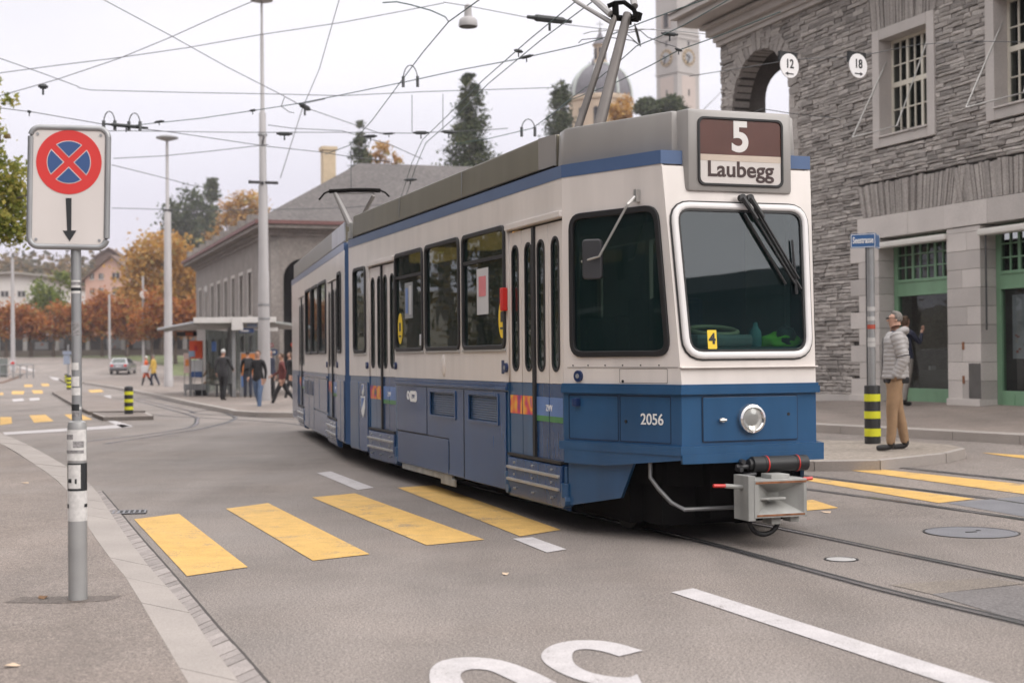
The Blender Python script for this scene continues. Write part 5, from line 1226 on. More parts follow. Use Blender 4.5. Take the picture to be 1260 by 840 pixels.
for k in range(4):
    a0 = pi/2*k
    plate('white_edge', [wedge(a0, 26.4*s_, 3.9*s_)], .0012, sMx(.0030), m_spanel, sp); plate('blue_field', [wedge(a0, 25.5*s_, 4.8*s_)], .0014, sMx(.0042), m_sblue, sp)
ay = hh
def sp2(px, py): return ((px-89.5)*s_, hh-(py-158)*s_)
plate('arrow', [[sp2(86.3, 245), sp2(93.3, 245), sp2(93.6, 284.5), sp2(99.8, 284.5), sp2(91.8, 298), sp2(83.2, 285), sp2(88.6, 284.8)][::-1]], .003, sMx(.001), m_sblk, sp)
mb = MB()
for x, y in ((-hw+.045, hh-.045), (hw-.045, hh-.045), (-hw+.045, -hh+.045), (hw-.045, -hh+.045)): mb.tube([SM @ Vector((x, y, .0)), SM @ Vector((x, y, .011))], .009, 10)
mb.build('screws', m_galv, sp)
rnd = random.Random(5)                                            # stickers wrapped round pole and sleeve
ST = [pm('sticker_white', (.60, .585, .565), .6, var=.15, vs=40), m_sblk, pm('sticker_blue', (.10, .14, .25), .6, var=.3, vs=40), pm('sticker_grey', (.25, .24, .24), .7, var=.5, vs=60)]
def wrap(r, a0, a1, z0, z1, mi):
    k = 26; vs = []; mb = MB()
    for i in range(k+1):
        a = a0+(a1-a0)*i/k
        for z in (z0, z1): vs.append((r*sin(a), -r*cos(a), z))
    mb.add(vs, [(2*i, 2*i+2, 2*i+3, 2*i+1) for i in range(k)]); mb.build('sticker', ST[mi], sg, normals=False)
for i, (a0, a1, p0, p1, mi) in enumerate(((-1.6, 1.7, 597, 640, 0), (-1.7, 1.7, 569, 603, 1), (-.95, .55, 571, 600, 0), (-.9, -.4, 588, 593, 1), (-.05, .15, 588, 594, 1), (-1.5, -.8, 619, 624, 1), (.95, 1.5, 619, 623, 1), (-1.3, 1.3, 528, 566, 0), (-1.2, -.2, 534, 540, 3), (-.2, .9, 542, 550, 3), (-1.2, .9, 553, 557, 3))): wrap(.0570+.0004*i, a0, a1, hz(p1), hz(p0), mi)
for p0, p1, mi in ((345, 361, 0), (347, 351, 3), (354, 358, 1), (396, 405, 3), (404, 413, 3), (446, 455, 0), (463, 475, 0), (477, 486, 0), (497, 508, 1), (500, 503, 0), (505, 512, 3)): wrap(.0304+.0003*(mi+1), -1.2+rnd.uniform(-.3, .3), .9+rnd.uniform(-.4, .4), hz(p1), hz(p0), mi)
struct(poly_ground('pavement_patch', [(pb.x-.42, pb.y-.10, 0), (pb.x-.05, pb.y-.14, 0), (pb.x+.2, pb.y-.06, 0), (pb.x+.24, pb.y+.12, 0), (pb.x-.38, pb.y+.1, 0)], PH+.002, asphalt('patch_asphalt', (.13, .112, .10), grain=.5)))
# ------------------------------------------------------------------ fallen leaves and litter on the pavement: individual bits
ml = [pm('leaf_brown', (.16, .08, .03), .8), pm('leaf_pale', (.55, .42, .30), .8)]
def leaf_bit(px, py, sc, rz, i, label, h=PH):
    p = G(px, py, h+.004); mb = MB(); mb.add([(0, -.05*sc, 0), (.03*sc, -.01*sc, .012), (.015*sc, .05*sc, .004), (-.02*sc, .04*sc, .010), (-.03*sc, -.015*sc, .003)], [(0, 1, 2), (0, 2, 3), (0, 3, 4)])
    o = mb.build('fallen_leaf', ml[i]); o.location = p; o.rotation_euler = (0, 0, rz); tag(o, label, 'leaf')
leaf_bit(53, 735, 1.0, .4, 0, 'brown fallen leaf against the foot of the sign pole'); leaf_bit(31, 594, 1.2, 1., 1, 'pale leaf on the pavement near the curved kerb'); leaf_bit(15, 819, .8, 2, 1, 'pale leaf lying low on the near pavement'); leaf_bit(1017, 630, 1.4, .3, 1, 'dry leaf on the road beside the tram coupler', .0)
leaf_bit(622, 706, .8, .3, 1, 'tiny pale leaf alone on the open road below the zebra bars', .0)
# ------------------------------------------------------------------ bollards and street-name pole
m_byel = pm('bollard_yellow', (.62, .62, .02), .5, var=.08); m_bblk = pm('bollard_black', (.014, .014, .015), .55, var=.2)
def bollard_parts(root, h, r, n=20, notch=False):
    mb = MB(); mb.lathe([(r, 0), (r, h*.93), (r*.93, h*.965), (r*.6, h), (.001, h)], n); mb.build('post', m_bblk, root, smooth=True)
    for k in range(3):
        z = h*(.13+.27*k); mb = MB(); mb.lathe([(r+.004, z+.02*h), (r+.004, z+.14*h)], n, caps=False); mb.build('band', m_byel, root, smooth=True)
def bollard(px, py, h, r, label, gr=.1):
    p = G(px, py, gr); o = empty('bollard', p, 0, label, 'bollard', 'yellow and black bollards'); bollard_parts(o, h, r); return o
p_ = G(158.5, 509, .1); sc_ = p_.y/FPX
bollard(158.5, 509, 34*sc_, 5.3*sc_, 'yellow and black bollard on the small traffic island by the crossing')
p_ = G(85, 479, .08); sc_ = p_.y/FPX
bollard(85, 479, 17.5*sc_, 2.9*sc_, 'farther striped bollard seen just left of the sign pole, the nearer of two')
bollard(81.5, 471, 14.5*sc_, 2.3*sc_, 'farthest striped bollard, half hidden behind another one', .08)
p_ = Vector((4.99, 19.74, 0)); p_.z = T(p_.x, p_.y)+.11; sc_ = p_.y/FPX
ns = empty('street_name_sign', p_, 0, 'grey pole in a black and yellow bollard carrying the blue street sign Seestrasse', 'street sign')
h_ = 74*sc_
mb = MB(); r_ = 9.6*sc_; mb.lathe([(r_, 0), (r_, h_*.94), (r_*.95, h_*.96), (r_*.45, h_*.965), (r_*.45, h_*1.02), (.001, h_*1.02)], 24); bo = mb.build('bollard', m_bblk, ns, smooth=True)
for z0, z1 in ((.12, .25), (.415, .535), (.70, .82)):
    mb = MB(); mb.lathe([(r_+.004, h_*z0), (r_+.004, h_*z1)], 24, caps=False); mb.build('yellow_band', m_byel, bo, smooth=True)
pz = AT(1074, 288, p_.y).z-p_.z
mb = MB(); mb.tube([(0, 0, h_*.9), (0, 0, pz+.02)], 4.6*sc_, 14); pl_ = mb.build('pole', m_galv, ns, smooth=True)
for py, mi in ((380, 1), (392, 1), (402, 0), (418, 1), (424, 1)):
    z = AT(1074, py, p_.y).z-p_.z; mb = MB(); mb.tube([(0, 0, z-.03), (0, 0, z+.03)], 4.6*sc_+.003, 14); mb.build('sticker', [pm('sticker_red', (.40, .06, .03), .6), pm('sticker_pale', (.45, .44, .43), .6)][mi], ns)
def name_plate(ang, x0, x1, z0, z1, txt, back=False):
    M = Matrix.Rotation(ang, 4, 'Z') @ basis((0, -.06, 0), (1, 0, 0), (0, 0, 1))
    q = plate('name_plate', [rr(x0, z0, x1, z1, .015, 3)], .012, M, pm('enamel_blue', (.045, .12, .28), .3, var=.05), ns)
    plate('white_border', [rr(x0+.008, z0+.008, x1-.008, z1-.008, .012, 3), rr(x0+.015, z0+.015, x1-.015, z1-.015, .01, 3)], .002, M @ Matrix.Translation((0, 0, .007)), m_txt, q)
    if txt: text('lettering', txt, (z1-z0)*.62, M @ Matrix.Translation(((x0+x1)/2, (z0+z1)/2+.005, .008)), m_txt, q, bold=.002, sx=.56)
z0 = AT(1070, 305, p_.y).z-p_.z; z1 = AT(1070, 287.5, p_.y).z-p_.z
name_plate(radians(-28), -.26, .09, z0, z1, 'Seestrasse'); name_plate(radians(66), .02, .36, z0+.005, z1+.005, None)
# ------------------------------------------------------------------ masts and lamp posts
m_mast = pm('mast_paint', (.40, .385, .385), .55, var=.07, vs=.8, streak=.12)
def mast(name, px, py, gr, secs, label, cat='pole', base=True, Y=None, group=None):
    """secs: list of (picture height, radius in picture px) from the foot up"""
    p = G(px, py, gr) if Y is None else AT(px, py, Y); k = p.y/FPX; o = empty(name, p, 0, label, cat, group); pr = []
    for y, r in secs: pr.append((r*k, AT(px, y, p.y).z-p.z))
    mb = MB(); mb.lathe(pr, 18); mb.build('shaft', m_mast, o, smooth=True); return o, p, k
ms, mp_, mk = mast('catenary_mast', 325.5, 494, .1, [(496, 8), (440, 7.6), (335, 6.6), (333, 6.2), (230, 5.6), (226, 4.6), (140, 4.2), (137, 2.6), (43, 2.2), (40, 1.6), (-6, 1.5)], 'tallest grey stepped mast, rising behind the group of pedestrians', 'mast')
def mz(py): return AT(325, py, mp_.y).z-mp_.z
mb = MB(); mb.lathe([(.05, mz(2)), (.36, mz(1)), (.38, mz(-2)), (.1, mz(-6))], 20); mb.build('lamp_head', m_mast, ms, smooth=True)
mb = MB(); mb.tube([(-.42, -.05, mz(224)), (.50, -.05, mz(225.5))], .05, 8); mb.tube([(0, 0, mz(226)), (0, -.18, mz(226))], .06, 8); mb.tube([(-.42, -.05, mz(222)), (-.42, -.05, mz(226))], .05, 6); mb.build('cross_bar', m_dgrey, ms)
for py in (166, 270, 375, 392): mb = MB(); mb.tube([(0, 0, mz(py+1.2)), (0, 0, mz(py-1.2))], .15 if py < 300 else .2, 14); mb.build('clamp', m_galv, ms)
mb = MB(); mb.tube([(.05, -.05, mz(168)), (.05, -.2, mz(174)), (.03, -.15, mz(178))], .035, 6); mb.build('wire_eye', m_dgrey, ms)
lp_, lpp, lk = mast('lamp_post', 207.5, 475.5, PLH, [(476.5, 5.6), (466, 5.6), (465, 5.2), (360, 4.8), (262, 4.2), (259, 2.2), (180, 1.8), (172, 1.5)], 'slim grey lamp post with a flat disc lamp on top', 'street lamp')
def lz(py): return AT(207, py, lpp.y).z-lpp.z
mb = MB(); mb.lathe([(.06, lz(174)), (.55, lz(170.6)), (.56, lz(169)), (.3, lz(167)), (.05, lz(166))], 22); mb.build('lamp_head', m_galv, lp_, smooth=True)
mb = MB(); mb.tube([(-.1, -.1, lz(259)), (.28, -.1, lz(259))], .05, 6); mb.build('bracket', m_dgrey, lp_)
p_o = mast('catenary_pole', 16, 458, .1, [(459, 2.8), (420, 2.6), (370, 2.2), (318, 1.6)], 'thin grey pole at the far left beyond the railing', 'pole')
p_o = mast('catenary_pole', 176.5, 452, 0, [(453, 1.6), (410, 1.4), (340, 1.2)], 'thin pole with a white round board, left of the lamp post', 'pole', Y=150)
mb = MB(); k = 150/FPX; mb.tube([(.2, -.3, AT(178, 362, 150).z-p_o[1].z), (.2, -.2, AT(178, 362, 150).z-p_o[1].z)], 5.2*k, 20); mb.build('round_board', pm('board_white', (.7, .69, .68), .5), p_o[0])
mb = MB(); mb.tube([(.55, -.3, AT(182, 377, 150).z-p_o[1].z), (.55, -.2, AT(182, 377, 150).z-p_o[1].z)], 3.2*k, 16); mb.build('lower_board', MATS['board_white'], p_o[0])
p_o = mast('catenary_pole', 135, 452, 0, [(453, 1.7), (400, 1.4), (362, 1.2)], 'thin grey pole standing in front of the pink house', 'pole', Y=160)
# round white board held out from the wing's corner on a bracket
q = AT(255, 355, 112); o = empty('bracket_board', q, radians(10), 'round white board on a bracket at the wing corner above the stop', 'sign')
mb = MB(); mb.tube([(0, -.05, 0), (0, .05, 0)], .27, 20); mb.build('board', MATS['board_white'], o); mb = MB(); mb.tube([(.2, 0, -.3), (3.2, .2, -.2)], .05, 6); mb.tube([(.1, .05, -.3), (.5, .3, -2.2)], .05, 6); mb.build('bracket', m_mast, o)
# ------------------------------------------------------------------ shelter at the stop and its furniture
def face(px, py, z): return GZ(px, py, z)
sb = G(302, 488, PLH); Ysh = sb.y; sk_ = Ysh/FPX
sh = empty('tram_shelter', sb, radians(0), 'glass tram shelter with a flat grey roof and white front beam', 'shelter')
def sl2(px, py, Y=None): return AT(px, py, Y or Ysh)-sb
roofY = Ysh; zc1 = sl2(300, 392).z; zc0 = sl2(300, 401).z
xa, xb = sl2(242, 395).x, sl2(342, 395).x; xl = sl2(212, 400, Ysh+9).x
mb = MB(); mb.add([(xa, -.4, zc0+.08), (xb, -.4, zc0+.08), (xb+.2, 9, zc0+.05), (xl-.6, 9, zc0+.05), (xa, -.4, zc0+.16), (xb, -.4, zc0+.16), (xb+.2, 9, zc0+.15), (xl-.6, 9, zc0+.15)], [(0, 1, 2, 3), (4, 5, 6, 7), (0, 1, 5, 4), (1, 2, 6, 5), (2, 3, 7, 6), (3, 0, 4, 7)]); mb.build('roof', pm('shelter_roof', (.30, .31, .30), .5, var=.06), sh)
m_beam = pm('beam_white', (.62, .60, .58), .5, var=.04)
mb = MB(); mb.box(xa, -.55, zc1-.16, xb, -.40, zc1+.04); mb.box(sl2(289, 395).x, -.6, zc1-.42, sl2(302, 395).x, -.42, zc1+.04); mb.build('front_beam', m_beam, sh, bevel=.01)
mb = MB(); mb.tube([(xl-.6, 9, zc0+.1), (xa, -.4, zc0+.12)], .06, 8); mb.tube([(xa+.1, -.2, zc0+.06), (xl-.2, 8.5, zc0)], .05, 6); mb.build('edge_beam', m_galv, sh)
m_sgl = glass('shelter_glass', (.75, .80, .78), .03, .75, base=(.10, .11, .11), gl=1.45)
for px in (288, 252):
    x = sl2(px, 450).x; y1 = 0 if px > 270 else 4.5
    mb = MB(); mb.box(x-.06, y1-.06, 0, x+.06, y1+.06, zc0+.08); mb.build('post', m_galv, sh)
x = sl2(262, 450).x
for k in range(4):
    mb = MB(); y = .4+k*1.6; mb.box(x-.35-.02*k, y, .15, x-.33-.02*k, y+1.5, zc0-.1); mb.build('glass_pane', m_sgl, sh)
for k in range(5):
    mb = MB(); a = sl2(262+k*9, 450).x; mb.box(a, 3.4, .15, a+.23, 3.42, zc0-.1); mb.build('glass_pane', m_sgl, sh); mb = MB(); mb.box(a-.02, 3.38, 0, a, 3.44, zc0); mb.build('post', m_galv, sh)
mb = MB(); mb.box(sl2(257, 480).x, .35, .42, sl2(286, 480).x, .8, .47); mb.box(sl2(262, 480).x, .5, 0, sl2(264, 480).x, .6, .42); mb.box(sl2(280, 480).x, .5, 0, sl2(282, 480).x, .6, .42); mb.build('bench', m_dgrey, sh)
b_ = MB(); b_.box(sl2(296, 405).x, -.3, sl2(296, 409.5).z, sl2(314, 405).x, -.22, sl2(296, 404).z); q = b_.build('stop_name_board', pm('board_blue', (.03, .06, .16), .4), sh)
b_ = MB(); b_.box(sl2(298, 405).x, -.31, sl2(296, 408).z, sl2(308, 405).x, -.302, sl2(296, 406.5).z); b_.build('board_lettering', m_txt, q)
b_ = MB(); b_.box(sl2(306, 400).x, -.3, sl2(306, 402.5).z, sl2(318, 400).x, -.24, sl2(306, 397).z); b_.build('stop_name_board', pm('board_pale_blue', (.22, .27, .38), .4), sh)
b_ = MB(); b_.box(sl2(333, 405).x, -.3, sl2(330, 407.5).z, sl2(343, 405).x, -.22, sl2(330, 403).z); b_.build('departure_display', m_beam, sh)
b_ = MB(); b_.box(sl2(259, 420).x, .2, sl2(259, 432).z, sl2(264.5, 420).x, .23, sl2(259, 420).z); b_.build('notice', m_sblue, sh)
b_ = MB(); b_.box(sl2(217, 412, Ysh+6).x, 6, sl2(217, 413.5, Ysh+6).z, sl2(242, 412, Ysh+6).x, 6.1, sl2(217, 408, Ysh+6).z); b_.build('rear_board', m_dgrey, sh); b_ = MB(); b_.box(sl2(229, 412, Ysh+6).x, 5.9, sl2(217, 412.8, Ysh+6).z, sl2(238, 412, Ysh+6).x, 5.99, sl2(217, 409, Ysh+6).z); b_.build('rear_board_light', pm('display_orange', (.55, .10, .02), .5), sh)
def stand_at(name, x0, x1, ytop, ybot, Y, mats, label, cat, split=(), legs=True, depth=.12):
    """flat standing panel from picture extents at distance Y; split = list of (y0, y1, x0, x1, material)"""
    a = AT(x0, ybot, Y); b = AT(x1, ytop, Y); gz = T(a.x, Y)+PLH; o = empty(name, ((a.x+b.x)/2, Y, gz), 0, label, cat); w = (b.x-a.x)/2
    mb = MB(); mb.box(-w, 0, max(0, a.z-gz), w, depth, b.z-gz); mb.build('casing', mats, o, bevel=.015)
    if legs:
        mb = MB(); mb.box(-w*.9, .02, 0, -w*.8, .08, max(.05, a.z-gz)); mb.box(w*.8, .02, 0, w*.9, .08, max(.05, a.z-gz)); mb.build('legs', m_galv, o)
    for y0, y1, p0, p1, m in split:
        mb = MB(); mb.box((p0-(x0+x1)/2)*Y/FPX, -.012, AT(x0, y1, Y).z-gz, (p1-(x0+x1)/2)*Y/FPX, 0.0, AT(x0, y0, Y).z-gz); mb.build('panel', m, o)
    return o
m_orng = pm('vivid_orange', (.70, .075, .012), .45, var=.06); m_orn2 = pm('poster_orange', (.62, .22, .06), .5, var=.25, vs=2)
stand_at('ticket_machine', 233, 249, 419, 441, Ysh+2.5, m_orng, 'vivid orange-red ticket machine beside the shelter', 'ticket machine', [(425, 432, 239, 243, m_red)])
stand_at('info_board', 235, 249, 443, 464, Ysh+1.5, m_paper, 'white and blue timetable board in front of the orange machine', 'notice board', [(457, 464, 235.2, 248.8, m_sblue)])
stand_at('ticket_validator', 226, 234, 434.5, 459, Ysh+1.5, pm('validator_pink', (.55, .40, .36), .5), 'pale slim ticket post with an orange panel, leftmost at the stop', 'ticket post', [(442, 450, 228, 233, m_orn2)])
stand_at('round_notice', 232, 239.5, 431.5, 439, Ysh+1.2, pm('notice_blue_grey', (.22, .30, .42), .5), 'small blue-grey notice in front of the orange machine', 'notice', depth=.05)
stand_at('low_fence', 226, 258, 472, 480, Ysh+2., m_galv, 'low grey barrier at the foot of the ticket machine', 'barrier', depth=.05)
stand_at('poster_stand', 295, 316, 433, 488, Ysh+.3, m_galv, 'free-standing poster case with an orange poster beside the pedestrians', 'poster stand', [(435, 462, 297, 314, m_orn2), (462, 476, 297, 303, m_adb)], depth=.14, legs=False)
q = AT(334, 425, Ysh+3); 
for (px, py, r, m, lb) in ((337.5, 433, 4.0, m_sblue, 'blue round traffic sign behind the pedestrians'), (334, 424.5, 2.6, m_pink, 'small red and white traffic sign beside the tall mast'), (361, 424, 3.2, m_orng, 'orange traffic sign beside the rear of the tram')):
    Y = Ysh+4; c = AT(px, py, Y); g = T(c.x, Y)+PLH; o = empty('traffic_sign', (c.x, Y, g), 0, lb, 'traffic sign'); mb = MB(); mb.tube([(0, .05, 0), (0, .05, c.z-g)], .03, 6); mb.build('post', m_galv, o); mb = MB(); mb.tube([(0, 0, c.z-g), (0, .03, c.z-g)], r*Y/FPX, 18); mb.build('disc', m, o); mb = MB(); mb.tube([(0, -.01, c.z-g), (0, .0, c.z-g)], r*Y/FPX*.45, 14); mb.build('symbol', m_txt, o)
# ------------------------------------------------------------------ numbered track signs hung on the span wire by the building
def track_sign(px, py, num, right, label):
    Y = 21.; c = AT(px, py, Y); o = empty('track_number_sign', c, radians(32), label, 'track sign', None); r = 15*Y/FPX
    M = basis((0, 0, 0), (1, 0, 0), (0, 0, 1))
    mb = MB(); mb.box(-r*.98, -.01, r*.25, r*.98, .03, r*1.16); mb.build('holder', m_sblk, o)
    d = plate('disc', [circ(r, 0, 0, 40)], .014, M @ Matrix.Translation((0, 0, .022)), pm('sign_enamel', (.86, .85, .85), .4, var=.02), o)
    text('number', num, r*1.02, M @ Matrix.Translation((0, r*.13, .031)), m_sblk, d, bold=.004, sx=.9)
    z = -r*.66; sgn = 1 if right else -1
    plate('arrow', [[(-r*.42*sgn, z-r*.045), (r*.2*sgn, z-r*.045), (r*.2*sgn, z-r*.16), (r*.5*sgn, z), (r*.2*sgn, z+r*.16), (r*.2*sgn, z+r*.045), (-r*.42*sgn, z+r*.045)][::sgn]], .004, M @ Matrix.Translation((0, 0, .031)), m_sblk, d)
track_sign(970, 81.5, '12', False, 'round white hanging sign with number 12 and an arrow pointing left'); track_sign(1054.5, 81.5, '18', True, 'round white hanging sign with number 18 and an arrow pointing right')
# ------------------------------------------------------------------ hanging street lamp
c = AT(576, 33, 30.); o = empty('hanging_lamp', c, 0, 'white bell-shaped street lamp hanging from the span wires', 'street lamp'); k = 30/FPX
mb = MB(); mb.lathe([(11.5*k, 0), (11.8*k, 2*k), (11*k, 8*k), (8*k, 11*k), (5*k, 12*k), (4.2*k, 22*k), (4.5*k, 26*k), (1*k, 28*k)], 22); mb.build('shade', m_mast, o, smooth=True); mb = MB(); mb.lathe([(10.8*k, -.5*k), (10.8*k, 1.5*k)], 20); mb.build('diffuser', m_curt, o)
# ------------------------------------------------------------------ overhead wires: each hung where its sight line meets its own height
m_wire = pm('wire_dark', (.10, .105, .11), .5, metal=.4, var=.2); m_wireg = pm('wire_green', (.045, .095, .09), .5, metal=.4, var=.2); m_ins = pm('insulator', (.022, .026, .028), .5, var=.2)
def wire(pts, z, label, r=.010, mt=None, sag=0., name='overhead_wire', gr=None):
    P = [GZ(x, y, z) if not isinstance(y, tuple) else AT(x, y[0], y[1]) for x, y in pts]; P = [Vector(p) for p in P]
    rs = [max(r*.62, min(.02, p.length*.00026)) for p in P]
    mb = MB(); mb.tube(P, rs, 6); o = mb.build(name, mt or m_wire, smooth=True); tag(o, label, 'wire', gr); return o
def part_bar(par, px0, py0, px1, py1, z, r, name='insulator', mt=None, n=4):
    a, b = GZ(px0, py0, z-.04), GZ(px1, py1, z-.04); mb = MB(); m_ = a.lerp(b, .5); r = r*m_.length/FPX
    mb.tube([a, a.lerp(b, .15), a.lerp(b, .2), a.lerp(b, .8), a.lerp(b, .85), b], [r*.5, r*.6, r, r, r*.6, r*.5], 8); mb.tube([m_, m_+Vector((0, 0, -3.2*r))], r*.4, 6); return mb.build(name, mt or m_ins, par)
def loop_arc(par, px, py, w, h, z, n=12):
    c = GZ(px, py, z); k = c.length/FPX; mb = MB(); mb.tube([c+Vector((-w*k*cos(pi*i/n), 0, h*k*sin(pi*i/n))) for i in range(n+1)], .7*k, 6); mb.tube([c+Vector((-w*k, 0, .05)), c+Vector((-w*k, 0, -.12))], 2*k, 6); mb.tube([c+Vector((w*k, 0, .05)), c+Vector((w*k, 0, -.12))], 2*k, 6); return mb.build('jumper_loop', m_wire, par)
w1 = wire([(-40, 126), (0, 133), (40, 138), (127, 153), (213, 163), (327, 180), (393, 187), (425, 192), (480, 199)], 5.7, 'contact wire passing just above the no-stopping sign, kinked at a junction', .012)
part_bar(w1, 128, 152.5, 182, 157.5, 5.7, 2.2); loop_arc(w1, 134.5, 152, 6.5, 14, 5.7); loop_arc(w1, 165.5, 153, 6.5, 13, 5.7); part_bar(w1, 34, 137, 38, 138, 5.7, 1.6, 'clamp')
w2 = wire([(150, 156), (167, 154), (245, 146), (320, 135), (370, 127), (420, 117), (503, 100), (567, 86), (637, 73), (713, 56), (742, 47), (787, 29), (838, 10), (900, -12)], 5.9, 'long rising contact wire from the sign to the top right above the tram', .012, m_wireg)
part_bar(w2, 190, 150.5, 202, 149, 5.9, 1.4, 'clamp'); part_bar(w2, 307, 136.5, 315, 135.5, 5.9, 1.5, 'clamp'); loop_arc(w2, 505, 98, 8.5, 17, 5.9); loop_arc(w2, 650, 160, 8, 13, 5.6); part_bar(w2, 640, 72, 656, 68, 5.9, 2, 'clamp')
w3 = wire([(718, -6), (650, 50), (593, 100), (550, 143), (520, 172), (507, 200), (497, 232), (492, 246)], 5.6, 'left of two parallel tram contact wires running down to the far roof', .011, m_wireg, gr=None)
w3b = wire([(740, -6), (665, 50), (601, 103), (556, 148), (524, 176), (512, 204), (502, 234), (497, 246)], 5.6, 'right of two parallel tram contact wires running down to the far roof', .011, m_wireg)
part_bar(w3, 649, 21, 703, 27, 6.1, 4.2); part_bar(w3, 633, 62, 643, 64, 5.7, 2.2, 'clamp'); part_bar(w3, 508, 163.5, 528, 163.5, 5.7, 2.2); part_bar(w3b, 543, 162, 561, 163, 5.7, 2.2); part_bar(w3, 497, 221.5, 513, 221, 5.5, 1.8)
w4 = wire([(598, -6), (552, 27), (520, 65), (490, 105), (458, 148), (430, 179), (400, 190)], 5.6, 'single contact wire curving down behind the hanging lamp', .012, m_wireg)
part_bar(w4, 448, 168, 464, 167.5, 5.6, 2.0); part_bar(w4, 471, 165, 486, 164, 5.7, 1.4)
w5 = wire([(900, -2), (840, 32), (812, 45), (783, 57), (763, 75), (735, 98), (705, 119), (680, 140), (655, 158), (600, 171), (560, 177)], 5.5, 'upper of two wires crossing in front of the clock tower', .011, m_wireg)
part_bar(w5, 814, 41, 834, 43, 5.6, 2.6); part_bar(w5, 781, 30, 788, 57, 5.6, 1.6, 'dropper')
w6 = wire([(960, 15), (883, 45), (835, 62), (800, 81), (755, 103), (720, 116), (700, 124), (672, 147)], 5.4, 'lower of two wires crossing in front of the clock tower', .011, m_wireg)
part_bar(w6, 831, 60, 839, 63, 5.4, 1.8, 'clamp')
brk = wire([(712, 53), (716, 49), (748, 46), (778, 50), (786, 55), (770, 41), (788, 38), (797, 46), (815, 53), (832, 58)], 5.7, 'kinked pull-off bracket rods behind the raised pantograph', .010)
brk2 = wire([(718, 42), (728, 39), (746, 38), (790, 36), (830, 38), (868, 42), (871, 47)], 5.75, 'pale pull-off rod reaching from the pantograph to the building corner', .010, m_galv)
wire([(122, -3), (210, 44), (280, 83), (345, 116), (374, 132), (420, 148), (470, 165)], 7., 'thin span wire sloping down from the top left behind the tall mast', .006)
s3 = wire([(-20, 66), (0, 72), (54, 91), (97, 107)], 7., 'short thin span wire at the left edge beside the tree', .006); part_bar(s3, 47, 106, 59, 107, 6.6, 3)
wire([(96, 108), (112, 111), (230, 114), (345, 116), (420, 118), (520, 113), (680, 108)], 6.6, 'nearly level thin wire strung left to right above the sign', .006)
wire([(330, -6), (270, 19), (210, 46), (147, 72), (70, 98), (0, 118), (-30, 127)], 7.4, 'thin span wire falling leftwards from the top of the tall mast', .006)
s6 = wire([(-30, 97), (0, 90), (75, 80), (140, 72), (230, 59), (320, 43), (420, 28), (500, 13), (546, 4)], 7.6, 'thin span wire rising gently from the left edge to the hanging lamp', .006)
wire([(419, -6), (393, 85), (372, 134), (345, 219)], 7., 'steep thin wire hanging just right of the tall mast', .006); 
s7 = wire([(400, 122), (372, 128)], 6.9, 'short stay wire beside the tall mast', .006); part_bar(s7, 369, 128, 381, 135, 6.9, 3.2); part_bar(s7, 340, 164.5, 360, 165, 6.4, 2.4)
wire([(138, 203), (170, 211), (206, 220), (235, 228), (256, 231)], 6.6, 'thin wire running from the sign towards the orange tree', .006)
wire([(546, 3), (578, 8), (640, 20), (700, 31), (760, 38), (805, 36)], 7.4, 'thin span wire holding the lamp, running right to the tower', .006)
brk3 = wire([(471, 3.5), (488, 2.5), (505, 6), (530, 13), (548, 21), (552, 27)], 6.4, 'bent steel pull-off arm at the top beside the hanging lamp', .014, m_wireg)
wire([(50, 163), (150, 161), (290, 163), (420, 163), (505, 164), (600, 160), (625, 158)], 6.4, 'level thin wire at the height of the lamp post top', .005)
wire([(140, 195), (200, 192), (260, 186), (330, 178)], 6.7, 'faint thin wire joining the mast from the left', .005)
wire([(330, 154), (360, 158), (420, 161), (480, 178), (520, 196)], 6.3, 'faint wire sagging right of the tall mast towards the far roof', .006)
wire([(138, 256), (250, 259), (320, 258), (420, 256), (470, 252)], 7., 'lowest level wire, crossing in front of the far roof', .006)
wire([(350, 120), (346, 131), (356, 138), (362, 139)], 6., 'short hooked stay beside the tall mast', .006)
wire([(848, 94), (905, 85), (955, 77), (970, 74), (1000, 72), (1054, 70), (1130, 55), (1200, 51), (1262, 52), (1330, 56)], 6.05, 'thin wire along the building carrying the signs 12 and 18', .006)
wire([(880, 160), (938, 134), (975, 140), (1035, 146)], 5.2, 'thin stay wire across the arched opening', .006)
for (a, b, c_, lb) in ((507, 117, 163, 'short hanging dropper under the long rising wire, left one'), (545, 116, 162, 'short hanging dropper under the level wire above the big conifer'), (432, 178, 234, 'vertical dropper wire ending above the folded pantograph')):
    wire([(a, (b, 30.)), (a, (c_, 30.))], 6, lb, .004)
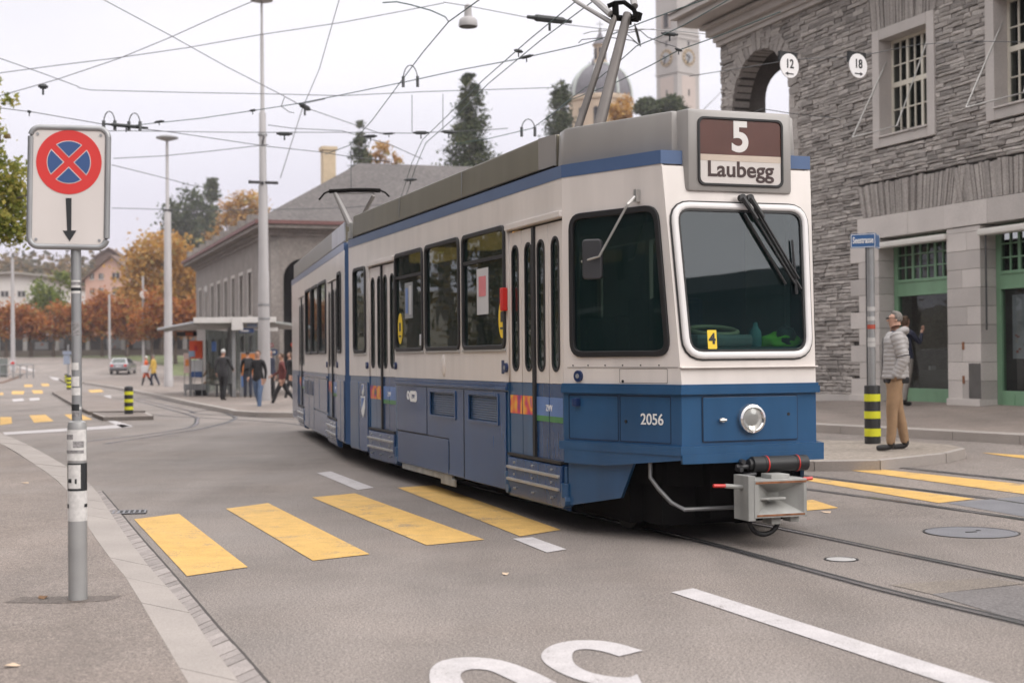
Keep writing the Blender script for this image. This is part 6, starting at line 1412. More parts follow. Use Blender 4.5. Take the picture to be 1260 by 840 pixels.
# ------------------------------------------------------------------ trees
def leaf_mb(points, size, rnd, mb=None, aspect=.62, up=.3):
    """points: (position, tint). Each point becomes one small bent leaf face"""
    mb = mb or MB()
    for p, t in points:
        a = rnd.uniform(0, 2*pi); e = rnd.uniform(-1, 1); d = Vector((cos(a)*sqrt(1-e*e), sin(a)*sqrt(1-e*e), e*.8+.0)).normalized()
        n = Vector((rnd.gauss(0, 1), rnd.gauss(0, 1), rnd.gauss(0, 1)+up)); s = d.cross(n)
        if s.length < .05: continue
        s.normalize(); L_ = size*rnd.uniform(.6, 1.35); w = L_*aspect*.5; q = d.cross(s)*(L_*.12)
        mb.add([p-d*L_*.5, p+s*w+q, p+d*L_*.5, p-s*w+q], [(0, 1, 2, 3)], 0, min(1, max(0, t)))
    return mb
def crown_points(rnd, clumps, n, noise_s=.6, seed=0):
    """leaf positions gathered in many small clusters spread through ellipsoid masses; leaves thin out in the gaps"""
    pts = []; tot = sum(c[3]*c[4]*c[5] for c in clumps)
    for (cx, cy, cz, rx, ry, rz) in clumps:
        k = max(8, int(n*rx*ry*rz/tot)); nb = max(5, int(k/26))
        for _ in range(nb):
            while True:
                v = Vector((rnd.uniform(-1, 1), rnd.uniform(-1, 1), rnd.uniform(-1, 1)))
                if .15 < v.length < 1: break
            v = v.normalized()*(v.length**.55)
            c = Vector((cx+v.x*rx, cy+v.y*ry, cz+v.z*rz)); sc = min(rx, ry, rz)*rnd.uniform(.16, .34)
            if mnoise.noise(c*noise_s+Vector((seed, 0, 0))) < -.22: continue
            tb = rnd.gauss(.5, .2)
            for _ in range(int(k/nb)): pts.append((c+Vector((rnd.gauss(0, sc), rnd.gauss(0, sc), rnd.gauss(0, sc*.8))), tb+rnd.gauss(0, .16)))
    return pts
m_bark = pm('bark', (.085, .066, .052), .9, var=.3, vs=3, bump=.6, bs=14)
def trunk_mb(rnd, h, r, limbs):
    mb = MB(); pts = [Vector((0, 0, -.3))]; rs = [r*1.25]
    for i in range(1, 6): pts.append(Vector((rnd.gauss(0, r*.25), rnd.gauss(0, r*.25), h*i/5))); rs.append(r*(1-.13*i))
    mb.tube(pts, rs, 9)
    for e in limbs:
        s = pts[3].lerp(pts[5], rnd.random()); m_ = s.lerp(e, .5)+Vector((rnd.gauss(0, .15), rnd.gauss(0, .15), .25)); mb.tube([s, m_, e], [r*.5, r*.3, r*.10], 6)
        for _ in range(2):
            f = m_.lerp(e, rnd.uniform(.1, .7)); g = f+Vector((rnd.gauss(0, 1), rnd.gauss(0, 1), rnd.uniform(.2, 1)))*((e-s).length*.28); mb.tube([f, g], [r*.16, r*.04], 5)
    return mb
def broadleaf(name, base, h, clumps, n, size, mt, label, group=None, tr=None, seed=1, noise_s=.6, cat='tree'):
    rnd = random.Random(seed); o = empty(name, base, 0, label, cat, group)
    limbs = [Vector((c[0], c[1], c[2]))*1.0 for c in clumps]
    trunk_mb(rnd, tr or h*.4, h*.022+.05, limbs).build('trunk', m_bark, o, smooth=True)
    leaf_mb(crown_points(rnd, clumps, n, noise_s, seed), size, rnd).build('crown', mt, o, normals=False); return o
def conifer(name, base, h, r, n, size, mt, label, seed=1, top=.0, shape=.8, group=None, cat='tree', z0=.06):
    rnd = random.Random(seed); o = empty(name, base, 0, label, cat, group); pts = []
    mb = MB(); mb.tube([(0, 0, -.5), (0, 0, h*.5), (0, 0, h*.98)], [h*.017+.05, h*.010+.03, .02], 8)
    nb = max(40, n//28)
    for _ in range(nb):
        t = rnd.random()**1.15; z = h*(z0+(1-z0)*t); a = rnd.uniform(0, 2*pi); R = r*(1-t)**shape*(.68+.8*mnoise.noise(Vector((cos(a)*1.6, sin(a)*1.6, z/h*9+seed))))
        R = max(.12*r*(1-t)+.02*r, R); fr = rnd.uniform(.45, 1); p0 = Vector((cos(a)*R*fr, sin(a)*R*fr, z-R*fr*.16)); sc = .062*h*(1-z0)*(.3+.7*(1-t)); tb = rnd.gauss(.5, .26)
        if mnoise.noise(p0*(9/(h*(1-z0)))+Vector((seed*3.1, 0, 0))) < -.16: continue
        if rnd.random() < .25: mb.tube([(0, 0, z), p0], [.05, .02], 4)
        for _ in range(n//nb): pts.append((p0+Vector((rnd.gauss(0, sc), rnd.gauss(0, sc), rnd.gauss(0, sc*.42))), tb+rnd.gauss(0, .15)))
    mb.build('trunk', m_bark, o); leaf_mb(pts, size, rnd, up=1.2).build('crown', mt, o, normals=False); return o
L_plane = leafmat('plane_leaves', [(.09, .12, .02), (.22, .25, .05), (.40, .38, .09), (.52, .43, .11)], .5)
L_gold = leafmat('golden_leaves', [(.22, .11, .025), (.42, .22, .05), (.56, .34, .10), (.38, .32, .12)], .4)
L_rust = leafmat('rust_leaves', [(.17, .05, .02), (.36, .12, .035), (.48, .21, .06), (.34, .26, .09)], .4)
L_con = leafmat('conifer_needles', [(.014, .028, .012), (.038, .060, .024), (.080, .105, .045), (.13, .145, .06)], .2)
L_green = leafmat('fresh_green_leaves', [(.05, .075, .012), (.10, .15, .02), (.19, .24, .035), (.26, .25, .05)], .35)
L_dull = leafmat('dull_wood_leaves', [(.055, .05, .025), (.11, .085, .038), (.18, .12, .05), (.12, .11, .05)], .25)
L_hill = leafmat('hill_leaves', [(.035, .042, .018), (.075, .070, .03), (.15, .10, .038), (.22, .13, .045)], .25)
def at_base(px, Y): r = ray(px, 440); x = r.x*Y/r.y; return Vector((x, Y, T(x, Y)))
# the near plane tree at the left edge
b = at_base(-62, 34); k = 34/FPX
def cl(px, py, rx, rz, Y, b, ry=None, dy=0.): c = AT(px, py, Y)-b; q = Y/FPX; return (c.x, dy, c.z, rx*q, (ry or rx)*q, rz*q)
broadleaf('plane_tree', b, 9, [cl(-6, 118, 22, 24, 34, b), cl(-12, 165, 36, 30, 34, b), cl(-2, 222, 32, 30, 34, b), cl(-8, 270, 42, 30, 34, b), cl(-70, 150, 46, 50, 34, b), cl(-90, 230, 50, 50, 34, b, dy=1)], 17000, .135, L_plane, 'green and yellow leafy tree reaching in at the left edge above the sign', tr=4.2, seed=11, noise_s=.9)
# conifers behind the station
b = at_base(580, 150); conifer('giant_conifer', b+Vector((0, 0, 0)), AT(582, 92, 150).z-b.z, 3.3, 19000, .36, L_con, 'tallest dark conifer rising above the far roof, left of the raised pantograph', 3, shape=.52, z0=.6)
b = at_base(693, 165); conifer('conifer', b, AT(692, 89, 165).z-b.z, 2.4, 11000, .36, L_con, 'slender dark conifer beside the church dome', 5, shape=.62, z0=.65)
b = at_base(445, 190); conifer('conifer', b, AT(446, 150, 190).z-b.z, 3.0, 6000, .42, L_con, 'hazy conifer peeking over the far roof near the chimney', 8, shape=.8, z0=.6)
b = at_base(262, 300); conifer('conifer', b, AT(265, 221, 300).z-b.z, 4.0, 8000, .8, L_con, 'tallest dark conifer on the wooded hill beside the lamp post', 9, shape=.8, z0=.2)
b = at_base(238, 290); broadleaf('dark_green_tree', b, 30, [cl(232, 262, 26, 28, 290, b), cl(248, 290, 24, 30, 290, b), cl(222, 300, 22, 26, 290, b)], 7500, .85, L_con, 'dark green crown on the hill left of the conifer', tr=20, seed=21, noise_s=.12)
b = at_base(290, 260); broadleaf('autumn_tree', b, 30, [cl(300, 258, 22, 20, 260, b), cl(278, 275, 18, 22, 260, b), cl(312, 275, 22, 18, 260, b), cl(265, 300, 20, 20, 260, b)], 7000, .7, L_gold, 'orange-brown autumn tree on the hill above the far building', tr=18, seed=22, noise_s=.12)
b = at_base(470, 200); broadleaf('autumn_tree', b, 24, [cl(468, 190, 16, 12, 200, b), cl(455, 192, 12, 9, 200, b), cl(482, 196, 12, 8, 200, b)], 1400, .5, L_gold, 'yellow tree top showing just over the ridge of the far roof', tr=20, seed=23, noise_s=.2)
b = at_base(200, 172); broadleaf('golden_tree', b, 16, [cl(200, 318, 34, 30, 172, b), cl(225, 345, 30, 34, 172, b), cl(175, 340, 28, 28, 172, b), cl(200, 372, 44, 26, 172, b), cl(236, 372, 20, 26, 172, b), cl(162, 368, 20, 18, 172, b)], 15000, .52, L_gold, 'large golden autumn tree behind the lamp post', tr=6, seed=24, noise_s=.25)
b = at_base(62, 205); broadleaf('green_tree', b, 14, [cl(62, 365, 22, 18, 205, b), cl(75, 350, 12, 14, 205, b), cl(52, 378, 20, 10, 205, b)], 4500, .5, L_green, 'bright green and yellow tree between the two pale houses', tr=6, seed=25, noise_s=.3)
# pollarded row along the far road
pr = [(-22, 384), (8, 386), (38, 388), (66, 392), (96, 392), (126, 388), (156, 384), (186, 386), (216, 384), (246, 388)]
for i, (px, py) in enumerate(pr):
    Y = 168-abs(px-40)*.03 if px < 160 else 150; b = at_base(px, Y); rnd = random.Random(i+60); tp = (375 if i < 5 else 362)+rnd.uniform(-5, 5)
    which = ('leftmost one cut by the picture edge', 'second from the left edge', 'third of the row', 'fourth, just left of the sign pole', 'behind the sign pole', 'in front of the pink house', 'directly behind the silver car', 'above the two walkers in orange and yellow', 'directly behind the lamp post', 'last of the row, beside the far wing')[i]
    broadleaf('rust_tree', b, 8, [cl(px, (tp+416)/2, 19, (416-tp)/2, Y, b), cl(px-11, 398, 13, 15, Y, b), cl(px+11, 396, 13, 17, Y, b), cl(px+2, 390, 14, 16, Y, b, dy=-.8)], 3600, .40, L_rust, 'rust-red clipped roadside tree, '+which, 'clipped autumn trees along the far road', tr=3.6, seed=60+i, noise_s=.5)
# shrubs by the tower
b = at_base(790, 175); broadleaf('round_shrub_tree', b, 20, [cl(797, 134, 15, 11, 175, b), cl(812, 140, 10, 8, 175, b)], 4000, .42, L_con, 'round dark green treetop at the foot of the clock tower, left one', tr=12, seed=31, noise_s=.3)
b = at_base(832, 170); broadleaf('round_shrub_tree', b, 20, [cl(828, 131, 18, 11, 170, b), cl(842, 134, 10, 9, 170, b)], 4000, .42, L_con, 'round dark green treetop right of its twin, below the clock', tr=12, seed=32, noise_s=.3)
b = at_base(765, 185); broadleaf('autumn_tree', b, 22, [cl(765, 132, 15, 16, 185, b), cl(755, 144, 12, 12, 185, b)], 1300, .5, L_gold, 'thin yellow tree in front of the church dome', tr=14, seed=33, noise_s=.3)
# trees beyond the left edge whose reflections darken the tram windows
for i, (x, y, h, m, lb) in enumerate(((-18.5, 33, 11, L_dull, 'leafy green tree standing outside the left edge nearer the camera'), (-23.5, 44, 13, L_dull, 'leafy green tree outside the left edge beyond the first one'), (-36, 59, 24, L_dull, 'very tall leafy tree outside the left edge by the side road'), (-46, 76, 27, L_dull, 'tallest leafy tree outside the left edge, farthest along the side road'))):
    broadleaf('plane_tree', Vector((x, y, 0)), h, [(0, 0, h*.65, h*.38, h*.38, h*.34), (1, -2, h*.42, h*.36, h*.36, h*.30)], 4500, .30, m, lb, tr=h*.4, seed=80+i, noise_s=.4)
# far wood on the hills: one mass, thousands of leaf clumps
rnd = random.Random(99); pts = []
for _ in range(4200):
    x = rnd.uniform(-190, 30); y = rnd.uniform(285, 520); 
    if x/y > .05: continue
    z = T(x, y); hgt = rnd.uniform(8, 17); tb = rnd.gauss(.5, .24)+.25*mnoise.noise(Vector((x*.03, y*.03, 0)))
    for _ in range(9): pts.append((Vector((x+rnd.gauss(0, 2.2), y+rnd.gauss(0, 2.2), z+hgt*rnd.uniform(.35, 1))), tb+rnd.gauss(0, .1)))
o = leaf_mb(pts, 2.3, rnd).build('far_wood', L_hill, normals=False); tag(o, 'brown and green autumn wood covering the distant hillside', 'wood', kind='stuff')
# ------------------------------------------------------------------ church dome and clock tower
def rot_dome():
    Y = 225.; b = at_base(740, Y); k = Y/FPX; c = AT(739, 122, Y); o = empty('domed_church', (c.x, Y, b.z), radians(18), 'pale church with a slate dome and lantern rising behind the tram roof', 'church')
    z = lambda py: AT(739, py, Y).z-b.z
    m_st = pm('church_stone', (.48, .38, .28), .85, var=.08, vs=.4); m_sl = pm('dome_slate', (.13, .125, .14), .55, var=.15, vs=.5, streak=.2); m_ri = pm('dome_rib', (.42, .46, .44), .5)
    mb = MB(); mb.lathe([(39*k, z(240)), (39*k, z(128)), (41*k, z(127)), (41*k, z(123)), (38*k, z(121))], 32); mb.build('drum', m_st, o)
    prof = [(38*k, z(121))]+[(38*k*cos(t)**.9, z(121)+(z(79)-z(121))*sin(t)) for t in [pi/2*i/10*.93 for i in range(1, 11)]]
    mb = MB(); mb.lathe(prof, 40); mb.build('dome', m_sl, o, smooth=True)
    mb = MB()
    for i in range(8):
        a = 2*pi*i/8+.2; mb.tube([((r+.1)*cos(a), (r+.1)*sin(a), zz) for r, zz in prof], .28, 5)
    mb.build('ribs', m_ri, o)
    mb = MB(); mb.lathe([(9.5*k, z(80)), (9.5*k, z(76)), (7.5*k, z(75)), (7.5*k, z(58)), (9.5*k, z(57)), (9.5*k, z(55))], 8); mb.build('lantern', m_st, o)
    mb = MB()
    for i in range(8):
        a = 2*pi*(i+.5)/8; rr_ = 7.1*k; M = Matrix.Translation((rr_*cos(a), rr_*sin(a), z(74))) @ Matrix.Rotation(a, 4, 'Z'); mb.box(-.05, -1.6*k, 0, .08, 1.6*k, z(60)-z(74), M=M)
    mb.build('lantern_openings', m_dgrey, o)
    mb = MB(); mb.lathe([(10*k, z(55.5)), (6*k, z(50)), (3*k, z(44)), (1*k, z(39)), (.4*k, z(36))], 16); mb.build('lantern_roof', m_sl, o, smooth=True)
    mb = MB(); mb.tube([(0, 0, z(37)), (0, 0, z(26))], .07, 6); mb.tube([(-.6, 0, z(30)), (.6, 0, z(30))], .07, 6); mb.lathe([(.05, z(38)), (.3, z(36.8)), (.05, z(35.6))], 10); mb.build('cross', m_galv, o)
    for i in range(12):
        a = 2*pi*i/12; M = Matrix.Rotation(a, 4, 'Z'); mb = MB(); mb.box(38.6*k, -3*k, z(158), 39.3*k, 3*k, z(140), M=M); mb.tube([M @ Vector((38.6*k, 0, z(140))), M @ Vector((39.3*k, 0, z(140)))], 3*k, 12); mb.build('window', m_dgrey, o)
    mb = MB()
    for i in range(4):
        a = 2*pi*i/4+.6; mb.lathe([(1.6*k, z(82)), (1.6*k, z(78)), (.2*k, z(74))], 6, 0, Matrix.Translation((16*k*cos(a), 16*k*sin(a), 0)))
    mb.build('pinnacles', m_sl, o)
rot_dome()
def tower():
    Y = 205.; b = at_base(834, Y); k = Y/FPX; c = AT(834, 100, Y); A = radians(45-9); o = empty('clock_tower', (c.x, Y, b.z), 0, 'pale stone bell tower with clock faces, partly hidden by the stone building', 'tower')
    z = lambda py: AT(834, py, Y).z-b.z; m_t = pm('tower_stone', (.385, .365, .35), .85, var=.1, vs=.3, fine=.08, bs=6); m_t2 = pm('tower_stone_warm', (.47, .405, .37), .85, var=.06); m_gold = pm('clock_gold', (.40, .31, .20), .5)
    Rz = Matrix.Rotation(radians(38), 4, 'Z'); h = 18.6*k
    def bx(mb, w, y0, y1, mi=0): mb.box(-w, -w, z(y0), w, w, z(y1), mi, M=Rz)
    mb = MB(); bx(mb, h, 330, 92); bx(mb, h*1.02, 92, 48); bx(mb, h, 48, -90); bx(mb, h*1.06, 94, 92); bx(mb, h*1.07, 53, 50); bx(mb, h*1.05, 47, 45); bx(mb, h*1.07, -3, -5); t_ = mb.build('shaft', m_t, o, bevel=.05)
    for q in range(4):
        M = Rz @ Matrix.Rotation(q*pi/2, 4, 'Z')
        mb = MB(); mb.box(-h*.62, -h-.04, z(250), h*.62, -h+.1, z(97), M=M); mb.build('inset_wall', m_t2, o)
        cM = M @ Matrix.Translation((0, -h*1.02-.05, z(74))) @ Matrix.Rotation(pi/2, 4, 'X')
        f = plate('clock_face', [circ(10.8*k)], .12, cM, m_gold, o); plate('dial_centre', [circ(6.4*k)], .05, cM @ Matrix.Translation((0, 0, .09)), m_galv, f)
        mb = MB()
        for i in range(12):
            a = 2*pi*i/12; mb.box(-.08, 7.6*k, .08, .08, 9.8*k, .13, M=cM @ Matrix.Rotation(a, 4, 'Z'))
        mb.box(-.10, -1*k, .13, .10, 8.4*k, .18, M=cM @ Matrix.Rotation(radians(-205), 4, 'Z')); mb.box(-.13, -1*k, .13, .13, 5.4*k, .18, M=cM @ Matrix.Rotation(radians(-300), 4, 'Z')); mb.build('clock_hands', m_dgrey, f)
        for sx_ in (-1,):
            mb = MB(); mb.box(-2.9*k, -h*1.02-.12, z(37), 2.9*k, -h*1.0-.02, z(22), M=M); mb.tube([M @ Vector((0, -h*1.02-.12, z(22))), M @ Vector((0, -h-.02, z(22)))], 2.9*k, 16); mb.build('belfry_opening', m_dgrey, o)
        mb = MB()
        for x in (-6.5, 6.5): mb.box((x-.8)*k, -h*1.03-.1, z(38), (x+.8)*k, -h, z(20), M=M); mb.tube([M @ Vector((x*k, -h*1.03-.1, z(37))), M @ Vector((x*k, -h*1.03-.1, z(18)))], .5*k, 6)
        mb.build('belfry_column', m_t2, o)
        mb = MB(); mb.box(-1.3*k, -h-.1, z(60), 1.3*k, -h+.05, z(54), M=M); mb.box(-.9*k, -h-.1, z(121), .9*k, -h+.05, z(113), M=M); mb.build('slit_window', m_dgrey, o)
    mb = MB(); q = [(Rz @ Vector(v)) for v in ((-h, -h, 0), (h, -h, 0), (h, h, 0), (-h, h, 0))]; mb.add([(v.x*1.1, v.y*1.1, z(-90)) for v in q]+[(0, 0, z(-190))], [(0, 1, 4), (1, 2, 4), (2, 3, 4), (3, 0, 4)]); mb.build('spire', m_roof2, o)
tower()
# ------------------------------------------------------------------ houses and walls across the far road
m_pinkw = pm('pink_render', (.56, .36, .29), .85, var=.06); m_whw = pm('pale_render', (.60, .575, .555), .85, var=.05); m_rbrown = pm('brown_tiles', (.13, .085, .065), .85, var=.2)
def house(name, x0, x1, ye, yr, ybase, Y, depth, rz, wall, roof, wins, label, over=.6, cat='house'):
    """x0..x1 picture extents of the front, ye eaves, yr ridge; wins: (x, y, w, h) in picture px on the front"""
    a = AT(x0, ye, Y); b = AT(x1, ye, Y); gz = T((a.x+b.x)/2, Y)-2; k = Y/FPX; o = empty(name, ((a.x+b.x)/2, Y, gz), rz, label, cat); w = (b.x-a.x)/2; H = a.z-gz; Hr = AT(x0, yr, Y).z-gz
    mb = MB(); mb.box(-w, 0, 0, w, depth, H)
    if Hr > H+.5: mb.add([(-w, 0, H), (w, 0, H), (0, 0, Hr), (-w, depth, H), (w, depth, H), (0, depth, Hr)], [(0, 1, 2), (3, 4, 5)])
    mb.build('wall', wall, o); mb = MB(); t = .3
    if Hr > H+.5:
        for s in (-1, 1): mb.add([(s*(w+over), -over, H-over*(Hr-H)/w), (0, -over, Hr), (0, depth+over, Hr), (s*(w+over), depth+over, H-over*(Hr-H)/w), (s*(w+over), -over, H-over*(Hr-H)/w+t), (0, -over, Hr+t), (0, depth+over, Hr+t), (s*(w+over), depth+over, H-over*(Hr-H)/w+t)], [(0, 1, 2, 3), (4, 5, 6, 7), (0, 1, 5, 4), (1, 2, 6, 5), (2, 3, 7, 6), (3, 0, 4, 7)])
    else: mb.box(-w-over, -over, H, w+over, depth+over, H+t*1.6)
    mb.build('roof', roof, o)
    for px, py, ww, hh_ in wins:
        x = (px-(x0+x1)/2)*k; z_ = AT(x0, py, Y).z-gz; mb = MB(); mb.box(x-ww*k/2, -.05, z_-hh_*k/2, x+ww*k/2, .1, z_+hh_*k/2); q = mb.build('window', m_dgrey, o); mb = MB(); mb.box(x-ww*k/2-.12, -.12, z_-hh_*k/2-.12, x+ww*k/2+.12, -.0, z_-hh_*k/2); mb.box(x-.05, -.08, z_-hh_*k/2, x+.05, -.04, z_+hh_*k/2); mb.build('sill', m_whw, q)
    return o
house('pink_house', 103, 172, 344, 316, 440, 232, 14, radians(-8), m_pinkw, m_rbrown, [(x, y, w_, h) for y in (340, 358, 377, 396) for x, w_, h in ((112, 5, 7), (124, 6, 7), (126.5, 0.5, 7), (143, 9, 8), (160, 7, 7))], 'pink gabled house with rows of windows behind the clipped trees')
house('white_house', -30, 58, 341, 337, 440, 240, 16, radians(6), m_whw, pm('flat_roof_grey', (.33, .31, .29), .8), [(x, y, 9, 7) for y in (362, 382) for x in (-14, 6, 26, 46)], 'long pale house with a flat roof at the far left', over=1.2)
house('pale_house', 20, 74, 352, 346, 440, 255, 12, radians(-5), m_whw, m_rbrown, [(x, y, 6, 7) for y in (366, 386) for x in (30, 44, 60)], 'pale house partly hidden behind the bright green tree')
house('hill_house', 118, 150, 316, 306, 440, 320, 10, radians(5), m_rbrown, m_rbrown, [(128, 322, 4, 4), (140, 322, 4, 4)], 'brown-roofed house up on the wooded hill above the pink house')
# dark underpass wall and low wall under the trees
Yw = 176; o = empty('retaining_wall', at_base(70, Yw), radians(-6), 'long dark retaining wall with pale posts under the row of clipped trees', 'wall')
mb = MB(); mb.box(-30, 0, -1, 22, .5, 2.6); mb.build('wall', pm('dark_wall', (.045, .042, .040), .9, var=.3, vs=.4), o)
mb = MB(); mb.box(-30, -1.2, -1, 22, -.9, .75); mb.build('low_wall', pm('low_wall', (.13, .11, .095), .9, var=.2, vs=.6), o)
for k in range(13):
    mb = MB(); x = -28+k*4+random.uniform(-.8, .8); mb.box(x-.22, -.8, -.5, x+.22, -.5, 3.1); mb.build('post', pm('post_grey', (.32, .31, .30), .8), o)
for k in range(9):
    mb = MB(); x = -24+k*5+random.uniform(-1.4, 1.4); mb.box(x, -.06, .9, x+random.uniform(1.2, 2.6), -.02, random.uniform(1.7, 2.4)); mb.build('panel', pm('panel_mid', (.17, .17, .175), .7), o)
# railing and notice at the far left corner
q = G(6, 466, .1); o = empty('railing', q, radians(70), 'grey metal railing at the far left pavement corner', 'railing')
mb = MB()
for k in range(9): mb.tube([(-3+k*.8, 0, 0), (-3+k*.8, 0, 1.1)], .05, 6)
for z_ in (.35, 1.1): mb.tube([(-3, 0, z_), (3.4, 0, z_)], .05, 6)
mb.build('rails', m_galv, o); mb = MB(); mb.box(-3, .05, .15, 0.4, .12, 1.6); mb.build('panel', pm('panel_greenish', (.16, .18, .17), .7), o)
q = G(16, 462, .1); o = empty('notice_board', q, 0, 'small white notice with a red mark on the post by the railing', 'notice'); kk = q.y/FPX
mb = MB(); mb.box(-3.5*kk, -.05, 7*kk, 3.5*kk, 0, 19*kk); mb.build('board', m_paper, o); mb = MB(); mb.tube([(0, -.09, 15*kk), (0, -.06, 15*kk)], 2.4*kk, 14); mb.build('red_mark', m_red, o); mb = MB(); mb.tube([(0, .04, 0), (0, .04, 19*kk)], .05, 6); mb.build('post', m_galv, o)
# blue-grey signal cabinet group by the sign pole
q = G(84, 462, 0); kk = q.y/FPX; o = empty('signal_post', q, 0, 'blue-grey signal box on a thin post behind the sign pole', 'signal')
mb = MB(); mb.tube([(0, 0, 0), (0, 0, 38*kk)], .08, 8); mb.build('post', m_galv, o); mb = MB(); mb.box(-6*kk, -.2, 26*kk, 6*kk, .1, 30*kk); mb.box(-5*kk, -.2, 14*kk, 2*kk, .1, 25*kk); mb.build('box', pm('cabinet_blue_grey', (.24, .28, .36), .6), o)
# ------------------------------------------------------------------ the opposite side of the square, seen only in reflections
def office(name, x, y, rz, w, d, h, label, mt):
    o = empty(name, (x, y, 0), rz, label, 'building'); mb = MB(); mb.box(-w/2, 0, 0, w/2, d, h); mb.build('wall', mt, o); mb = MB(); mb.box(-w/2-1.2, -1.4, h, w/2+1.2, d+1, h+.5); mb.build('roof', m_dgrey, o)
    for fl in range(max(2, int(h/3.6))):
        for k in range(int(w/4)):
            xx = -w/2+1+k*4; mb = MB(); mb.box(xx, -.06, 1.2+fl*3.4, xx+2.8, .1, 3.4+fl*3.4); q = mb.build('window', m_shop, o); mb = MB(); mb.box(xx+1.35, -.1, 1.2+fl*3.4, xx+1.45, -.06, 3.4+fl*3.4); mb.box(xx, -.1, 2.5+fl*3.4, xx+2.8, -.06, 2.6+fl*3.4); mb.build('frame', m_galv, q)
m_off = pm('office_dark', (.045, .05, .055), .7, var=.15)
office('office_block', 26, -9, radians(-132), 46, 12, 8.6, 'low dark office block with a flat roof across the square behind the camera', m_off)
office('corner_house', -22, 4, radians(84), 56, 14, 17, 'tall dark corner house across the left pavement outside the picture', m_off)
# ------------------------------------------------------------------ people: one skinned body each, clothes coloured on it, hair and bags as children
m_skin = pm('skin', (.42, .24, .17), .55, var=.05); m_shoe = pm('black_shoes', (.015, .014, .014), .5)
def cloth(name, col, r=.85): return pm(name, col, r, var=.14, vs=9, bump=.5, bs=26)
def person(label, loc, face, H, top, legs, pose, hair=None, hairstyle='short', shoe=None, lod=1, bulk=1.0, legw=1.08, armw=1.0, group=None, coat=0., top_rough=.85):
    """pose keys: lt, rt thigh swing (deg, + forward), lk, rk knee bend, la, ra upper-arm swing, le, re elbow bend, spread, lean, seat, turn (head), nod"""
    k = H/1.75; o = empty('person', loc, face, label, 'person', group)
    g = lambda n, d=0: radians(pose.get(n, d))
    lean = g('lean'); hipz = .93; th, shn = .44, .43
    V = []; E = []; Rd = []; LB = []
    def v(p, r, lb, par=None):
        V.append(Vector(p)); Rd.append(r if isinstance(r, tuple) else (r, r)); LB.append(lb)
        if par is not None: E.append((par, len(V)-1))
        return len(V)-1
    def up(z, y=0): return Vector((0, sin(lean)*z+y, cos(lean)*z))
    b = bulk
    pel = v((0, 0, 0), (.150*b, .115*b), 'hip'); wa = v(up(.20), (.140*b, .108*b), 'top', pel); ch = v(up(.38), (.160*b, .118*b), 'top', wa); sh_ = v(up(.50), (.105*b, .085*b), 'top', ch); nk = v(up(.575), (.050, .053), 'skin', sh_)
    hd0 = v(up(.64, .012+sin(g('nod'))*.02), (.066, .074), 'skin', nk); hd1 = v(up(.72, .016+sin(g('nod'))*.04), (.077, .094), 'skin', hd0); hd2 = v(up(.795, .006+sin(g('nod'))*.05), (.062, .076), 'skin', hd1)
    feet = []
    for s, T_, K_ in ((-1, 'lt', 'lk'), (1, 'rt', 'rk')):
        t, kn = g(T_), g(K_); sp_ = pose.get('spread', 0)*s
        hp = Vector((.085*s, 0, -.03)); kne = hp+Vector((.012*s+sp_*.5, sin(t)*th, -cos(t)*th)); an = kne+Vector((.0+sp_*.5, sin(t-kn)*shn, -cos(t-kn)*shn))
        h_ = v(hp+Vector((.005*s, 0, -.05)), (.094*b*legw, .100*b*legw), 'leg', pel); kk_ = v(kne, (.066*legw, .072*legw), 'leg', h_); cf = v(kne.lerp(an, .4)+Vector((0, -.012, 0)), (.060*legw, .066*legw), 'leg', kk_); a_ = v(an+Vector((0, 0, .002)), (.052*legw, .058*legw), 'leg', cf)
        tilt = (t-kn)*.55; d = Vector((.02*s, cos(tilt), sin(tilt)*.9))
        hl = v(an+Vector((0, -.015, -.045)), (.040, .036), 'shoe', a_); ft_ = v(an+d*.11+Vector((0, 0, -.052)), (.045, .034), 'shoe', hl); v(an+d*.185+Vector((0, 0, -.060)), (.034, .022), 'shoe', ft_); feet.append(an.z-.085)
    hands = []
    for s, A_, E_ in ((-1, 'la', 'le'), (1, 'ra', 're')):
        a, e = g(A_), g(E_); ou = pose.get('out', .05)+pose.get('lo' if s < 0 else 'ro', 0); so_ = up(.485)+Vector((.165*s*b, 0, 0)); el = so_+Vector((ou*s, sin(a)*.29, -cos(a)*.29)); inw = pose.get('in', 0)
        wr = el+Vector((-inw*s-.01*s, sin(a+e)*.25, -cos(a+e)*.25)); dd = (wr-el).normalized()
        s0 = v(so_, (.068*b, .070*b), 'top', sh_); s1 = v(so_.lerp(el, .5), (.056*b*armw, .058*b*armw), 'top', s0); e0 = v(el, (.047*b*armw, .050*b*armw), 'top', s1); w0 = v(wr-dd*.02, (.036, .036), 'top', e0); pm_ = v(wr+dd*.055, (.022, .036), 'hand' if pose.get('pocket', 0) != s else 'leg', w0); hands.append((wr, dd, s))
    zmin = min(feet); seat = pose.get('seat'); dz = (seat-(-.10)) if seat else -zmin
    fing = []
    for wr, dd, s in hands:
        if pose.get('pocket', 0) == s: continue
        f_ = Vector((0, 1, 0)); f_ = (f_-dd*f_.dot(dd)).normalized(); sd = dd.cross(f_)
        for j, l in enumerate((.062, .075, .070, .055)):
            q = wr+dd*.06+f_*(.028-.019*j); cur = sd*(.012*-s); i0 = v(q, .0098, 'hand'); i1 = v(q+dd*l*.5+cur*.3, .0092, 'hand', i0); v(q+dd*l*.95+cur*1.6, .0078, 'hand', i1); fing.append(i0)
        q = wr+dd*.03+f_*.03; i0 = v(q, .012, 'hand'); i1 = v(q+dd*.03+f_*.022, .0105, 'hand', i0); v(q+dd*.062+f_*.022, .009, 'hand', i1); fing.append(i0)
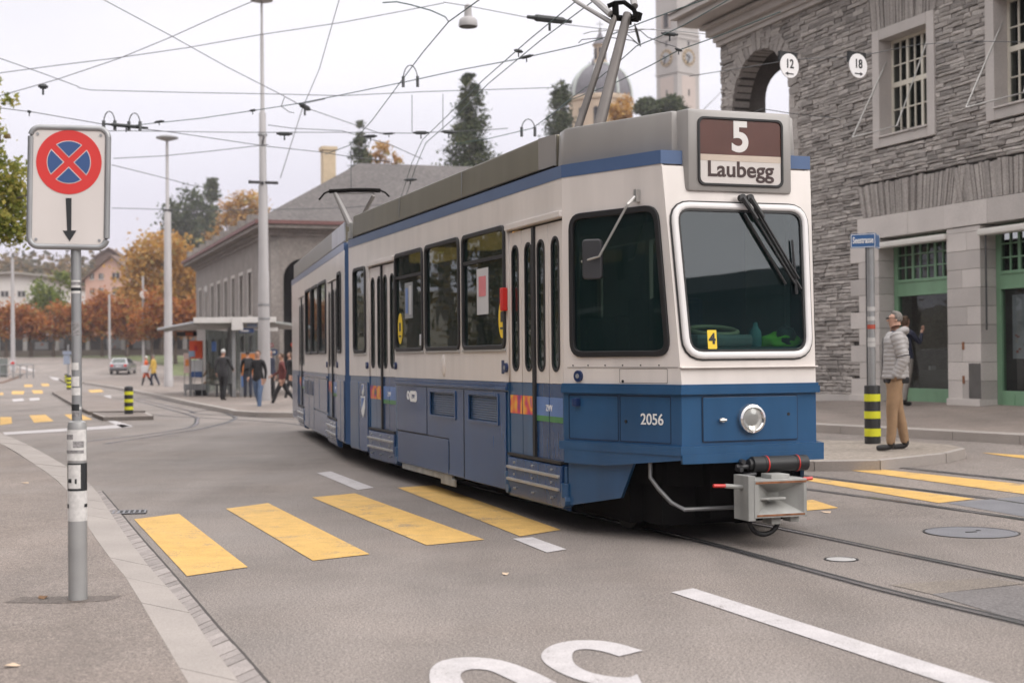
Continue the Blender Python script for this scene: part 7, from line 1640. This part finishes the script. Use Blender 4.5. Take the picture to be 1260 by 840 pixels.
    # nose
    i0 = v(V[hd1]+Vector((0, .075, -.012)), .016, 'skin'); v(V[hd1]+Vector((0, .105, -.022)), .012, 'skin', i0); fing.append(i0)
    for s in (-1, 1): i0 = v(V[hd1]+Vector((.074*s, .0, .0)), .014, 'skin'); v(V[hd1]+Vector((.082*s, -.01, -.03)), .011, 'skin', i0); fing.append(i0)
    tn = g('turn'); pv = V[nk]; Rm = Matrix.Rotation(tn, 3, 'Z')
    for i in [hd0, hd1, hd2]+[i for i in range(len(V)) if LB[i] == 'skin' and i > hd2]: V[i] = pv+Rm @ (V[i]-pv)
    V = [(p+Vector((0, 0, dz)))*k for p in V]; Rd = [(a*k, c*k) for a, c in Rd]
    me = bpy.data.meshes.new('body'); me.from_pydata([tuple(p) for p in V], E, []); ob = bpy.data.objects.new('body', me); COL.objects.link(ob)
    md = ob.modifiers.new('skin', 'SKIN'); md.use_smooth_shade = True
    if not me.skin_vertices: me.skin_vertices.new()
    for i, sv in enumerate(me.skin_vertices[0].data): sv.radius = Rd[i]; sv.use_root = (i == pel or i in fing)
    ss = ob.modifiers.new('sub', 'SUBSURF'); ss.levels = lod; ss.render_levels = lod
    dg = bpy.context.evaluated_depsgraph_get(); nm = bpy.data.meshes.new_from_object(ob.evaluated_get(dg)); bpy.data.objects.remove(ob); nm.name = 'body'
    nm.materials.clear(); mats = [top, legs, m_skin, shoe or m_shoe]
    for m in mats: nm.materials.append(m)
    seg = [(V[a], V[b_], LB[b_]) for a, b_ in E]; mi = {'top': 0, 'hip': 1, 'leg': 1, 'skin': 2, 'hand': 2, 'shoe': 3}; hem = (dz+.0-coat)*k
    for p in nm.polygons:
        c = p.center; best = None
        for a, b_, lb in seg:
            ab = b_-a; t = max(0, min(1, (c-a).dot(ab)/max(1e-9, ab.length_squared))); d = (c-a-ab*t).length
            if best is None or d < best[0]: best = (d, lb, t)
        j = mi[best[1]]
        if best[1] in ('leg', 'hip') and c.z > hem: j = 0
        if best[1] == 'top' and c.z < hem and abs(c.x) < .2*k: j = 1
        if best[1] == 'skin' and c.z < (dz+.555)*k: j = 0
        p.material_index = j; p.use_smooth = True
    link(bpy.data.objects.new('body', nm), o)
    hc = V[hd1]
    if hair:
        bm = bmesh.new(); bmesh.ops.create_icosphere(bm, subdivisions=3, radius=1)
        for vv in bm.verts:
            d = 1+.10*mnoise.noise(vv.co*4); x = vv.co.copy(); long_ = hairstyle in ('long', 'bun')
            z = x.z*(.088 if x.z > 0 else (.15 if long_ else .098)); y = x.y*.100-.010
            fr_ = min(1, max(0, (x.y-.10)/.25))*min(1, max(0, (.88-x.z)/.25)); sk_ = 1-.42*fr_
            if x.z < -.55 and not long_: sk_ *= .85
            y *= sk_; z = z*sk_; d *= sk_ if fr_ else 1
            vv.co = Rm @ Vector((x.x*.082*d, y*d, z*d+.024))*k+hc
        if hairstyle == 'bun':
            r = bmesh.ops.create_icosphere(bm, subdivisions=2, radius=.045*k); bmesh.ops.translate(bm, verts=r['verts'], vec=hc+Rm @ Vector((0, -.11, .06))*k)
        hm = bpy.data.meshes.new('hair'); bm.to_mesh(hm); bm.free(); hm.materials.append(hair); hm.polygons.foreach_set('use_smooth', [True]*len(hm.polygons)); link(bpy.data.objects.new('hair', hm), o)
    # eyes and mouth
    mb = MB(); f = lambda x, y, z: hc+Rm @ Vector((x, y, z))*k
    for s in (-1, 1): mb.tube([f(.03*s, .082, .012), f(.03*s, .0905, .012)], .009*k, 8)
    mb.build('eyes', m_dgrey, o); mb = MB(); mb.box(-.02, .078, -.058, .02, .088, -.052, M=Matrix.Translation(hc) @ Rm.to_4x4() @ Matrix.Scale(k, 4)); mb.build('mouth', pm('lips', (.32, .12, .10), .5), o)
    o['_k'] = k
    return o, V, dict(nk=nk, ch=ch, sh=sh_, pel=pel, wa=wa, hd=hd1, k=k, dz=dz, Rm=Rm)
def feet_at(px, py, gr): return G(px, py, gr)
h_grey = pm('grey_hair', (.17, .155, .14), .8, var=.3, vs=60, bump=.8, bs=90); h_white = pm('white_hair', (.55, .54, .52), .8, var=.15); h_dark = pm('dark_hair', (.03, .022, .018), .7, var=.3, vs=40); h_brown = pm('brown_hair', (.09, .05, .03), .7, var=.3, vs=40)
c_black = cloth('black_cloth', (.016, .016, .018)); c_char = cloth('charcoal_cloth', (.035, .035, .038)); c_navy = cloth('navy_cloth', (.018, .022, .045)); c_jean = cloth('blue_denim', (.10, .15, .25)); c_djean = cloth('dark_denim', (.025, .03, .05)); c_burg = cloth('burgundy_cloth', (.13, .035, .032)); c_khaki = cloth('khaki_cloth', (.27, .17, .095)); c_silver = cloth('silver_puffer', (.33, .315, .31), .55); c_tan = cloth('tan_cloth', (.34, .23, .15)); c_orange = cloth('orange_cloth', (.55, .10, .03)); c_yellow = cloth('yellow_cloth', (.52, .34, .07))
# the man on the island: skinned body, padded jacket, glasses
mp0 = Vector((5.00, 18.62, 0)); mp0.z = T(mp0.x, mp0.y)+.112
FA = radians(84)
m1, V1, I1 = person('grey-haired man in a silver padded jacket and tan trousers waiting on the island', mp0, FA, 1.755, c_navy, c_khaki, dict(lt=7, rt=-7, lk=4, rk=5, la=-14, ra=-16, le=38, re=40, lean=-2, spread=.01, turn=4, out=.055, pocket=-1, **{'in': .02}), h_grey, lod=2, bulk=1.04, legw=1.22, armw=.74)
def padded_jacket(o, V, I):
    """quilted open jacket: horizontal tubes round the chest and each sleeve, hood and collar"""
    k = I['k']; dz = I['dz']; bm = bmesh.new(); nz_, na = 44, 36; rows = []
    for j in range(nz_+1):
        t = j/nz_; z = -.05+.60*t; bul = 1+.05*abs(sin(t*pi*11.0)); cz = z; ln = -.035*z
        w = (.205-.012*sin(t*pi))*(1 if t < .78 else 1-.50*((t-.78)/.22)**1.6); d = (.160-.01*sin(t*pi))*(1 if t < .8 else 1-.42*((t-.8)/.2)**1.6)
        row = []
        for i in range(na):
            a = -pi/2+.30+(2*pi-.60)*i/(na-1) + pi                     # gap at the front (+y)
            n_ = mnoise.noise(Vector((cos(a)*2, sin(a)*2, z*7)))*.012
            row.append(bm.verts.new(Vector((-sin(a-pi/2)*0+cos(a)*(w*bul+n_), sin(a)*(d*bul+n_)+ln, dz+cz))*k))
        rows.append(row)
    for r0, r1 in zip(rows, rows[1:]):
        for i in range(na-1): bm.faces.new((r0[i], r0[i+1], r1[i+1], r1[i]))
    bmesh.ops.recalc_face_normals(bm, faces=bm.faces); bmesh.ops.solidify(bm, geom=bm.faces[:], thickness=-.012*k)
    me = bpy.data.meshes.new('jacket'); bm.to_mesh(me); bm.free(); me.materials.append(c_silver); me.polygons.foreach_set('use_smooth', [True]*len(me.polygons)); J = link(bpy.data.objects.new('jacket', me), o)
    return J
J = padded_jacket(m1, V1, I1)
k1 = I1['k']; d1 = I1['dz']
def arm_path(s, a, e, ou=.055, inw=.02, b=1.02):
    so_ = Vector((.165*s*b, sin(radians(-2))*.485, .485)); el = so_+Vector((ou*s, sin(a)*.29, -cos(a)*.29)); wr = el+Vector((-inw*s-.01*s, sin(a+e)*.25, -cos(a+e)*.25)); return so_, el, wr
for s, a, e in ((-1, radians(-14), radians(38)), (1, radians(-16), radians(40))):
    so_, el, wr = arm_path(s, a, e); pts = []; rs = []; n_ = 46; top_ = so_+Vector((-.03*s, 0, .045))
    for i in range(n_+1):
        t = i/n_; p = top_.lerp(so_, min(1, t/.08)) if t < .08 else (so_.lerp(el, (t-.08)/.46) if t < .54 else el.lerp(wr, (t-.54)/.46)); pts.append((p+Vector((0, 0, d1)))*k1); rs.append((.096-.036*t)*(1+.10*abs(sin(t*pi*11)))*k1*(.55 if t < .02 else .85 if t < .05 else 1))
    for _ in range(6): pts = pts[:1]+[(a_+b_+c_)/3 for a_, b_, c_ in zip(pts, pts[1:], pts[2:])]+pts[-1:]
    mb = MB(); mb.tube(pts, rs, 14); mb.build('sleeve', c_silver, J, smooth=True)
mb = MB(); hp_ = [((cos(t)*.105, sin(t)*.10-.055, .555+d1+.02*sin(t*2)-.012*sin(t))) for t in [pi*.82+k_*pi*1.36/12 for k_ in range(13)]]
mb.tube([Vector(p)*k1 for p in hp_], [.02*k1]+[.044*k1]*11+[.02*k1], 10); mb.build('hood', c_silver, J, smooth=True)
mb = MB(); mb.box(-.165, -.17, -.115, .165, .12, -.03, M=Matrix.Scale(k1, 4) @ Matrix.Translation((0, 0, d1))); mb.build('shirt_hem', c_black, m1, bevel=.03)
mb = MB(); hc = V1[I1['hd']]; Rm1 = I1['Rm']
f = lambda x, y, z: hc+Rm1 @ Vector((x, y, z))*k1
for s in (-1, 1):
    mb.tube([f(.034*s+.020*cos(t), .095, .010+.014*sin(t)) for t in [2*pi*i/12 for i in range(13)]], .0022*k1, 5, caps=False); mb.tube([f(.058*s, .098, .014), f(.080*s, .05, .016), f(.082*s, -.01, .008)], .003*k1, 5)
mb.tube([f(-.01, .102, .014), f(.01, .102, .014)], .003*k1, 5); mb.build('glasses', m_blk, m1)
# the woman half hidden behind him, hand at her face
wp = Vector((7.47, 27.0, 0)); wp.z = T(wp.x, wp.y)+.125
w_, Vw, Iw = person('dark-haired woman in navy half hidden behind the man, hand raised to her face', wp, radians(-60), 1.64, c_navy, cloth('grey_trousers', (.22, .20, .18)), dict(lt=6, rt=-8, lk=4, rk=6, la=10, ra=40, le=20, re=125, ro=.0), h_brown, 'bun', lod=1)
def bag(o, V, I, mt, strap=True):
    k = I['k']; c = V[I['ch']]; mb = MB(); mb.box(-.13, -.26, -.24, .13, -.11, .16, M=Matrix.Translation(c) @ Matrix.Scale(k, 4)); b_ = mb.build('backpack', mt, o, bevel=.04, smooth=True)
def put(px, py, gr, ptop): p = feet_at(px, py, gr); return p, (py-ptop)*p.y/FPX
p, h = put(275, 492, PLH, 434); h = max(h, 1.66)
person('man in a black coat with white hair walking away beside the shelter', p, radians(-8), h, c_char, c_black, dict(lt=8, rt=-10, lk=4, rk=10, la=-8, ra=14, le=25, re=45, out=.09), h_white, bulk=1.15, coat=.14)
p = feet_at(263, 486, PLH); person('person in a tan coat sitting hunched on the shelter bench', p, radians(150), 1.62, c_tan, c_tan, dict(lt=88, rt=84, lk=85, rk=80, la=30, ra=35, le=40, re=45, lean=22, seat=.50, nod=30), h_brown, 'long')
q = p + Vector((-.42, -.3, 0)); mb = MB(); mb.box(-.26, -.18, 0, .26, .18, .34); o_ = mb.build('travel_bag', c_black, None, bevel=.07, smooth=True); o_.location = q; tag(o_, 'black travel bag on the ground at the feet of the seated person', 'bag')
p, h = put(305, 489, PLH, 438); o_, V_, I_ = person('person in black with a grey backpack, seen from behind at the orange poster', p, radians(15), max(h, 1.6), c_black, c_djean, dict(lt=4, rt=-6, lk=3, rk=6, la=4, ra=-4, le=15, re=15, out=.07), h_dark, bulk=1.05, coat=.08); bag(o_, V_, I_, c_char)
p, h = put(318, 505, .0, 437); person('young man in a black jacket and light blue jeans walking towards the road', p, radians(165), max(h, 1.7), c_black, c_jean, dict(lt=14, rt=-12, lk=6, rk=18, la=-10, ra=12, le=18, re=25, out=.06, nod=8), h_brown, bulk=1.02, coat=.06)
p, h = put(332, 497, .0, 435); person('man in a dark navy jacket and dark trousers beside the tall mast', p, radians(-120), max(h, 1.74), c_navy, c_black, dict(lt=8, rt=-14, lk=4, rk=16, la=-6, ra=10, le=25, re=30, out=.06, nod=10), h_dark, bulk=1.1, coat=.1)
p, h = put(347, 501, .0, 437); person('woman in a burgundy jacket striding left in black trousers', p, radians(100), max(h, 1.66), c_burg, c_black, dict(lt=24, rt=-26, lk=4, rk=14, la=-24, ra=20, le=35, re=40, out=.05, nod=6), h_brown, 'short', coat=.06)
p, h = put(357, 493, .0, 436); person('person in black partly hidden at the back end of the tram', p, radians(120), max(h, 1.66), c_black, c_black, dict(lt=18, rt=-20, lk=6, rk=16, la=-18, ra=16, le=30, re=30), h_brown, 'long', coat=.1)
p, h = put(180, 475.5, .05, 443); person('walker in an orange coat holding a white bag on the platform', p, radians(95), max(h, 1.62), c_orange, c_black, dict(lt=18, rt=-18, lk=6, rk=14, la=12, ra=-12, le=20, re=20), h_white, 'short', coat=.42, lod=1, bulk=1.1)
mb = MB(); kq = p.y/FPX; mb.box(-.2, -.3, .75, .2, -.18, 1.15); mb.build('white_bag', m_paper, None, bevel=.04); o_ = COL.objects['white_bag'] if 'white_bag' in COL.objects else None
o_.location = p; tag(o_, 'white bag carried by the walker in the orange coat', 'bag')
p, h = put(189, 475.5, .05, 443); person('walker in a yellow jacket next to the one in the orange coat', p, radians(80), max(h, 1.66), c_yellow, c_djean, dict(lt=10, rt=-14, lk=4, rk=12, la=10, ra=-12, le=20, re=20), h_grey, 'short', coat=.2, bulk=1.05)
# ------------------------------------------------------------------ the silver car on the far road
cpz = G(151.5, 460, 0); car = empty('parked_car', cpz, radians(4), 'silver estate car seen from behind on the far road', 'car')
m_car = pm('silver_paint', (.36, .36, .37), .25, metal=.6, var=.04, coat=.6); m_tyre = pm('tyre', (.015, .015, .015), .8)
mb = MB(); sec = [(-2.1, .35, .80, .80, .98), (-2.05, .30, .86, .86, 1.02), (-.9, .3, .88, .88, 1.05), (1.6, .3, .88, .86, 1.02), (2.1, .34, .84, .80, .85), (2.25, .4, .72, .70, .75)]
vs = []; fs = []
for y, z0_, w0_, w1_, z1_ in sec: vs += [(-w0_, y, z0_), (w0_, y, z0_), (w0_*1.03, y, z0_+.3), (w1_, y, z1_), (-w1_, y, z1_), (-w0_*1.03, y, z0_+.3)]
for i in range(len(sec)-1): fs += [(i*6+j, i*6+(j+1) % 6, (i+1)*6+(j+1) % 6, (i+1)*6+j) for j in range(6)]
fs += [tuple(range(6)), tuple(range((len(sec)-1)*6, len(sec)*6))]
mb.add(vs, fs); mb.build('body', m_car, car, bevel=.05, smooth=True)
mb = MB(); mb.add([(-.82, -2.0, 1.0), (.82, -2.0, 1.0), (.80, 1.2, 1.02), (-.80, 1.2, 1.02), (-.64, -1.65, 1.52), (.64, -1.65, 1.52), (.62, .35, 1.52), (-.62, .35, 1.52)], [(4, 5, 6, 7), (0, 1, 5, 4), (1, 2, 6, 5), (2, 3, 7, 6), (3, 0, 4, 7)]); mb.build('cabin', m_car, car, bevel=.06, smooth=True)
mb = MB(); mb.add([(-.68, -1.96, 1.06), (.68, -1.96, 1.06), (.55, -1.71, 1.45), (-.55, -1.71, 1.45)], [(0, 1, 2, 3)]); mb.build('rear_window', m_shop, car)
for s in (-1, 1):
    mb = MB(); mb.add([(s*.825, -1.7, 1.06), (s*.815, .95, 1.06), (s*.665, .3, 1.46), (s*.675, -1.5, 1.46)], [(0, 1, 2, 3)]); mb.build('side_window', m_shop, car); mb = MB(); mb.box(s*.62-.13, -2.14, .72, s*.62+.13, -2.07, .92); mb.build('tail_light', m_red, car, bevel=.02)
    for y in (-1.3, 1.4):
        mb = MB(); mb.tube([(s*.72, y, .32), (s*.90, y, .32)], .32, 18); w__ = mb.build('wheel', m_tyre, car); mb = MB(); mb.tube([(s*.89, y, .32), (s*.91, y, .32)], .19, 14); mb.build('rim', m_alu, w__)
mb = MB(); mb.box(-.8, -2.16, .36, .8, -2.05, .56); mb.build('bumper', m_dgrey, car, bevel=.03); mb = MB(); mb.box(-.24, -2.12, .70, .24, -2.095, .82); mb.build('number_plate', m_paper, car)
EXPO = 0.10
HAZE = .00032
# ------------------------------------------------------------------ thin autumn haze: one even box of air round everything
mb = MB(); mb.box(-2520, -620, -1.4, 2520, 3220, 95)
hz_ = mb.build('haze', bpy.data.materials.new('haze_air')); tag(hz_, 'thin pale autumn haze in the air', 'haze', kind='stuff')
hm_ = hz_.data.materials[0]; hm_.use_nodes = True; nt_ = hm_.node_tree
for q in list(nt_.nodes): nt_.nodes.remove(q)
vo_ = nd(nt_, 'ShaderNodeVolumePrincipled'); vo_.inputs['Color'].default_value = (.93, .90, .97, 1); vo_.inputs['Density'].default_value = HAZE; vo_.inputs['Anisotropy'].default_value = .2
nt_.links.new(vo_.outputs[0], nd(nt_, 'ShaderNodeOutputMaterial').inputs['Volume'])
SC.cycles.volume_bounces = 1
SC.view_settings.exposure = EXPO
bpy.context.view_layer.update()
